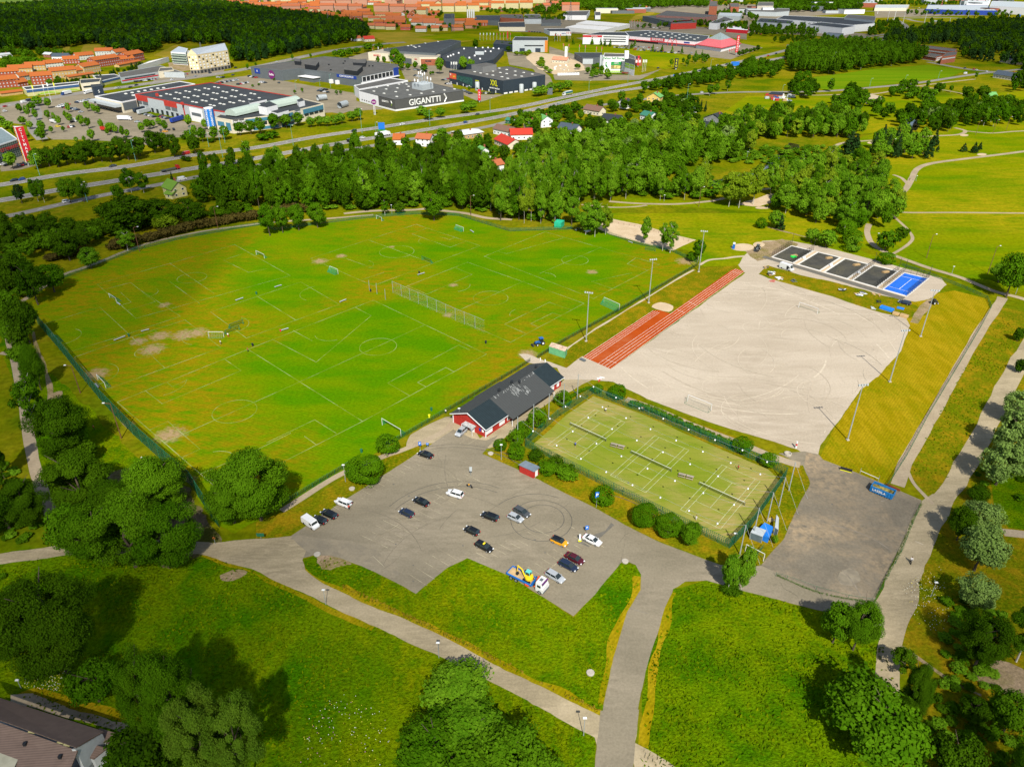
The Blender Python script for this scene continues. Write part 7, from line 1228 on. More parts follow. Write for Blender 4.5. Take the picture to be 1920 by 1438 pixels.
p,rz=hdg(875,804,855,822);e=full_car('suv','silver');e.location=(p.x,p.y,.045);e.rotation_euler=(0,0,rz);props(e,'silver people carrier before the clubhouse gable','car','cars in the near car park')
p,rz=hdg(1461,501,1488,510);e=van_full('white',6.4,2.1,2.6);e.location=(p.x,p.y,.05);e.rotation_euler=(0,0,rz);props(e,'white builders van with open side at the padel court site','van');mb=MB();mb.box((1.0,-1.04,1.3),(1.0,.08,1.6),0,PLS);mb.B('door_opening',e)
p,rz=hdg(1707,573,1684,567);e=full_car('wagon','navy');e.location=(p.x,p.y,.05);e.rotation_euler=(0,0,rz);props(e,'dark blue estate car on the grass below the blue padel court','car')
p,rz=hdg(957,1077,1022,1110);e=empty('flatbed_truck',(p.x,p.y,.05),rz,'white-cabbed truck with blue flatbed at the lower edge of the car park','truck');TB_=M('truck_bed_blue',(.01,.12,.42),.5,var=.06)
mb=MB();mb.box((-.3,0,.8),(8.6,.9,.3),0,PLS);mb.B('chassis',e)
mb=MB();mb.box((-1.5,0,1.15),(6.6,2.5,.14),0,M('bed_floor',(.36,.25,.12),.8,var=.2));
for s in(-1,1):mb.box((-1.5,s*1.25,1.35),(6.6,.08,.5),0,TB_)
mb.box((1.82,0,1.55),(.1,2.5,1.0),0,TB_);mb.box((-4.82,0,1.3),(.08,2.5,.35),0,TB_);mb.B('flatbed',e)
mb=MB();mb.loft([[(x,-1.22,.55),(x,-1.25,1.6),(x,-1.1,zt),(x,1.1,zt),(x,1.25,1.6),(x,1.22,.55)]for x,zt in((2.85,3.0),(3.0,3.1),(4.2,3.05),(4.72,2.0),(4.8,1.0))],CAR['white']);mb.B('cab',e)
mb=MB();mb.add([(4.68,-1.05,2.05),(4.68,1.05,2.05),(4.27,1.0,2.95),(4.27,-1.0,2.95)],[(0,1,2,3)],CGL);mb.B('windshield',e);mb=MB();mb.box((3.6,0,3.12),(.7,.8,.06),0,GREY);mb.B('roof_hatch',e);mb=MB();mb.box((4.5,0,3.0),(.3,2.3,.12),0,M('sun_visor',(.1,.02,.12),.5));mb.B('sun_visor',e)
for s in(-1,1):mb=MB();mb.box((3.7,s*1.2,2.1),(.9,.1,.6),0,CGL);mb.B('side_window',e)
mb=MB();mb.box((4.6,0,.7),(.5,2.4,.45),0,GREY);mb.B('bumper',e)
for x in(-3.6,-2.3,3.9):
 for s in(-1,1):mb=MB();mb.tube((0,-.17,0),(0,.17,0),.5,n=14,m=TYRE);wv=mb.B('wheel',e);wv.location=(x,s*1.08,.5);mb=MB();mb.tube((0,s*.17,0),(0,s*.2,0),.3,n=10,m=RIM);mb.B('rim',wv)
OR=M('crane_orange',(.45,.07,.015),.5);mb=MB();mb.tube((2.3,-.9,1.0),(2.4,.8,2.9),.16,n=6,m=OR);mb.tube((2.55,-.5,1.0),(2.6,1.0,2.7),.13,n=6,m=OR);mb.box((2.35,0,1.2),(.5,1.6,.8),0,PLS);mb.box((.6,-1.2,.8),(.9,.4,.5),0,OR);mb.B('loading_crane',e)
q=e.matrix_basis@Vector((0.2,0,0));ex=empty('mini_excavator',(q.x,q.y,1.28),rz,'yellow mini excavator with turquoise cab loaded on the blue flatbed','excavator');EY=M('excavator_yellow',(.62,.40,.01),.5,var=.05);ET=M('cab_turquoise',(.10,.42,.40),.5,var=.04)
for s in(-1,1):mb=MB();mb.box((0,s*.75,.25),(2.0,.35,.5),0,PLS,.85);mb.B('track',ex)
mb=MB();mb.lathe((.2,0,.5),[(0,0),(.95,0),(1.0,.5),(.9,.75),(0,.78)],14,EY);mb.B('body',ex,smooth=False);mb=MB();mb.box((-.1,.25,1.45),(1.0,.9,1.4),0,CGL,.92);mb.box((-.1,.25,2.2),(1.1,1.0,.12),0,ET);mb.box((-.1,.25,.85),(1.04,.94,.35),0,ET)
for a_,b_ in((.4,.7),(.4,-.2),(-.6,.7),(-.6,-.2)):mb.tube((a_,b_,.8),(a_*.95,b_*.95,2.2),.06,n=4,m=ET)
mb.B('cab',ex)
mb=MB();mb.tube((-.6,-.4,.9),(-1.5,-.3,2.5),.18,.16,6,EY);mb.tube((-1.5,-.3,2.5),(-2.6,-.2,2.75),.16,.13,6,EY);mb.B('boom',ex);mb=MB();mb.tube((-2.6,-.2,2.9),(-2.9,-.2,1.0),.13,.11,6,EY);mb.tube((-1.9,-.2,2.4),(-2.6,-.2,2.2),.07,n=5,m=RIM);mb.B('arm',ex);mb=MB();mb.box((-2.75,-.2,.55),(.5,.7,.6),0,PLS,.7);mb.B('bucket',ex)
p,rz=hdg(886,916,875,911);e=empty('motorcycle',(p.x,p.y,.05),rz,'motorcycle standing on its own above the white crossover','motorcycle')
for x in(-.72,.72):mb=MB();mb.tube((x,-.07,.31),(x,.07,.31),.31,n=12,m=TYRE);mb.B('wheel',e)
mb=MB();mb.box((.05,0,.45),(.6,.35,.4),0,GREY,.8);mb.tube((.72,0,.31),(.45,0,1.0),.05,n=5,m=RIM);mb.tube((-.72,0,.31),(0,0,.4),.05,n=5,m=RIM);mb.B('frame',e);mb=MB();mb.loft([[(.5,-.08,.7),(.5,.08,.7),(.5,.08,.85),(.5,-.08,.85)],[(.2,-.17,.65),(.2,.17,.65),(.2,.15,.95),(.2,-.15,.95)],[(-.1,-.12,.65),(-.1,.12,.65),(-.1,.1,.82),(-.1,-.1,.82)]],CAR['orange']);mb.B('fuel_tank',e)
mb=MB();mb.box((-.4,0,.8),(.7,.26,.12),0,PLS);mb.B('seat',e);mb=MB();mb.tube((.45,-.38,1.05),(.45,.38,1.05),.025,n=5,m=PLS);mb.B('handlebar',e)
def onroad(lst,group):
 for x,y,kind,col,lb,d in lst:a,b=G(x-4,y+.8),G(x+4,y-.8);scar(G(x,y),math.atan2((b-a).y,(b-a).x)+(0 if d>0 else math.pi),kind,col,lb,group)
onroad([(27,340,'wagon','black','black car on the motorway close behind a blue one at the left edge',-1),(41,338,'hatch','blue','blue car on the motorway at the left edge',-1),(212,313,'sedan','grey','dark car alone on the motorway below the hedge row',-1),(349,290,'van','red','red and yellow van on the motorway',-1),(126,380,'suv','white','white car on the local road',1),(342,338,'van','white','white van half hidden by trees on the local road',1),(664,247,'suv','black','black car on the far carriageway left of the blue road sign',-1),(680,260,'wagon','white','white car behind the black van',1),(657,266,'van','black','black van on the near carriageway',1),(558,281,'sedan','black','black car half hidden by the tree tops',1),(754,234.5,'sedan','white','white car right of the blue road sign',-1),(895,216,'hatch','grey','dark car on the far carriageway before the shrubs',-1),(873,231,'hatch','blue','blue car near the white-roofed house',1),(1048,197,'wagon','silver','light car below the coach',1),(1234,129,'hatch','navy','dark blue car leaving the self storage road',1),(1267,142,'hatch','black','black car on the motorway below the yellow pylon',-1),(1280,139,'hatch','white','white car on the motorway right of the black one',-1),(1312,134,'hatch','navy','dark blue car in the middle of the motorway bend',-1),(1345,124,'hatch','white','white car near the blue gantry sign',-1),(1362,122,'hatch','navy','dark car just left of the blue gantry sign',-1),(1407,112,'hatch','red','red car leftmost of the three before the grove',-1),(1440,106,'hatch','red','small red car second before the grove',-1),(1455,102,'suv','navy','dark car third before the grove',-1),(1478,97,'van','white','white van entering behind the grove',-1),(1316,175,'hatch','white','white car on the lane by the yellow lawn',1),(1720,155,'sedan','maroon','maroon car on the lane below the crop field',1),(1809,129,'sedan','grey','grey car near the right junction',1),(1826,131,'hatch','red','red car at the right junction',1),(1831,133,'hatch','white','white car touching the red one at the junction',1),(1850,135.5,'hatch','white','white car beyond the right junction',1),(1810,139.5,'van','white','pale van turning at the right junction',1)],'vehicles on the roads')
onroad([(10,201,'hatch','red','red car at the left street crossing',1),(10,210,'hatch','white','white car waiting at the left street crossing',1),(55,190,'van','navy','dark van on the street below the wavy-front shop',1),(45,193,'van','white','white van at the street crossing',1),(245,165,'sedan','black','black car on the street, leftmost by the narrow tree',1),(256,161,'sedan','black','black car on the street right of the other',1),(223,166,'hatch','silver','silver car on the street below the yellow shop',1),(218,167,'hatch','white','white car on the street below the yellow shop',1),(323,151,'suv','white','white and black car at the apartment crossing',1),(367,144,'hatch','silver','silver car by the cream apartment block',1),(394,138,'sedan','navy','blue car before the cream apartment block',1),(442,128,'sedan','black','black car right of the cream apartment block',1),(437,142,'sedan','grey','dark car by the shop car park entrance',1),(519,117.5,'hatch','white','white car on the street above the grey shop',1)],'vehicles on the street')
def lorry(x,y,L_,W,H,cabc,boxm,label,d=1,name='lorry',cab=True,flat=False,cat_='lorry',slope=.8):
 a,b=G(x-4,y+slope),G(x+4,y-slope);p=G(x,y);e=empty(name,(p.x,p.y,.05),math.atan2((b-a).y,(b-a).x)+(0 if d>0 else math.pi),label,cat_);cl_=2.2 if cab else 0
 mb=MB();mb.box((-cl_/2,0,1.15 if flat else(H+1)/2),(L_-cl_,W,.3 if flat else H-1),0,boxm);mb.build('cargo_box' if not flat else 'flatbed',None,e)
 if cab:mb=MB();mb.loft([[(x_,-W*.48,.5),(x_,-W*.48,zt),(x_,W*.48,zt),(x_,W*.48,.5)]for x_,zt in((L_/2-2.1,min(H,3)),(L_/2-.5,min(H,2.9)),(L_/2,1.8))],cabc);mb.B('cab',e);mb=MB();mb.add([(L_/2+.02,-W*.42,1.85),(L_/2+.02,W*.42,1.85),(L_/2-.44,W*.42,2.8),(L_/2-.44,-W*.42,2.8)],[(0,1,2,3)],CGL);mb.B('windshield',e)
 for x_ in([L_/2-1.2]if cab else[])+[-L_/2+1.2,-L_/2+2.4]:
  for s in(-1,1):mb=MB();mb.tube((x_,s*(W/2-.35),.5),(x_,s*W/2,.5),.5,n=10,m=TYRE);mb.B('wheel',e)
 return e
e=lorry(1064,179,13,2.55,3.6,CAR['white'],M('coach_teal',(.02,.09,.10),.3),'teal and white coach with yellow stripe on the motorway',-1,'coach',cat_='coach');mb=MB();mb.box((-1.1,0,1.4),(10.8,2.6,.35),0,YEL);mb.B('stripe',e);mb=MB();mb.box((-1.1,0,3.62),(10.7,2.3,.12),0,WHT);mb.B('roof',e)
lorry(320,320.5,12,2.5,3.2,CAR['red'],M('truck_frame',(.05,.06,.06),.7),'red-cabbed truck with empty black frame on the motorway',1,flat=True)
lorry(718,256,13,2.5,3.4,CAR['white'],WH,'long pale coach half hidden behind the belt trees',1,'coach',cat_='coach')
lorry(125,178,11,2.5,3.6,CAR['blue'],WHT,'white lorry with blue cab on the street',-1);lorry(166,176,9,2.5,3.4,CAR['white'],WHT,'white lorry partly behind the dark sign block',-1)
lorry(235,226,12,2.5,3.6,CAR['white'],WHT,'white box truck alone on the retail car park',1,slope=-.1);lorry(199,246,8.5,2.4,3.2,CAR['red'],CAR['red'],'red removal van on the retail car park',1,slope=-.3)
lorry(332,229,14,2.5,3.8,CAR['blue'],BLUE,'blue trailer with yellow top at the long store',1,'trailer',cab=False,cat_='trailer',slope=1.2);lorry(270,213.5,13,2.5,3.8,CAR['silver'],LG,'grey semi-trailer at the loading side of the long store',1,'trailer',cab=False,cat_='trailer',slope=1);lorry(262,210,13,2.5,3.6,CAR['blue'],NAVY,'navy semi-trailer behind the grey one',1,'trailer',cab=False,cat_='trailer',slope=1)
lorry(138,229,7,2.2,2.9,CAR['white'],CRM,'cream camper van on the left retail car park',1,'camper_van',cat_='camper van',slope=-.3);lorry(101,231,7,2.2,2.7,CAR['white'],CAR['white'],'white camper bus on the left retail car park',1,'camper_van',cat_='camper van',slope=-.8);lorry(1757,43,22,3,3.4,CAR['white'],WHT,'long white lorry on the upper right ramp',1,slope=-.4);lorry(1172,140,8,2.4,2.4,CAR['red'],M('rust_load',(.15,.04,.02),.9),'rusty skip load on the verge below the self storage',1,'skip_container',cab=False,cat_='skip',slope=-.3)
cols=['white','silver','grey','black','navy','red','white','silver','black'];CN=dict(white='white',silver='silver',grey='dark grey',black='black',navy='dark blue',red='red',blue='blue',maroon='maroon',orange='orange',yellow='yellow')
rc=random.Random(21)
def parkrow(x0,y0,x1,y1,n_,where,group,ang=None,skip=.12):
 a,b=G(x0,y0),G(x1,y1);d=(b-a);rz=math.atan2(d.y,d.x)+math.pi/2 if ang is None else ang
 for i in range(n_):
  if rc.random()<skip:continue
  p=a+d*((i+.5)/n_);c=rc.choice(cols);k=rc.choice(['hatch','sedan','wagon','suv']);scar(p,rz+rc.choice((0,math.pi)),k,c,'%s %s %s, %s'%(CN[c],{'hatch':'hatchback','sedan':'saloon','wagon':'estate car','suv':'crossover'}[k],where,ORD[i]+' from left'),group)
for q in((262,153.5,296,149,9),(252,155,290,150,8)):parkrow(*q,'parked below the red-banded shop','cars by the red-banded shop')
parkrow(338,142,352,140,4,'parked beside the cream apartment block','cars by the apartment block');parkrow(405,158,447,151,10,'in the row nearest the long store roof','cars of the shop car park near the roof',skip=.05);parkrow(444,160,466,156,5,'in the short row by the young trees','cars by the young trees');parkrow(487,155,504,157.5,4,'below the round purple sign','cars below the purple sign');parkrow(512,158,525,156.5,3,'at the corner of the dark grey shop','cars at the dark grey shop corner')
parkrow(595,171,618,175,4,'in the small group in mid car park','small group of cars in mid car park');parkrow(600,169,615,170,3,'in the small group in mid car park','small group of cars in mid car park');parkrow(466,144,486,148,5,'before the blue lettered corner','cars before the blue lettered corner');parkrow(406,146,426,147,4,'by the street island','cars by the street island')
parkrow(103,204,130,196,6,'in the upper left row of the retail car park','cars in the upper left row');parkrow(142,194,170,188,7,'along the canopy store car park','cars along the canopy store');parkrow(118,202,148,208,6,'in the second left row of the retail car park','cars in the second left row');parkrow(150,211,160,213,2,'beside the round young tree','cars beside the round young tree');parkrow(126,240,146,238,4,'at the hedge of the lower left car park','cars at the lower left hedge')
parkrow(273,216,292,221,5,'beside the long store doors','cars beside the long store doors',skip=0);parkrow(300,219,316,224,5,'beside the long store loading bays','cars beside the long store bays',skip=0);scar(G(258,230),.1,'sedan','silver','silver car alone near the white box truck');scar(G(109,238.5),.1,'hatch','yellow','small yellow car in the left retail car park');scar(G(310,248),.1,'hatch','orange','orange car by the lower hedge of the retail park');parkrow(298,247,330,244,4,'by the lower hedge of the retail car park','cars by the lower hedge',skip=.2)
parkrow(863,160,888,167,6,'before the glazed front of the yellow-lettered store','cars before the glazed store');parkrow(868,170,884,178,4,'beside the charcoal store end','cars beside the charcoal store');parkrow(900,176,928,177,6,'below the yellow XXL sign','cars below the XXL sign',skip=.05);parkrow(835,158,850,160,4,'by the kerb of the glazed store','cars by the kerb');parkrow(775,132,802,135,4,'on the street beside the beige shops','cars beside the beige shops');parkrow(770,142,792,146,4,'beside the blue corner sign','cars beside the blue corner');parkrow(640,112,660,110,4,'in the upper shop car park','cars in the upper shop car park');parkrow(828,152,846,148,4,'in the bay left of the glazed store','cars in the left bay')
for q,n_ in(((1150,90,1250,97),22),((1160,87,1240,92),16),((1180,94,1270,101),14),((1270,98,1300,101),5)):parkrow(*q,n_,'in the hardware store car park','cars at the hardware store',skip=.25)
for q,n_ in(((1215,42,1255,50),9),((1195,50,1240,55),8),((1268,55,1300,54),6),((985,60,1015,62),6),((1015,45,1055,46),8),((1045,60,1075,62),5),((1400,62,1430,66),4),((1545,72,1570,74),3)):parkrow(*q,n_,'parked at the far shops','cars at the far shops',skip=.2)
for q,n_ in(((1360,16,1420,22),14),((1365,20,1425,25),14),((1345,22,1400,28),10),((1670,14,1730,16),14),((1790,14,1870,17),12),((1720,24,1790,24),4)):parkrow(*q,n_,'in the far crowded car park','cars in the far crowded car park',skip=.15)
parkrow(2,309,18,312,2,'before the grid-fronted supermarket','cars before the supermarket',skip=0);parkrow(32,312,50,309,3,'at the foot of the red tower','cars at the foot of the red tower',skip=0)
parkrow(1478,90+100,1482,191,1,'by the lane storage yard','cars by the lane storage yard',skip=0)
NETG=netmat('green_mesh',(.01,.10,.05),.5,.20);NETD=netmat('dark_mesh',(.012,.03,.02),.5,.24);NETW=netmat('pale_net',(.3,.34,.25),.6,.035);NETB=netmat('windscreen_net',(.008,.075,.04),.25,.42);GN=netmat('goal_net_green',(.02,.22,.09),.4,.22)
def fence(px,h,label,post=2.5,pm=None,net=None,name='fence',lean=0,maxp=98,rail=True,pr=.05,closed=False):
 P=[G(*p)for p in px];
 if closed:P.append(P[0])
 c=sum(P,Vector())/len(P);e=empty(name,(c.x,c.y,0),0,label,'fence');pm=pm or GREEN;tot=sum((b-a).length for a,b in zip(P,P[1:]));step=max(post,tot/maxp);k=0
 me=bpy.data.meshes.new('mesh_panel');V=[];F=[];U=[];s=0
 for a,b in zip(P,P[1:]):
  L_=(b-a).length;i=len(V);V+=[(a.x-c.x,a.y-c.y,.05),(b.x-c.x,b.y-c.y,.05),(b.x-c.x,b.y-c.y,h),(a.x-c.x,a.y-c.y,h)];F.append((i,i+1,i+2,i+3));U+=[(s,0),(s+L_,0),(s+L_,h),(s,h)];s+=L_
 if net:
  me.from_pydata(V,[],F);uv=me.uv_layers.new(name='UVMap');uv.data.foreach_set('uv',[x for u in U for x in u]);me.materials.append(net);o=bpy.data.objects.new('mesh_panel',me);COL.objects.link(o);o.parent=e
 pr_=MB();pr_.tube((0,0,0),(0,0,h+.1),pr,n=5,m=pm);first=None
 for a,b in zip(P,P[1:]):
  L_=(b-a).length;n_=max(1,round(L_/step))
  for i in range(n_):
   q=a.lerp(b,i/n_)
   if first is None:first=pr_.B('post',e);o=first
   else:o=first.copy();COL.objects.link(o)
   o.location=(q.x-c.x,q.y-c.y,0)
 if rail:
  mb=MB()
  for a,b in zip(P,P[1:]):mb.tube((a.x-c.x,a.y-c.y,h),(b.x-c.x,b.y-c.y,h),pr*.6,n=4,m=pm)
  mb.B('rail',e)
 return e
fence([(72,608),(120,665),(160,715),(195,758),(250,815),(300,860),(360,912),(398,972),(412,990)],5.0,'tall green net fence along the left side of the playing field',5,net=NETB,name='net_fence',pr=.09)
fence([(54,562),(72,548),(100,530),(120,521),(175,500),(260,468),(340,448),(440,430),(490,422),(515,432),(600,420),(700,408),(780,402),(860,405)],1.6,'low green mesh fence along the upper left edge of the field',3,net=NETG)
fence([(860,405),(912,421),(955,434),(1050,431),(1075,430)],1.6,'green mesh fence below the sunlit wood',3,net=NETG);fence([(1130,436),(1190,457),(1260,472),(1308,494)],1.5,'green mesh fence behind the slim birches',3,net=NETG)
fence([(1008,672),(1050,645),(1180,572),(1308,498)],1.5,'green mesh fence between field and running track',2.6,net=NETD);fence([(994,678),(960,700),(900,735),(845,768),(780,806),(745,826),(715,842)],1.5,'green mesh fence behind the clubhouse',2.6,net=NETD);fence([(655,872),(600,905),(530,948),(500,966)],1.4,'green mesh fence beside the footpath left of the round bush',2.6,net=NETD)
fence([(985,838),(1030,858),(1150,920),(1260,975),(1368,1028)],2.6,'green court fence on the car park side',2.8,net=NETG,name='court_fence');fence([(985,838),(1045,783),(1112,739)],2.8,'green court fence on the clubhouse side',2.8,net=NETG,name='court_fence');fence([(1112,739),(1200,772),(1330,828),(1440,874),(1474,893)],2.8,'green court fence on the gravel pitch side',2.8,net=NETG,name='court_fence');fence([(1368,1028),(1410,985),(1474,893)],3.0,'dense green windscreen fence at the right end of the courts',2.8,net=NETB,name='court_fence')
fence([(1662,914),(1700,855),(1740,780),(1800,680),(1840,612),(1858,578),(1850,560),(1800,538),(1740,515),(1690,498)],1.2,'low green fence along the path right of the mown strip',3,net=NETG);fence([(1454,1080),(1475,1086),(1530,1106),(1590,1122),(1640,1130),(1690,1035),(1726,946)],1.1,'low green wire fence round the service yard',5,net=None,pr=.04);fence([(1408,1063),(1420,1040),(1432,1026)],1.2,'short teal fence panel beside the service yard',2,net=NETG)
fence([(1110,412),(1190,425),(1235,437),(1310,458)],.9,'low wooden rail fence behind the sand court',3,pm=WOODP,net=None,pr=.06)
fence([(737,549),(753,556),(785,570),(819,585),(854,601),(871,608),(891,616),(909,624)],5.0,'tall ball-stop net between the two grass pitches',5.6,pm=GALV,net=NETW,name='ball_stop_net',pr=.07);
for x,y in((693,545),(707,551),(723,562)):p=G(x,y);e=empty('net_post',p,0,'bare grey net post standing beyond the ball-stop net','post','bare net posts');mb=MB();mb.tube((0,0,0),(0,0,4.6),.08,n=6,m=GALV);mb.B('post',e)
def goal(x0,y0,x1,y1,label,deep=1.6,h=2.0,side=1,m=None,nm=None,group='football goals'):
 a,b=G(x0,y0),G(x1,y1);d=(b-a);L_=d.length;c=(a+b)/2;e=empty('football_goal',(c.x,c.y,.02),math.atan2(d.y,d.x),label,'goal',group);m=m or WHT;x=L_/2;r=.065
 mb=MB();mb.tube((-x,0,0),(-x,0,h),r,n=6,m=m);mb.tube((x,0,0),(x,0,h),r,n=6,m=m);mb.tube((-x,0,h),(x,0,h),r,n=6,m=m);mb.B('frame',e)
 k=deep*side;mb=MB();mb.tube((-x,0,.03),(-x,k,.03),.04,n=5,m=GREEN);mb.tube((x,0,.03),(x,k,.03),.04,n=5,m=GREEN);mb.tube((-x,k,.03),(x,k,.03),.04,n=5,m=GREEN);mb.tube((-x,0,h),(-x,k,.03),.03,n=4,m=GREEN);mb.tube((x,0,h),(x,k,.03),.03,n=4,m=GREEN);mb.B('base_frame',e)
 me=bpy.data.meshes.new('net');me.from_pydata([(-x,0,h),(x,0,h),(x,k,.05),(-x,k,.05),(-x,0,.05),(x,0,.05)],[],[(0,1,2,3),(0,3,4),(1,5,2)]);uv=me.uv_layers.new(name='UVMap');q=[0,0,L_,0,L_,2.5,0,2.5,0,0,1.6,0,0,2,0,0,1,0,1.6,2];uv.data.foreach_set('uv',q);me.materials.append(nm or GN);o=bpy.data.objects.new('net',me);COL.objects.link(o);o.parent=e
goal(717,797,752,818,'large white goal on the lower touchline by the round bush',2,2.4,1);goal(1132,568,1161,581,'large white goal beside the track fence',2,2.4,-1);goal(184,712,199,728,'white goal near the tall net, lowest on the left',1.6,2,1);goal(98,632,110,643,'small goal tipped near the tall net at the left',1.6,1.6,1);goal(206,558,219,567,'small goal in the upper left pitch corner',1.8,1.8,1)
goal(392,632,420,632,'plain white goal beside the two green ones',1.0,2.1,-1,nm=NETW);goal(432,617,457,608,'green-framed goal, rear of the two',1.6,2,1,GREEN);goal(424,628,450,619,'green-framed goal, front of the two',1.6,2,1,GREEN);goal(481,478,496,485,'goal with green net on the upper left pitch',1.4,2,1);goal(619,508,634,514,'goal with green net left of the centre pitches',1.6,2.2,-1);goal(791,488,808,495,'green goal in front of the far bin',1.4,2,1,GREEN);goal(855,429,869,434,'white goal at the far right corner of the far pitch',1.4,2,-1);goal(706,411,716,415,'goal at the far fence path',1.6,2,1);goal(1210,469,1228,472,'low green goal folded at the fence before the slim birches',.8,1.4,1,GREEN)
goal(1497,577,1532,589,'white goal on the gravel pitch, far one',1.8,2.3,1,nm=NETW);goal(1289,752,1333,770,'white goal on the gravel pitch, near one',1.8,2.3,-1,nm=NETW)
p,q=G(1400,1033),G(1432,1049);goal(1397,1034,1431,1052,'worn white goal frame behind the blue tarpaulin',1.2,2.2,1,nm=NETW)
def slabbox(x0,y0,x1,y1,w_,h,m,name,label,cate,group=None,z=0,leg=False):
 a,b=G(x0,y0),G(x1,y1);d=b-a;c=(a+b)/2;e=empty(name,(c.x,c.y,.02),math.atan2(d.y,d.x),label,cate,group);mb=MB();mb.box((0,0,h-.05 if leg else h/2),(d.length,w_,.1 if leg else h),0,m);mb.build('seat' if leg else 'body',None,e)
 if leg:
  for s in(-1,1):mb=MB();mb.box((s*(d.length/2-.3),0,h/2-.05),(.1,w_*.9,h-.1),0,GREY);mb.B('leg',e)
 return e
for q,l in(((214,640,235,632),'long grey bench by the left halfway bin'),((265,623,280,619),'short grey bench on the worn patch'),((442,565,456,560),'grey bench below the upper pitch'),((515,540,528,536),'grey bench left of the centre pitches'),((525,622,541,617),'grey bench with something red at its end'),((637,568,649,563),'grey bench at the centre pitch corner'),((783,517,796,513),'grey bench near the far bin'),((882,433,888,437),'grey bench at the far right corner'),((179,721,185,728),'white bench behind the lowest left goal'),((220,569,226,573),'white bench at the upper left goal'),((1178,454,1186,457),'bench behind the far field fence')):slabbox(*q,.45,.5,LG,'bench',l,'bench','benches on the playing field',leg=True)
def bin_(x,y,m,label,group='bins on the playing field',h=1.1,r=.34):p=G(x,y);e=empty('litter_bin',p,0,label,'bin',group);mb=MB();mb.lathe((0,0,0),[(0,.02),(r*.85,.02),(r,h*.9)],10,m);mb.B('body',e);mb=MB();mb.lathe((0,0,h*.9),[(r*1.1,0),(r*1.1,.06),(0,.12)],10,m);mb.B('lid',e)
for x,y,m,l in((242,631,GREEN,'green bin at the left halfway line'),(481,552,GREEN,'green bin above the centre left pitch'),(474,649,BLK,'black bin below the green-framed goals'),(695,547,BLK,'black bin beside the bare net posts'),(786,513,BLK,'black bin near the far bench'),(911,644,BLK,'black bin at the near end of the ball-stop net'),(809,770,GREEN,'green bin by the fence left of the clubhouse'),(678,848,GREEN,'green bin above the largest round bush'),(805,783,YEL,'yellow box on the fence left of the clubhouse')):bin_(x,y,m,l)
e=slabbox(525,622,527,621.5,.5,.9,RED2,'sports_bag','red bag on the grey bench end','bag')
for i,(P,pt)in enumerate(CP):
 a,b=pt(0,.5),pt(1,.5);d=(b-a).normalized();a=a-d*.9;b=b+d*.9;c=(a+b)/2;L_=(b-a).length;e=empty('tennis_net',c,math.atan2(d.y,d.x),'%s tennis net from the clubhouse end'%ORD[i],'tennis net','tennis nets')
 for s in(-1,1):mb=MB();mb.tube((s*L_/2,0,0),(s*L_/2,0,1.1),.06,n=6,m=GREY);mb.B('post',e)
 mb=MB();mb.box((0,0,1.02),(L_,.05,.09),0,WHT);mb.B('tape',e);me=bpy.data.meshes.new('net');me.from_pydata([(-L_/2,0,.05),(L_/2,0,.05),(L_/2,0,1),(-L_/2,0,1)],[],[(0,1,2,3)]);uv=me.uv_layers.new(name='UVMap');uv.data.foreach_set('uv',[0,0,L_,0,L_,1,0,1]);me.materials.append(netmat('tennis_mesh',(.03,.045,.02),.2,.22));o=bpy.data.objects.new('net',me);COL.objects.link(o);o.parent=e
for x,y,l in((1158,838,'picnic table between the first and second tennis courts'),(1286,895,'picnic table between the second and third tennis courts')):
 p=G(x,y);e=empty('picnic_table',p,R(-25),l,'picnic table','picnic tables on the courts');TW_=M('weathered_table',(.24,.21,.16),.8,var=.2)
 for k,dx in enumerate((-1.05,1.05)):
  mb=MB();mb.box((dx,0,.74),(1.9,.75,.06),0,TW_);mb.B('table_top',e)
  for s in(-1,1):mb=MB();mb.box((dx,s*.75,.44),(1.9,.28,.05),0,TW_);mb.B('seat',e);mb=MB();mb.tube((dx+s*.7,-.8,0),(dx+s*.7,0,.72),.05,n=4,m=BRK);mb.tube((dx+s*.7,.8,0),(dx+s*.7,0,.72),.05,n=4,m=BRK);mb.B('leg',e)
def mast(x,yb,yt,label,n_=4,bar=2.4,group='floodlight masts'):
 B=G(x,yb);h=vh(x,yb,yt);e=empty('floodlight_mast',B,trc.uniform(-.3,.3),label,'floodlight',group);mb=MB();mb.tube((0,0,0),(0,0,h),.2,.1,8,GALV);mb.B('pole',e);mb=MB();mb.tube((-bar/2,0,h-.1),(bar/2,0,h-.1),.07,n=5,m=GALV);mb.B('crossbar',e);mb=MB();mb.box((0,0,.15),(.8,.8,.3),0,CONC);mb.B('base',e)
 for i in range(n_):mb=MB();mb.box((-bar/2+bar*i/(n_-1),-.25,h+.15),(.5,.35,.45),0,LG);mb.B('floodlight',e)
for q in((1099,640,549,'floodlight mast beside the start of the running track'),(1216,568,487,'floodlight mast beside the middle of the running track'),(1310,510,434,'floodlight mast at the far end of the field fence'),(1726,631,545,'floodlight mast on the mown strip, far one'),(1668,716,620,'floodlight mast on the mown strip, middle one'),(1589,825,722,'floodlight mast on the mown strip, near one')):mast(*q)
def lamp(x,yb,yt,label,m=None,arm=0,head=None,group=None,r=.07,name='street_lamp',face=None):
 B=G(x,yb);h=vh(x,yb,yt);e=empty(name,B,R(face)if face is not None else 0,label,'street lamp',group);mb=MB();mb.tube((0,0,0),(0,0,h),r*1.2,r*.7,6,m or GALV)
 if arm:mb.tube((0,0,h),(arm,0,h+.25),r*.6,n=5,m=m or GALV)
 mb.B('pole',e);mb=MB();mb.box((arm+(.25 if arm else 0),0,h+.28 if arm else h+.1),(.75,.38,.16),0,WHT,.8);mb.B('lamp_head',e)
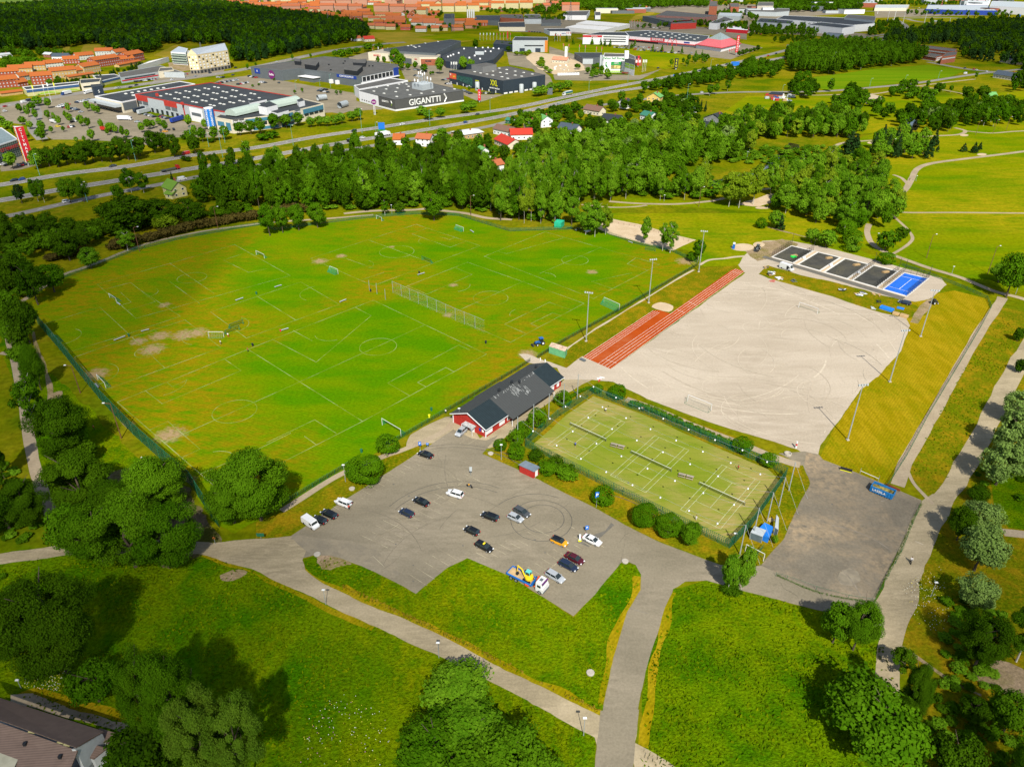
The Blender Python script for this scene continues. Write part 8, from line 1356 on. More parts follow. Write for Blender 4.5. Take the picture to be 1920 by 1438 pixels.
for q in((151,737,686,'wooden lamp pole by the tall net, upper'),(228,822,757,'wooden lamp pole by the tall net, lower'),(262,472,427,'wooden lamp pole before the copper hedge, left'),(409,430,389,'wooden lamp pole before the copper hedge, right'),(883,404,368,'wooden lamp pole at the field corner by the birches'),(1310,388,352,'wooden lamp pole by the stream path'),(1737,484,441,'wooden lamp pole on the open lawn, left'),(1852,513,463,'wooden lamp pole on the open lawn, right'),(1829,254,228,'wooden lamp pole at the dark wood, left'),(1862,250,226,'wooden lamp pole at the dark wood, middle'),(1886,246,220,'wooden lamp pole at the dark wood, right'),(1668,290,262,'wooden lamp pole in the mixed grove')):
 lamp(*q,m=WOODP,arm=1.6,r=.13,group='wooden lamp poles',name='lamp_pole',face=(180 if 'net' in q[3]else 20))
for q in((611,1133,1106,'slim lamp post beside the gravel road, left one'),(823,1233,1205,'slim lamp post beside the gravel road, right one'),(1094,1380,1346,'slim lamp post where gravel road meets the asphalt road'),(648,903,872,'lamp post beside the footpath left of the largest bush'),(940,862,834,'lamp post before the ball bushes at the car park'),(862,796,766,'lamp post at the clubhouse gable'),(1642,460,438,'lamp post at the park path fork'),(1784,515,500,'lamp post beside the fenced path'),(1904,552,532,'lamp post at the right edge path'),(1881,788,763,'lamp post beside the park road, upper'),(1847,870,853,'lamp post beside the park road, middle'),(1745,1118,1092,'lamp post beside the park road, lower'),(40,1290,1275,'white-topped lamp by the brown-tiled building'),(270,870,858,'lamp hidden by the windblown trees'),(1717,340,330,'lamp post at the forked park path'),(1400,300,285,'lamp post in the stream wood'),(1375,1020,1000,'globe lamp near the lower court corner'),(1245,378,366,'lamp post on the stream path'),(735,402,385,'lamp post on the path behind the field'),(1116,372,356,'curved lamp at the wood edge')):lamp(*q,group='path lamp posts')
TGN=M('lamp_green',(.10,.26,.22),.5)
for i,q in enumerate(((75,330,290),(255,303,264),(164,379,342),(418,296,245),(550,273,236),(679,250,205),(705,248,230),(806,236,206),(919,212,184),(360,268,238),(392,276,250),(422,268,242),(1104,172,152),(1177,155,136),(1287,195,158),(1332,130,112),(1554,170,148),(1630,165,148),(1695,160,142),(1758,152,134),(1466,178,160),(620,165,140),(555,168,152),(600,162,150),(665,178,160))):lamp(*q,'%s tall grey-green lamp post from the left end of the motorway list'%ORD[i]if False else 'tall pale lamp post beside the motorway or shop roads',m=TGN,arm=1.2,r=.12,group='motorway and shop road lamps')
for q in((1662,47,14),(1676,40,12),(1692,48,24),(1732,48,22),(1778,52,34),(1810,50,24),(1645,27,10),(1890,38,28),(1797,22,2)):lamp(*q,'very tall pale mast lamp at the interchange',m=WHT,arm=0,r=.35,group='mast lamps at the interchange',name='mast_lamp')
for x,y0,y1 in((1763,20,0),(384,128,80),(617,50,20),(849,60,25),(1069,40,3)):
 B=G(x,y0);h=vh(x,y0,y1);w_=h*.08;e=empty('lattice_mast',B,.3,'%s lattice mast %s'%(('red and white','near the top right')if x==1763 else('grey',{384:'in front of the cream apartment block',617:'left among the red roofs',849:'at the field below the red roofs',1069:'before the far wood'}[x])),'mast');mb=MB();mm=RED2 if x==1763 else GREY
 for sx,sy in((-1,-1),(1,-1),(1,1),(-1,1)):mb.tube((sx*w_,sy*w_,0),(sx*w_*.15,sy*w_*.15,h),h*.006,n=4,m=mm)
 for k in range(9):
  t0,t1=k/9,(k+1)/9;a0,a1=w_*(1-.85*t0),w_*(1-.85*t1)
  for(ax,ay),(bx,by)in(((-1,-1),(1,-1)),((1,-1),(1,1)),((1,1),(-1,1)),((-1,1),(-1,-1))):mb.tube((ax*a0,ay*a0,h*t0),(bx*a1,by*a1,h*t1),h*.003,n=3,m=WHT if x==1763 and k%2 else mm)
 mb.B('lattice',e)
Zx=lambda a,b:(960+a*.28125,700+b*.28125)
LM=[((437,168),(443,6)),((342,172),(350,70)),((239,306),(249,137)),((142,272),(145,207)),((34,376),(38,290))];RM_=[((1852,776),(1890,594)),((1776,876),(1825,694)),((1700,974),(1745,794)),((1622,1052),(1650,897)),((1534,1170),(1560,1010))]
HT=9.0;LT,RT=[],[]
for i,(b,t)in enumerate(LM):
 tx,ty=Zx(*t);T_=G(tx,ty,HT);e=empty('court_mast',(T_.x,T_.y,0),0,'%s white mast from the far end beside the clubhouse'%ORD[i],'mast','masts holding the court lights');mb=MB();mb.tube((0,0,0),(0,0,HT),.13,.1,8,GALV);mb.B('pole',e);LT.append(T_)
for i,(b,t)in enumerate(RM_):
 tx,ty=Zx(*t);T_=G(tx,ty,HT);e=empty('court_mast',(T_.x,T_.y,0),0,'%s white mast from the far end beside the service yard'%ORD[i],'mast','masts holding the court lights');mb=MB();mb.tube((0,0,0),(0,0,HT),.15,.11,8,GALV);mb.B('pole',e);mb=MB();d=(T_-LT[i]).normalized();mb.tube((0,0,HT-.1),(d.x*5,d.y*5,0),.03,n=4,m=GALV);mb.B('stay_wire',e);RT.append(T_)
LROWS=[[(543,90),(693,162),(848,233),(1008,302),(1177,375),(1353,444),(1536,512),(1700,590)],[(455,153),(603,225),(760,298),(923,372),(1094,447),(1272,522),(1458,597),(1655,672)],[(357,222),(508,295),(667,371),(832,447),(1006,525),(1187,605),(1373,685),(1573,768)],[(252,302),(405,387),(563,468),(729,552),(903,634),(1086,716),(1275,797),(1480,875)],[(140,385),(298,481),(459,569),(628,657),(803,744),(989,827),(1180,915),(1370,1000)]]
GLB=M('lamp_shade_white',(.62,.64,.66),.4,var=0)
for i,rw in enumerate(LROWS):
 pts=[LT[i]];hl=HT-1.5
 for j,q in enumerate(rw):
  x,y=Zx(*q);p=G(x,y,hl);pts.append(Vector((p.x,p.y,hl+.35)));e=empty('hanging_lamp',(p.x,p.y,hl),0,'%s lamp from the clubhouse on the %s court wire from the far side'%(ORD[j],ORD[i]),'lamp','lamps hanging over the tennis courts');mb=MB();mb.lathe((0,0,0),[(0,-.2),(.2,-.15),(.24,0),(.12,.15),(.04,.28)],10,GLB);mb.B('shade',e,smooth=True)
 pts.append(RT[i]);mb=MB();c=pts[len(pts)//2];
 for a,b in zip(pts,pts[1:]):
  m_=(a+b)/2-Z*.25;mb.tube(a-c,m_-c,.025,n=3,m=GALV);mb.tube(m_-c,b-c,.025,n=3,m=GALV)
 o=mb.build('lamp_wire',None);o.location=c;props(o,'%s lamp wire from the far side across the tennis courts'%ORD[i],'wire','lamp wires over the courts')
def sign(x,yb,yt,m,label,w_=.7,hh=.7,rnd=False,pm=None,face=-90,txt=None):
 B=G(x,yb);h=vh(x,yb,yt);e=empty('road_sign',B,R(face+90),label,'sign');mb=MB();mb.tube((0,0,0),(0,0,h),.05,n=5,m=pm or GALV);mb.B('post',e);mb=MB()
 if rnd:mb.tube((0,-.08,h-hh/2),(0,-.05,h-hh/2),w_/2,n=14,m=m)
 else:mb.box((0,-.08,h-hh/2),(w_,.05,hh),0,m)
 mb.B('sign_board',e)
 if txt:text_obj(txt,WT,e,Matrix.Translation(B+Vector((0,0,0)))@Matrix.Rotation(R(face+90),4,'Z')@Matrix.Translation((0,-.12,h-hh/2))@Matrix.Rotation(math.pi/2,4,'X'),hh*.7,depth=.03)
SB=M('traffic_blue',(.01,.12,.45),.5,var=0)
for q in((788,843,828,SB,'blue parking sign by the car park entrance, left',.8,1.2,'P'),(802,842,830,SB,'small blue sign by the car park entrance, right',.7,.7,'P'),(883,893,875,LG,'grey sign post seen from behind in mid car park',.7,1.4,None),(1118,951,922,SB,'blue parking sign before the ball bush',.9,1.8,'P'),(1100,1000,985,SB,'blue charging bay sign above the white fastback',.8,1.2,'P'),(1265,150+0,140,SB,'blue direction board beside the motorway below the self storage',4,2,None)):sign(*q[:5],w_=q[5],hh=q[6],txt=q[7])
sign(404,1020,1006,ORG,'round yellow sign by the gravel junction',.7,.7,True);sign(490,1011,999,GREEN,'green notice board at the gravel road end',1.8,1.0);sign(1856,900,888,WH,'small white sign in the bushes by the park road',.6,.6)
for x,yb,yt,w_,h_,m,l in((716,245,230,5,5,SB,'blue and green motorway direction boards'),(1378,124,116,10,5,SB,'blue gantry sign over the motorway bend'),(1477,97,84,6,6,GREY,'back of a large road sign before the grove'),(1031,178,166,5,6,GREY,'grey back of a road sign above the coach'),(1908,40,28,6,4,SB,'blue gantry sign at the top right'),(1700,64,58,14,4,GREEN,'green direction boards on the ramp'),(1735,62,56,8,5,GREEN,'green and blue direction boards beyond the ramp')):
 B=G(x,yb);h=vh(x,yb,yt);e=empty('direction_sign',B,0,l,'sign');mb=MB();mb.tube((-w_*.35,0,0),(-w_*.35,0,h),.12,n=5,m=GALV);mb.tube((w_*.35,0,0),(w_*.35,0,h),.12,n=5,m=GALV);mb.B('posts',e);mb=MB();mb.box((0,-.2,h-h_/2),(w_,.15,h_),0,m);mb.B('sign_board',e)
 if x==716:mb=MB();mb.box((0,-.22,h-h_*1.4),(w_*1.3,.15,h_*.6),0,M('traffic_green',(.01,.30,.15),.5,var=0));mb.B('sign_board',e)
for i,(x,yb,yt,c)in enumerate([(732,120,104,WHT),(738,122,104,RED2),(699,98,88,RED2),(709,97,88,WHT),(717,99,90,RED2),(727,100,90,WHT),(846,134,116,WHT),(850,134,116,WHT),(853,134,116,WHT),(856,134,116,WHT)]+[(900+k*6.3,76,62,WHT if k<5 else RED2)for k in range(10)]+[(1040+k*5,78,64,RED2)for k in range(3)]+[(1062+k*3.4,74,60,RED2)for k in range(3)]+[(1056,94,82,RED2),(1066,96,83,RED2),(1086,98,84,RED2),(1097,99,85,RED2),(1118,98,88,RED2),(1128,97,88,RED2),(1366,100,92,RED2),(1370,99,91,RED2),(1374,98,90,RED2),(97,192,155,WHT),(65,182,160,YEL),(105,178,155,YEL),(85,180,158,WHT),(1204,136,112,WHT),(1207,135,112,WHT),(1210,134,112,WHT)]+[(1262+k*5,50,40,RED2)for k in range(5)]+[(1184+k*5,52,38,RED2)for k in range(4)]):
 B=G(x,yb);h=vh(x,yb,yt);e=empty('flagpole',B,0,'tall thin flagpole with %s flag by the shops'%{WHT:'white',RED2:'red',YEL:'yellow'}[c],'flagpole','flagpoles by the shops');mb=MB();mb.tube((0,0,0),(0,0,h),.14,.08,5,WHT);mb.B('pole',e);mb=MB();mb.quad((.1,0,h-.2),(1.1,.3,h-.6),(1.0,.3,h-3.4),(.1,0,h-3.2),c);mb.quad((.1,0.02,h-3.2),(1.0,.32,h-3.4),(1.1,.32,h-.6),(.1,0.02,h-.2),c);mb.B('flag',e)
U0,U1,U2,U3=G(1447,482),G(1700,556),G(1741,522),G(1484,461)
def PU(u,v):return(U0*(1-u)+U1*u)*(1-v)+(U3*(1-u)+U2*u)*v
def quadsheet(name,u0,u1,v0,v1,lv,m):
 me=bpy.data.meshes.new(name);me.from_pydata([(*PU(u,v).xy,lv*LV)for u,v in((u0,v0),(u1,v0),(u1,v1),(u0,v1))],[],[(0,1,2,3)]);me.materials.append(m);o=bpy.data.objects.new(name,me);COL.objects.link(o);props(o,kind='structure')
quadsheet('concrete_rim',-.005,1.005,-.02,1.02,8,M('white_concrete',(.48,.46,.42),.9,var=.1,scale=1));quadsheet('service_path',-.05,1.0,-.20,-.05,8,m_patch)
PADF=ground('fresh_asphalt',[(.040,.041,.038),(.055,.055,.05),(.075,.07,.05)],big=.08,mid=.2,fine=2,finev=.1,bump=.05);PBL=M('padel_blue',(.01,.10,.46),.7,var=.06)
bl=[(0.0,.172),(.212,.382),(.418,.588),(.624,.796),(.838,1.0)]
for i,(a,b)in enumerate(bl):
 quadsheet('court_surface',a+.006,b-.006,.03,.97,9,PBL if i==4 else PADF)
 if i<4:quadsheet('gravel_gap',b+.008,bl[i+1][0]-.008,0,1,9,m_sand)
a,b=bl[4];mb=MB()
def pln(u0,v0,u1,v1):
 p,q=PU(u0,v0),PU(u1,v1);d=(q-p).normalized();n=Vector((-d.y,d.x,0))*.08;mb.quad(*[(k.x,k.y,10*LV+.004)for k in(p+n,p-n,q-n,q+n)],m_line)
pln(a+.01,.2,b-.01,.2);pln(a+.01,.8,b-.01,.8);pln((a+b)/2,.2,(a+b)/2,.8);props(mb.build('court_marking',None),kind='structure')
def padel_frame(i,sides,label):
 a,b=bl[i];c=PU((a+b)/2,.5);e=empty('padel_cage',c,0,label,'padel cage','steel frames of the padel courts');
 for(u0,v0,u1,v1)in sides:
  P,Q=PU(u0,v0)-c,PU(u1,v1)-c;n_=max(2,int((Q-P).length/2.2));mb=MB()
  for k in range(n_+1):p=P.lerp(Q,k/n_);mb.tube(p,p+Z*3,.06,n=4,m=BLK)
  mb.tube(P+Z*3,Q+Z*3,.05,n=4,m=BLK);mb.tube(P+Z*1.5,Q+Z*1.5,.04,n=4,m=BLK);mb.B('frame',e)
  me=bpy.data.meshes.new('mesh_panel');L_=(Q-P).length;me.from_pydata([tuple(P),tuple(Q),tuple(Q+Z*3),tuple(P+Z*3)],[],[(0,1,2,3)]);uv=me.uv_layers.new(name='UVMap');uv.data.foreach_set('uv',[0,0,L_,0,L_,3,0,3]);me.materials.append(netmat('black_mesh',(.01,.01,.01),.3,.10));o=bpy.data.objects.new('mesh_panel',me);COL.objects.link(o);o.parent=e
 for(u0,v0)in{(s[2],s[3])for s in sides}:mb=MB();p=PU(u0,v0)-c;mb.tube(p,p+Z*6,.07,n=4,m=BLK);mb.B('light_post',e)
for i,l in((0,'black steel side frames of the first padel court with green bags'),(3,'black steel side frames of the fourth padel court'),(4,'black steel frame round the blue padel court')):
 a,b=bl[i];padel_frame(i,[(a,.0,a,1.),(b,.0,b,1.)]+([(a,1.,b,1.)]if i==4 else[]),l)
for i in range(4):
 u=(bl[i][0]+bl[i][1])/2;p=PU(u+.03,.78 if i else.4);e=empty('board_stack',p,.35,'%s on the %s bare padel court from the left'%('pale timber board stack' if i else 'long timber stack',ORD[i]),'timber stack','timber stacks on the bare padel courts');mb=MB()
 for k in range(4):mb.box((0,0,.08+k*.16),(3.4-k*.1,1.3,.12),k*.01,WOOD)
 mb.B('boards',e)
 if i<3:p=PU(bl[i][1]+.018,.42);e=empty('white_bag',p,0,'white sack in the gap right of the %s padel court'%ORD[i],'bag','white sacks between the padel courts');mb=MB();mb.lathe((0,0,0),[(.7,0),(.85,.4),(.6,.85),(0,1.0)],9,WHT);mb.B('sack',e,smooth=True)
p=PU(.125,.32);e=empty('green_bags',p,0,'heap of bright green sacks on the first padel court','sacks');mb=MB();GB=M('bright_green_sack',(.01,.42,.05),.5)
for dx,dy in((0,0),(1,.3),(-.7,.6),(.4,1.1),(-.3,-.6)):mb.lathe((dx,dy,0),[(.6,0),(.65,.35),(.3,.7),(0,.75)],7,GB)
mb.B('sacks',e)
def heap(x,y,m,label,name,cate,n_=8,s=1.2,seed=1,tall=.35):
 r=random.Random(seed);p=G(x,y);e=empty(name,p,r.uniform(0,3),label,cate);mb=MB()
 for k in range(n_):mb.box((r.uniform(-1,1)*s,r.uniform(-1,1)*s*.6,.08+k*tall/n_*1.3),(r.uniform(.6,2.4),r.uniform(.3,1.1),.12),r.uniform(0,3),r.choice(m))
 mb.B('pieces',e)
 return e
heap(1446,515,[WOOD,WOOD,WHT,GREY],'crate of loose timber and waste on the site lawn','timber_heap','rubbish heap',12,1.6,1,1.2);heap(1463,523,[WOOD,WHT,WHT],'scattered boards beside the timber crate','timber_heap','rubbish heap',8,1.6,2);heap(1435,503,[WOOD,GREY],'small heap of wood at the site lawn tip','timber_heap','rubbish heap',7,1.2,3);heap(1614,552,[WOOD,WHT,WHT,GREY],'scattered packaging below the black padel court','packaging_heap','rubbish heap',12,2.4,4);heap(1645,553,[WOOD,WOOD],'flat cardboard sheets on the site lawn','cardboard_sheets','cardboard',6,2.2,5,.15);heap(1580,546,[BLK,GREY,WHT],'heap of black tubes on the site lawn','tube_heap','rubbish heap',9,1.3,6,.8);heap(1449,527,[M('faded_red_slats',(.35,.1,.08),.8)],'faded red slats on the gravel','slats','slats',6,1.2,7,.1);heap(1645,566,[BLK],'black steel bars on the site lawn','steel_bars','steel bars',5,1.3,8,.3);heap(1488,528,[GREY,GREY],'grey rolled mesh on the site lawn','mesh_rolls','rolled mesh',5,.9,9,.7);heap(1637,578,[WHT,LG],'white scraps at the gravel pitch edge','scraps','rubbish',6,1,10,.2);heap(1128,711,[WHT,RED2,WOOD],'red and white barrier poles lying by the track start','barrier_poles','barrier',4,1.6,11,.2);heap(1415,470,[GREY,BLK,GREEN],'dark scraps by the excavator','scraps','rubbish',4,.8,12,.3)
heap(1100,436,[RED2,ORG,WHT],'red and orange training gear heap at the far field edge','training_gear','sports gear',9,1.6,13,.7);heap(1085,431,[WHT,YEL,BLK],'white and yellow training gear heap by the green container','training_gear','sports gear',8,1.8,14,.6);heap(1068,428,[BLK],'dark mats by the green container','mats','mats',3,1,15,.3)
def tarp(x0,y0,x1,y1,w_,h,label,m=BLUET,name='tarpaulin_stack'):
 a,b=G(x0,y0),G(x1,y1);c=(a+b)/2;d=b-a;e=empty(name,c,math.atan2(d.y,d.x),label,'tarpaulin');L_=d.length;mb=MB();nx=10;rings=[]
 for i in range(nx+1):x=-L_/2+L_*i/nx;k=1-.1*abs(math.sin(i*1.7));rings.append([(x,-w_/2,.02),(x,-w_*.45,h*.8*k),(x,0,h*k),(x,w_*.45,h*.85*k),(x,w_/2,.02)])
 mb.loft(rings,m);mb.B('sheet',e)
tarp(1651,577,1674,584,2.6,1.1,'blue tarpaulin over a stack at the site lawn corner');tarp(1682,577,1695,580,1.6,.4,'smaller blue tarpaulin lying on the grass');tarp(1674,588,1686,591,2.2,.9,'cardboard boxes beside the blue tarpaulin',WOOD,'cardboard_boxes');tarp(1688,592,1702,596,2.4,1.0,'large cardboard crates right of the boxes',WOOD,'cardboard_boxes')
def tractor(x,y,rz,col,label,s=1.,scoop=True,name='tractor'):
 p=G(x,y);e=empty(name,p,rz,label,'tractor');e.scale=(s,s,s);mb=MB();mb.box((.9,0,1.1),(1.9,.8,.7),0,col,.9);mb.box((-.5,0,1.0),(1.2,1.0,.8),0,col);mb.B('body',e);mb=MB();mb.box((-.5,0,1.9),(1.3,1.3,1.1),0,CGL,.9);mb.box((-.5,0,2.5),(1.5,1.5,.14),0,col);mb.B('cab',e)
 for x_,r_ in((-.8,.8),(1.4,.5)):
  for sg in(-1,1):mb=MB();mb.tube((x_,sg*.75,r_),(x_,sg*1.1,r_),r_,n=12,m=TYRE);mb.tube((x_,sg*1.1,r_),(x_,sg*1.13,r_),r_*.5,n=8,m=WHT);mb.B('wheel',e)
 if scoop:
  mb=MB()
  for sg in(-1,1):mb.tube((.4,sg*.5,1.3),(2.6,sg*.5,.5),.08,n=4,m=PLS)
  mb.box((2.9,0,.4),(.6,1.8,.6),0,PLS,.7);mb.B('front_loader',e)
tractor(1012,646,R(205),M('tractor_blue',(.02,.09,.28),.4),'blue tractor with front loader on the field by the green container');tractor(1420,469,R(240),GREY,'grey loader with green roof at the sand heap',1.0,True,'loader');tractor(1751,570,R(20),BLK,'small black and white machine beside the far mast',.8,False,'compact_machine')
e,P=box_building('container','pale green container with rusty roof by the running track',[(1029,662),(1059,672),(1063,664),(1034,655)],2.6,M('container_green',(.10,.30,.14),.7,var=.12),M('rusty_white_roof',(.42,.30,.22),.8,var=.35,scale=1.2),'container',.02)
e,P=box_building('container','bright green container under the birches at the far field edge',[(1039,427),(1052,428),(1058,423),(1044,421)],2.6,M('bright_container_green',(.01,.28,.15),.7),M('bright_container_green2',(.015,.34,.2),.7),'container',.02)
e,P=box_building('portable_toilet','blue portable toilet near the sand heap',[(1373,467),(1377,468),(1378,465),(1374,464)],2.4,SB,WHT,'toilet',.05)
for x,y,l in((1013,676,'white bollard at the field gate'),(1022,679,'second white post at the field gate')):p=G(x,y);e=empty('bollard',p,0,l,'bollard');mb=MB();mb.lathe((0,0,0),[(.2,0),(.2,.9),(.1,1.05),(0,1.1)],8,WHT);mb.B('post',e)
slabbox(1088,674,1097,678,1.0,.5,GREY,'roller','dark grey roller at the start of the running track','roller')
a,b=G(1630,921),G(1671,938);d=b-a;c=(a+b)/2;n=Vector((-d.y,d.x,0)).normalized();e=empty('roll_off_container',c,math.atan2(d.y,d.x),'blue open container full of garden waste in the service yard','container');SK=M('skip_blue',(.01,.14,.36),.6,var=.1,scale=2);L_=d.length
mb=MB()
for y_ in(0,2.5):mb.box((0,y_,1.05),(L_,.1,1.5),0,SK)
for x_ in(-L_/2,L_/2):mb.box((x_,1.25,1.05),(.1,2.6,1.5),0,SK)
for k in range(9):mb.box((-L_/2+.3+k*(L_-.6)/8,-.1,.95),(.12,.14,1.5),0,SK)
mb.tube((-L_/2,0,1.82),(L_/2,0,1.82),.09,n=4,m=SK);mb.tube((-L_/2,2.5,1.82),(L_/2,2.5,1.82),.09,n=4,m=SK);mb.B('hull',e);text_obj('LASSILA',WT,e,e.matrix_basis@Matrix.Translation((-L_*.1,-.2,1.1))@Matrix.Rotation(math.pi/2,4,'X'),.95,depth=.02)
mb=MB();nx,ny=14,6;vv=[(-L_/2+.1+(L_-.2)*i/nx,.1+2.3*j/ny,1.25+.3*mnoise.noise(Vector((i*.6,j*.6,1))))for j in range(ny+1)for i in range(nx+1)];mb.add(vv,[(j*(nx+1)+i,j*(nx+1)+i+1,(j+1)*(nx+1)+i+1,(j+1)*(nx+1)+i)for j in range(ny)for i in range(nx)],M('garden_waste',(.16,.13,.03),.95,var=.7,scale=.9));mb.B('garden_waste',e)
a,b=G(1661,910),G(1687,921);d=b-a;e=empty('steel_beam',(a+b)/2,math.atan2(d.y,d.x),'rusty steel beam lying behind the blue container','beam');mb=MB();mb.box((0,0,.35),(d.length,.35,.5),0,M('rust',(.16,.04,.012),.9,var=.3));mb.B('beam',e)
a,b=G(1575,880),G(1597,886);d=b-a;e=empty('plough_blade',(a+b)/2,math.atan2(d.y,d.x),'yellow-edged snow plough blade at the edge of the service yard','plough');mb=MB();mb.box((0,0,.5),(d.length,.3,.9),0,PLS);mb.box((0,-.2,.1),(d.length,.12,.2),0,YEL);mb.B('blade',e)
a,b=G(1612,888),G(1646,903);d=b-a;e=empty('gate_barrier',(a+b)/2,math.atan2(d.y,d.x),'white boom barrier between two posts at the mown strip','barrier');L_=d.length;mb=MB();mb.tube((-L_/2,0,1),(L_/2,0,1),.07,n=5,m=WHT);mb.B('boom',e)
for s in(-1,1):mb=MB();mb.tube((s*L_/2,0,0),(s*L_/2,0,1.8),.06,n=5,m=GALV);mb.B('post',e)
c=G(1432,1012);ang_=math.atan2((G(1462,1010)-G(1420,1030)).y,(G(1462,1010)-G(1420,1030)).x);e=empty('tarpaulin_store',c,0,'bright blue tarpaulin spread between two grey shelters by the courts','tarpaulin');Q=[G(x,y,1.5)for x,y in((1416,997),(1441,1009),(1451,987),(1434,979))];mb=MB();mb.loft([[(q.x,q.y,.02)for q in Q],[tuple(q+Z*(.15*math.sin(i*2)))for i,q in enumerate(Q)]],BLUET);mb.B('sheet',e,wd=1)
for base,l,tp in((((1405,1010),(1427,1018),(1434,1006),(1412,998)),'grey mesh team shelter in front of the blue tarpaulin',2.0),(((1450,1002),(1456,1006),(1457,984),(1453,978)),'grey leaning shelter panel behind the blue tarpaulin',2.2)):
 P=[G(x,y)for x,y in base];c=sum(P,Vector())/4;e=empty('team_shelter',c,0,l,'shelter','grey shelters by the courts');mb=MB()
 for p in P:mb.tube(p,p+Z*tp,.06,n=4,m=GALV)
 for i in range(4):mb.tube(P[i]+Z*tp,P[(i+1)%4]+Z*tp,.06,n=4,m=GALV)
 mb.B('frame',e,wd=1);mb=MB();mb.loft([[tuple(p+Z*tp)for p in P],[tuple(p+Z*(tp+.06))for p in P]],LG);mb.quad(*[P[0],P[1],P[1]+Z*tp,P[0]+Z*tp],M('grey_mesh_cloth',(.07,.10,.11),.7));mb.quad(P[2],P[3],P[3]+Z*tp,P[2]+Z*tp,MC['grey_mesh_cloth']);mb.B('panels',e,wd=1)
p=G(1445,975);e=empty('pallet',p,.4,'light wooden pallet by the asphalt edge','pallet');mb=MB()
for k in range(5):mb.box((0,-.5+k*.25,.14),(1.6,.16,.04),0,M('light_timber',(.42,.33,.18),.8))
for k in(-.7,0,.7):mb.box((k,0,.06),(.1,1.2,.1),0,MC['light_timber'])
mb.B('slats',e)
p=G(1477,852);e=empty('stone_well',p,0,'low stone ring in the grass by the yard entrance','stone ring');mb=MB();mb.lathe((0,0,0),[(1.0,0),(1.0,.5),(.75,.5),(.7,.1),(0,.1)],12,CONC);mb.B('ring',e)
for x,y,l in((660,917,'green flower tub on the verge left of the largest bush'),(920,851,'low stone planter before the ball bushes'),(1172,1053,'white stone at the tip of the grass triangle'),(595,1040,'small stone planter at the gravel verge'),(1107,1262,'round manhole cover in the meadow triangle')):
 p=G(x,y);e=empty('planter',p,0,l,'planter');mb=MB();mb.lathe((0,0,0),[(.75,0),(.8,.3),(.6,.32),(0,.28)],10,CONC);mb.B('rim',e)
p=G(1492,840);e=empty('post_marker',p,0,'short red and white marker post at the gravel pitch exit','post');mb=MB();mb.tube((0,0,0),(0,0,.9),.25,n=8,m=WHT);mb.tube((0,0,.9),(0,0,1.6),.25,n=8,m=RED2);mb.tube((0,0,1.6),(0,0,2.2),.25,n=8,m=WHT);mb.B('post',e)
p=G(1087,1014);e=empty('charging_post',p,0,'white charging post with yellow base left of the white fastback','charging post');mb=MB();mb.box((0,0,.2),(.7,.6,.4),0,YEL);mb.box((0,0,1.2),(.5,.4,1.6),0,WHT,.85);mb.B('post',e)
r_=random.Random(9)
for k in range(14):
 x=r_.uniform(1040,1090);y=r_.uniform(122,134);p=G(x,y);e=empty('stone_pallet',p,r_.uniform(0,3),'pallet of pale stone in the stone yard','stone pallet','pallets in the stone yard');mb=MB();mb.box((0,0,.7),(2.2,1.4,1.3),0,r_.choice([WH,CONC,CRM]));mb.box((0,0,.06),(2.3,1.5,.1),0,WOOD);mb.B('stones',e)
for q in((1045,142,1086,141),):a,b=G(q[0],q[1]),G(q[2],q[3]);d=b-a;e=empty('block_wall',(a+b)/2,math.atan2(d.y,d.x),'row of big white blocks before the stone yard','wall');mb=MB();[mb.box((-d.length/2+(k+.5)*d.length/8,0,1.2),(d.length/8-.3,1.6,2.4),0,WH)for k in range(8)];mb.B('blocks',e)
house(1035,118,1062,120,9,4,3,CRM,M('salmon_roof',(.42,.17,.10),.8),'small cream showroom with salmon roof in the stone yard',across=False,chim=False)
for k in range(24):
 x=r_.uniform(1420,1492);y=r_.uniform(179,193)
 if y>182+(x-1400)*.13 or y<176+(x-1420)*.04:continue
 p=G(x,y);c=r_.choice([WHT,WHT,LG,WOOD,BLUE,ORG,RED]);e=empty('storage_stack',p,r_.uniform(-.3,.3),'%s stack in the lane storage yard'%{WHT:'white wrapped',LG:'grey',WOOD:'timber',BLUE:'blue',ORG:'orange',RED:'red'}[c],'stack','stacks in the lane storage yard');mb=MB()
 for j in range(3):mb.box((0,0,.35+j*.65),(r_.uniform(2.5,4.5),1.8,.6),r_.uniform(-.05,.05),c)
 mb.B('load',e)
box_building('storage_shed','low dark shed with flat roof in the lane storage yard',[(1440,183),(1465,185),(1468,180),(1446,179)],3,BRK,BLK)
for x0,y0,x1,y1,l in((637,204,650,200,'corrugated culvert pipe lying on the asphalt plot'),(596,190,612,188,'corrugated culvert pipe behind the blue shop')):
 a,b=G(x0,y0),G(x1,y1);d=b-a;e=empty('culvert_pipe',(a+b)/2,math.atan2(d.y,d.x),l,'pipe');L_=d.length;mb=MB();rg=[]
 for i in range(17):x=-L_/2+L_*i/16;rr_=2.6+(.12 if i%2 else 0);rg.append([(x,rr_*math.cos(t*math.pi/7),2.7+rr_*math.sin(t*math.pi/7))for t in range(14)])
 mb.loft(rg,GALV,cap=False);mb.B('pipe',e)
sheet('asphalt_plot',[(602,200),(640,192),(672,204),(640,214),(615,210)],4,m_asph,amp=.5)
SKIN=M('skin',(.38,.22,.15),.7,var=0)
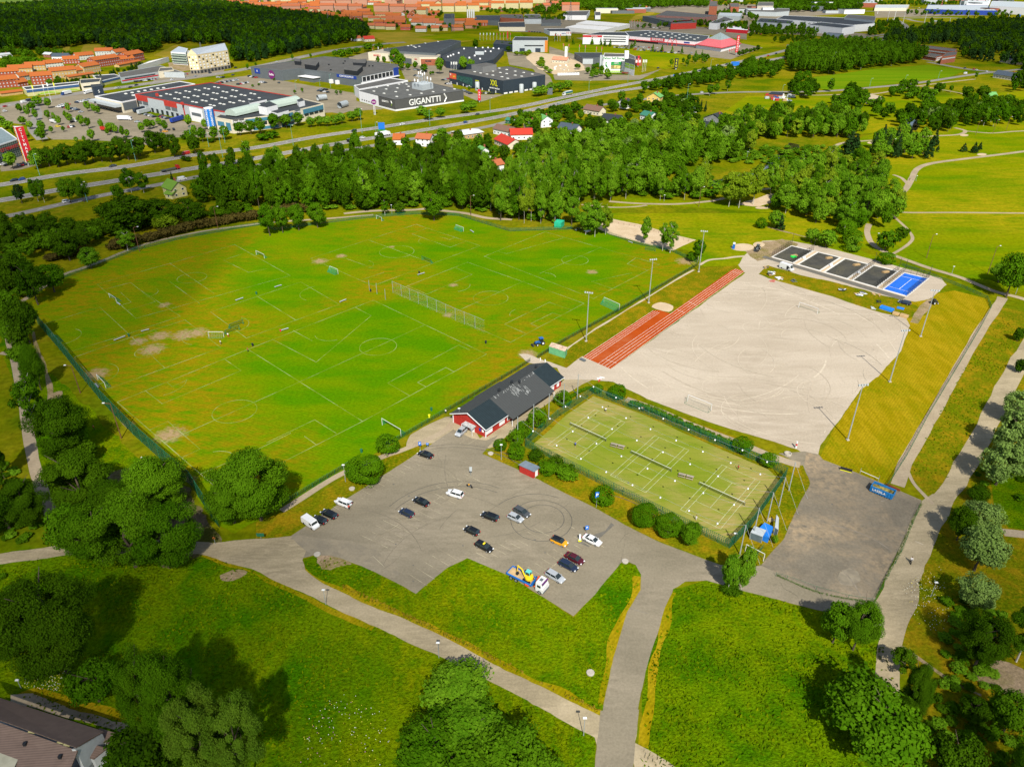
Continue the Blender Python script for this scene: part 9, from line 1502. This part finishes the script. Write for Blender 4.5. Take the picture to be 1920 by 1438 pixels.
def person(x,y,rz,shirt,legs,label,pose='stand',hair=(.05,.03,.015)):
 p=G(x,y);e=empty('person',p,rz,label,'person');st=dict(stand=((.02,.10),(-.02,-.10)),run=((.28,.09),(-.30,-.10)),ride=((.2,.10),(.0,-.10)))[pose];ar=dict(stand=((.05,.25,.95),(.05,-.25,.95)),run=((.3,.25,1.1),(-.15,-.3,1.15)),ride=((.4,.18,1.05),(.4,-.18,1.05)))[pose]
 V=[(0,0,.95),(0,0,1.15),(0,0,1.42),(0.02,0,1.52),(0.03,0,1.64),(.02,0,1.75)];E=[(0,1),(1,2),(2,3),(3,4),(4,5)];RD=[.15,.14,.16,.055,.10,.07]
 for s,(fx,fy)in zip((1,-1),st):
  i=len(V);V+=[(0,s*.10,.88),(fx*.55+.05,s*.11,.48),(fx,fy,.08),(fx+.13,fy,.04)];RD+=[.095,.065,.045,.035];E+=[(0,i),(i,i+1),(i+1,i+2),(i+2,i+3)]
 for s,hnd in zip((1,-1),ar):
  i=len(V);V+=[(0,s*.20,1.42),((hnd[0])*.4-.02,s*.27,1.18),hnd,(hnd[0]+.06,hnd[1],hnd[2]-.07)];RD+=[.06,.045,.032,.03];E+=[(2,i),(i,i+1),(i+1,i+2),(i+2,i+3)]
 me=bpy.data.meshes.new('body');me.from_pydata(V,E,[]);o=bpy.data.objects.new('body',me);COL.objects.link(o);o.modifiers.new('s','SKIN');o.modifiers.new('u','SUBSURF').levels=1
 for v,r0 in zip(me.skin_vertices[0].data if me.skin_vertices else[],RD):v.radius=(r0,r0)
 if me.skin_vertices:me.skin_vertices[0].data[0].use_root=True
 dg=bpy.context.evaluated_depsgraph_get();m2=bpy.data.meshes.new_from_object(o.evaluated_get(dg));bpy.data.objects.remove(o);m2.name='body';m2.materials.clear()
 for m_ in(SKIN,shirt,legs,PLS):m2.materials.append(m_)
 for f in m2.polygons:z=f.center.z;f.material_index=3 if z<.10 else 0 if z<.5 and legs.name.startswith('short')else 2 if z<.98 else(1 if(z<1.46 and not(abs(f.center.y)>.24 and z<1.2))else 0)
 b=bpy.data.objects.new('body',m2);COL.objects.link(b);b.parent=e;mb=MB();mb.lathe((.01,0,1.66),[(.11,-.02),(.115,.06),(.08,.13),(0,.15)],10,M('hair_%d'%int(hair[0]*100),hair,.9,var=0));mb.B('hair',e,smooth=True)
 return e
cb,cr,cw,ck,cn_=M('cloth_blue',(.01,.06,.35),.8),M('cloth_red',(.42,.03,.02),.8),M('cloth_white',(.55,.55,.55),.8),M('cloth_black',(.012,.012,.014),.8),M('short_navy',(.01,.015,.04),.8);sw=M('short_white',(.5,.5,.5),.8)
for a in((1135.5,773,2,cw,M('short_black',(.01,.01,.01),.8),'tennis player in white and black at the far baseline of the first court','run'),(1078.5,838,1,cb,cn_,'tennis player in blue running on the first court','run'),(1383.5,881,3.5,cr,MC['short_black'],'tennis player in red at the far side of the third court','stand'),(1304.5,976,.6,cw,sw,'tennis player in white at the near side of the third court','stand'),(655,956,2.5,cr,ck,'person with red shirt loading the open white crossover','stand'),(465,660,0,cr,ck,'person in red on the playing field line','stand'),(414,646,1,cw,cn_,'child in white by the plain white goal','run'),(428,632,2,cw,cr,'child in white and red by the green-framed goals','run'),(836,776,1,cw,ck,'person walking at the path beside the clubhouse','stand'),(1203,771,1,cw,ck,'person in white at the court gate','stand'),(1206,772,2,ck,ck,'person in black at the court gate','stand'),(1705,339,1,ck,ck,'walker in black at the forked park path','stand'),(1441,390,0,GREEN,ck,'walker in green by the sandy court','stand'),(177,806,1,cr,ck,'person in red sitting place by the tall net','stand')):person(*a[:7])
e=empty('cyclist_bicycle',G(1707,1055),R(250),'bicycle ridden down the wide gravel junction','bicycle')
for x_ in(-.5,.5):mb=MB();mb.tube((x_,-.03,.34),(x_,.03,.34),.34,n=12,m=TYRE);mb.B('wheel',e)
mb=MB();mb.tube((-.5,0,.34),(.1,0,.35),.03,n=4,m=GREY);mb.tube((.1,0,.35),(-.15,0,.95),.03,n=4,m=GREY);mb.tube((.5,0,.34),(.35,0,1.05),.03,n=4,m=GREY);mb.tube((.35,-.28,1.05),(.35,.28,1.05),.02,n=4,m=GREY);mb.B('frame',e)
p=person(1707,1055,R(250),cw,ck,'cyclist in white top riding at the gravel junction','ride');p.location.z=.12
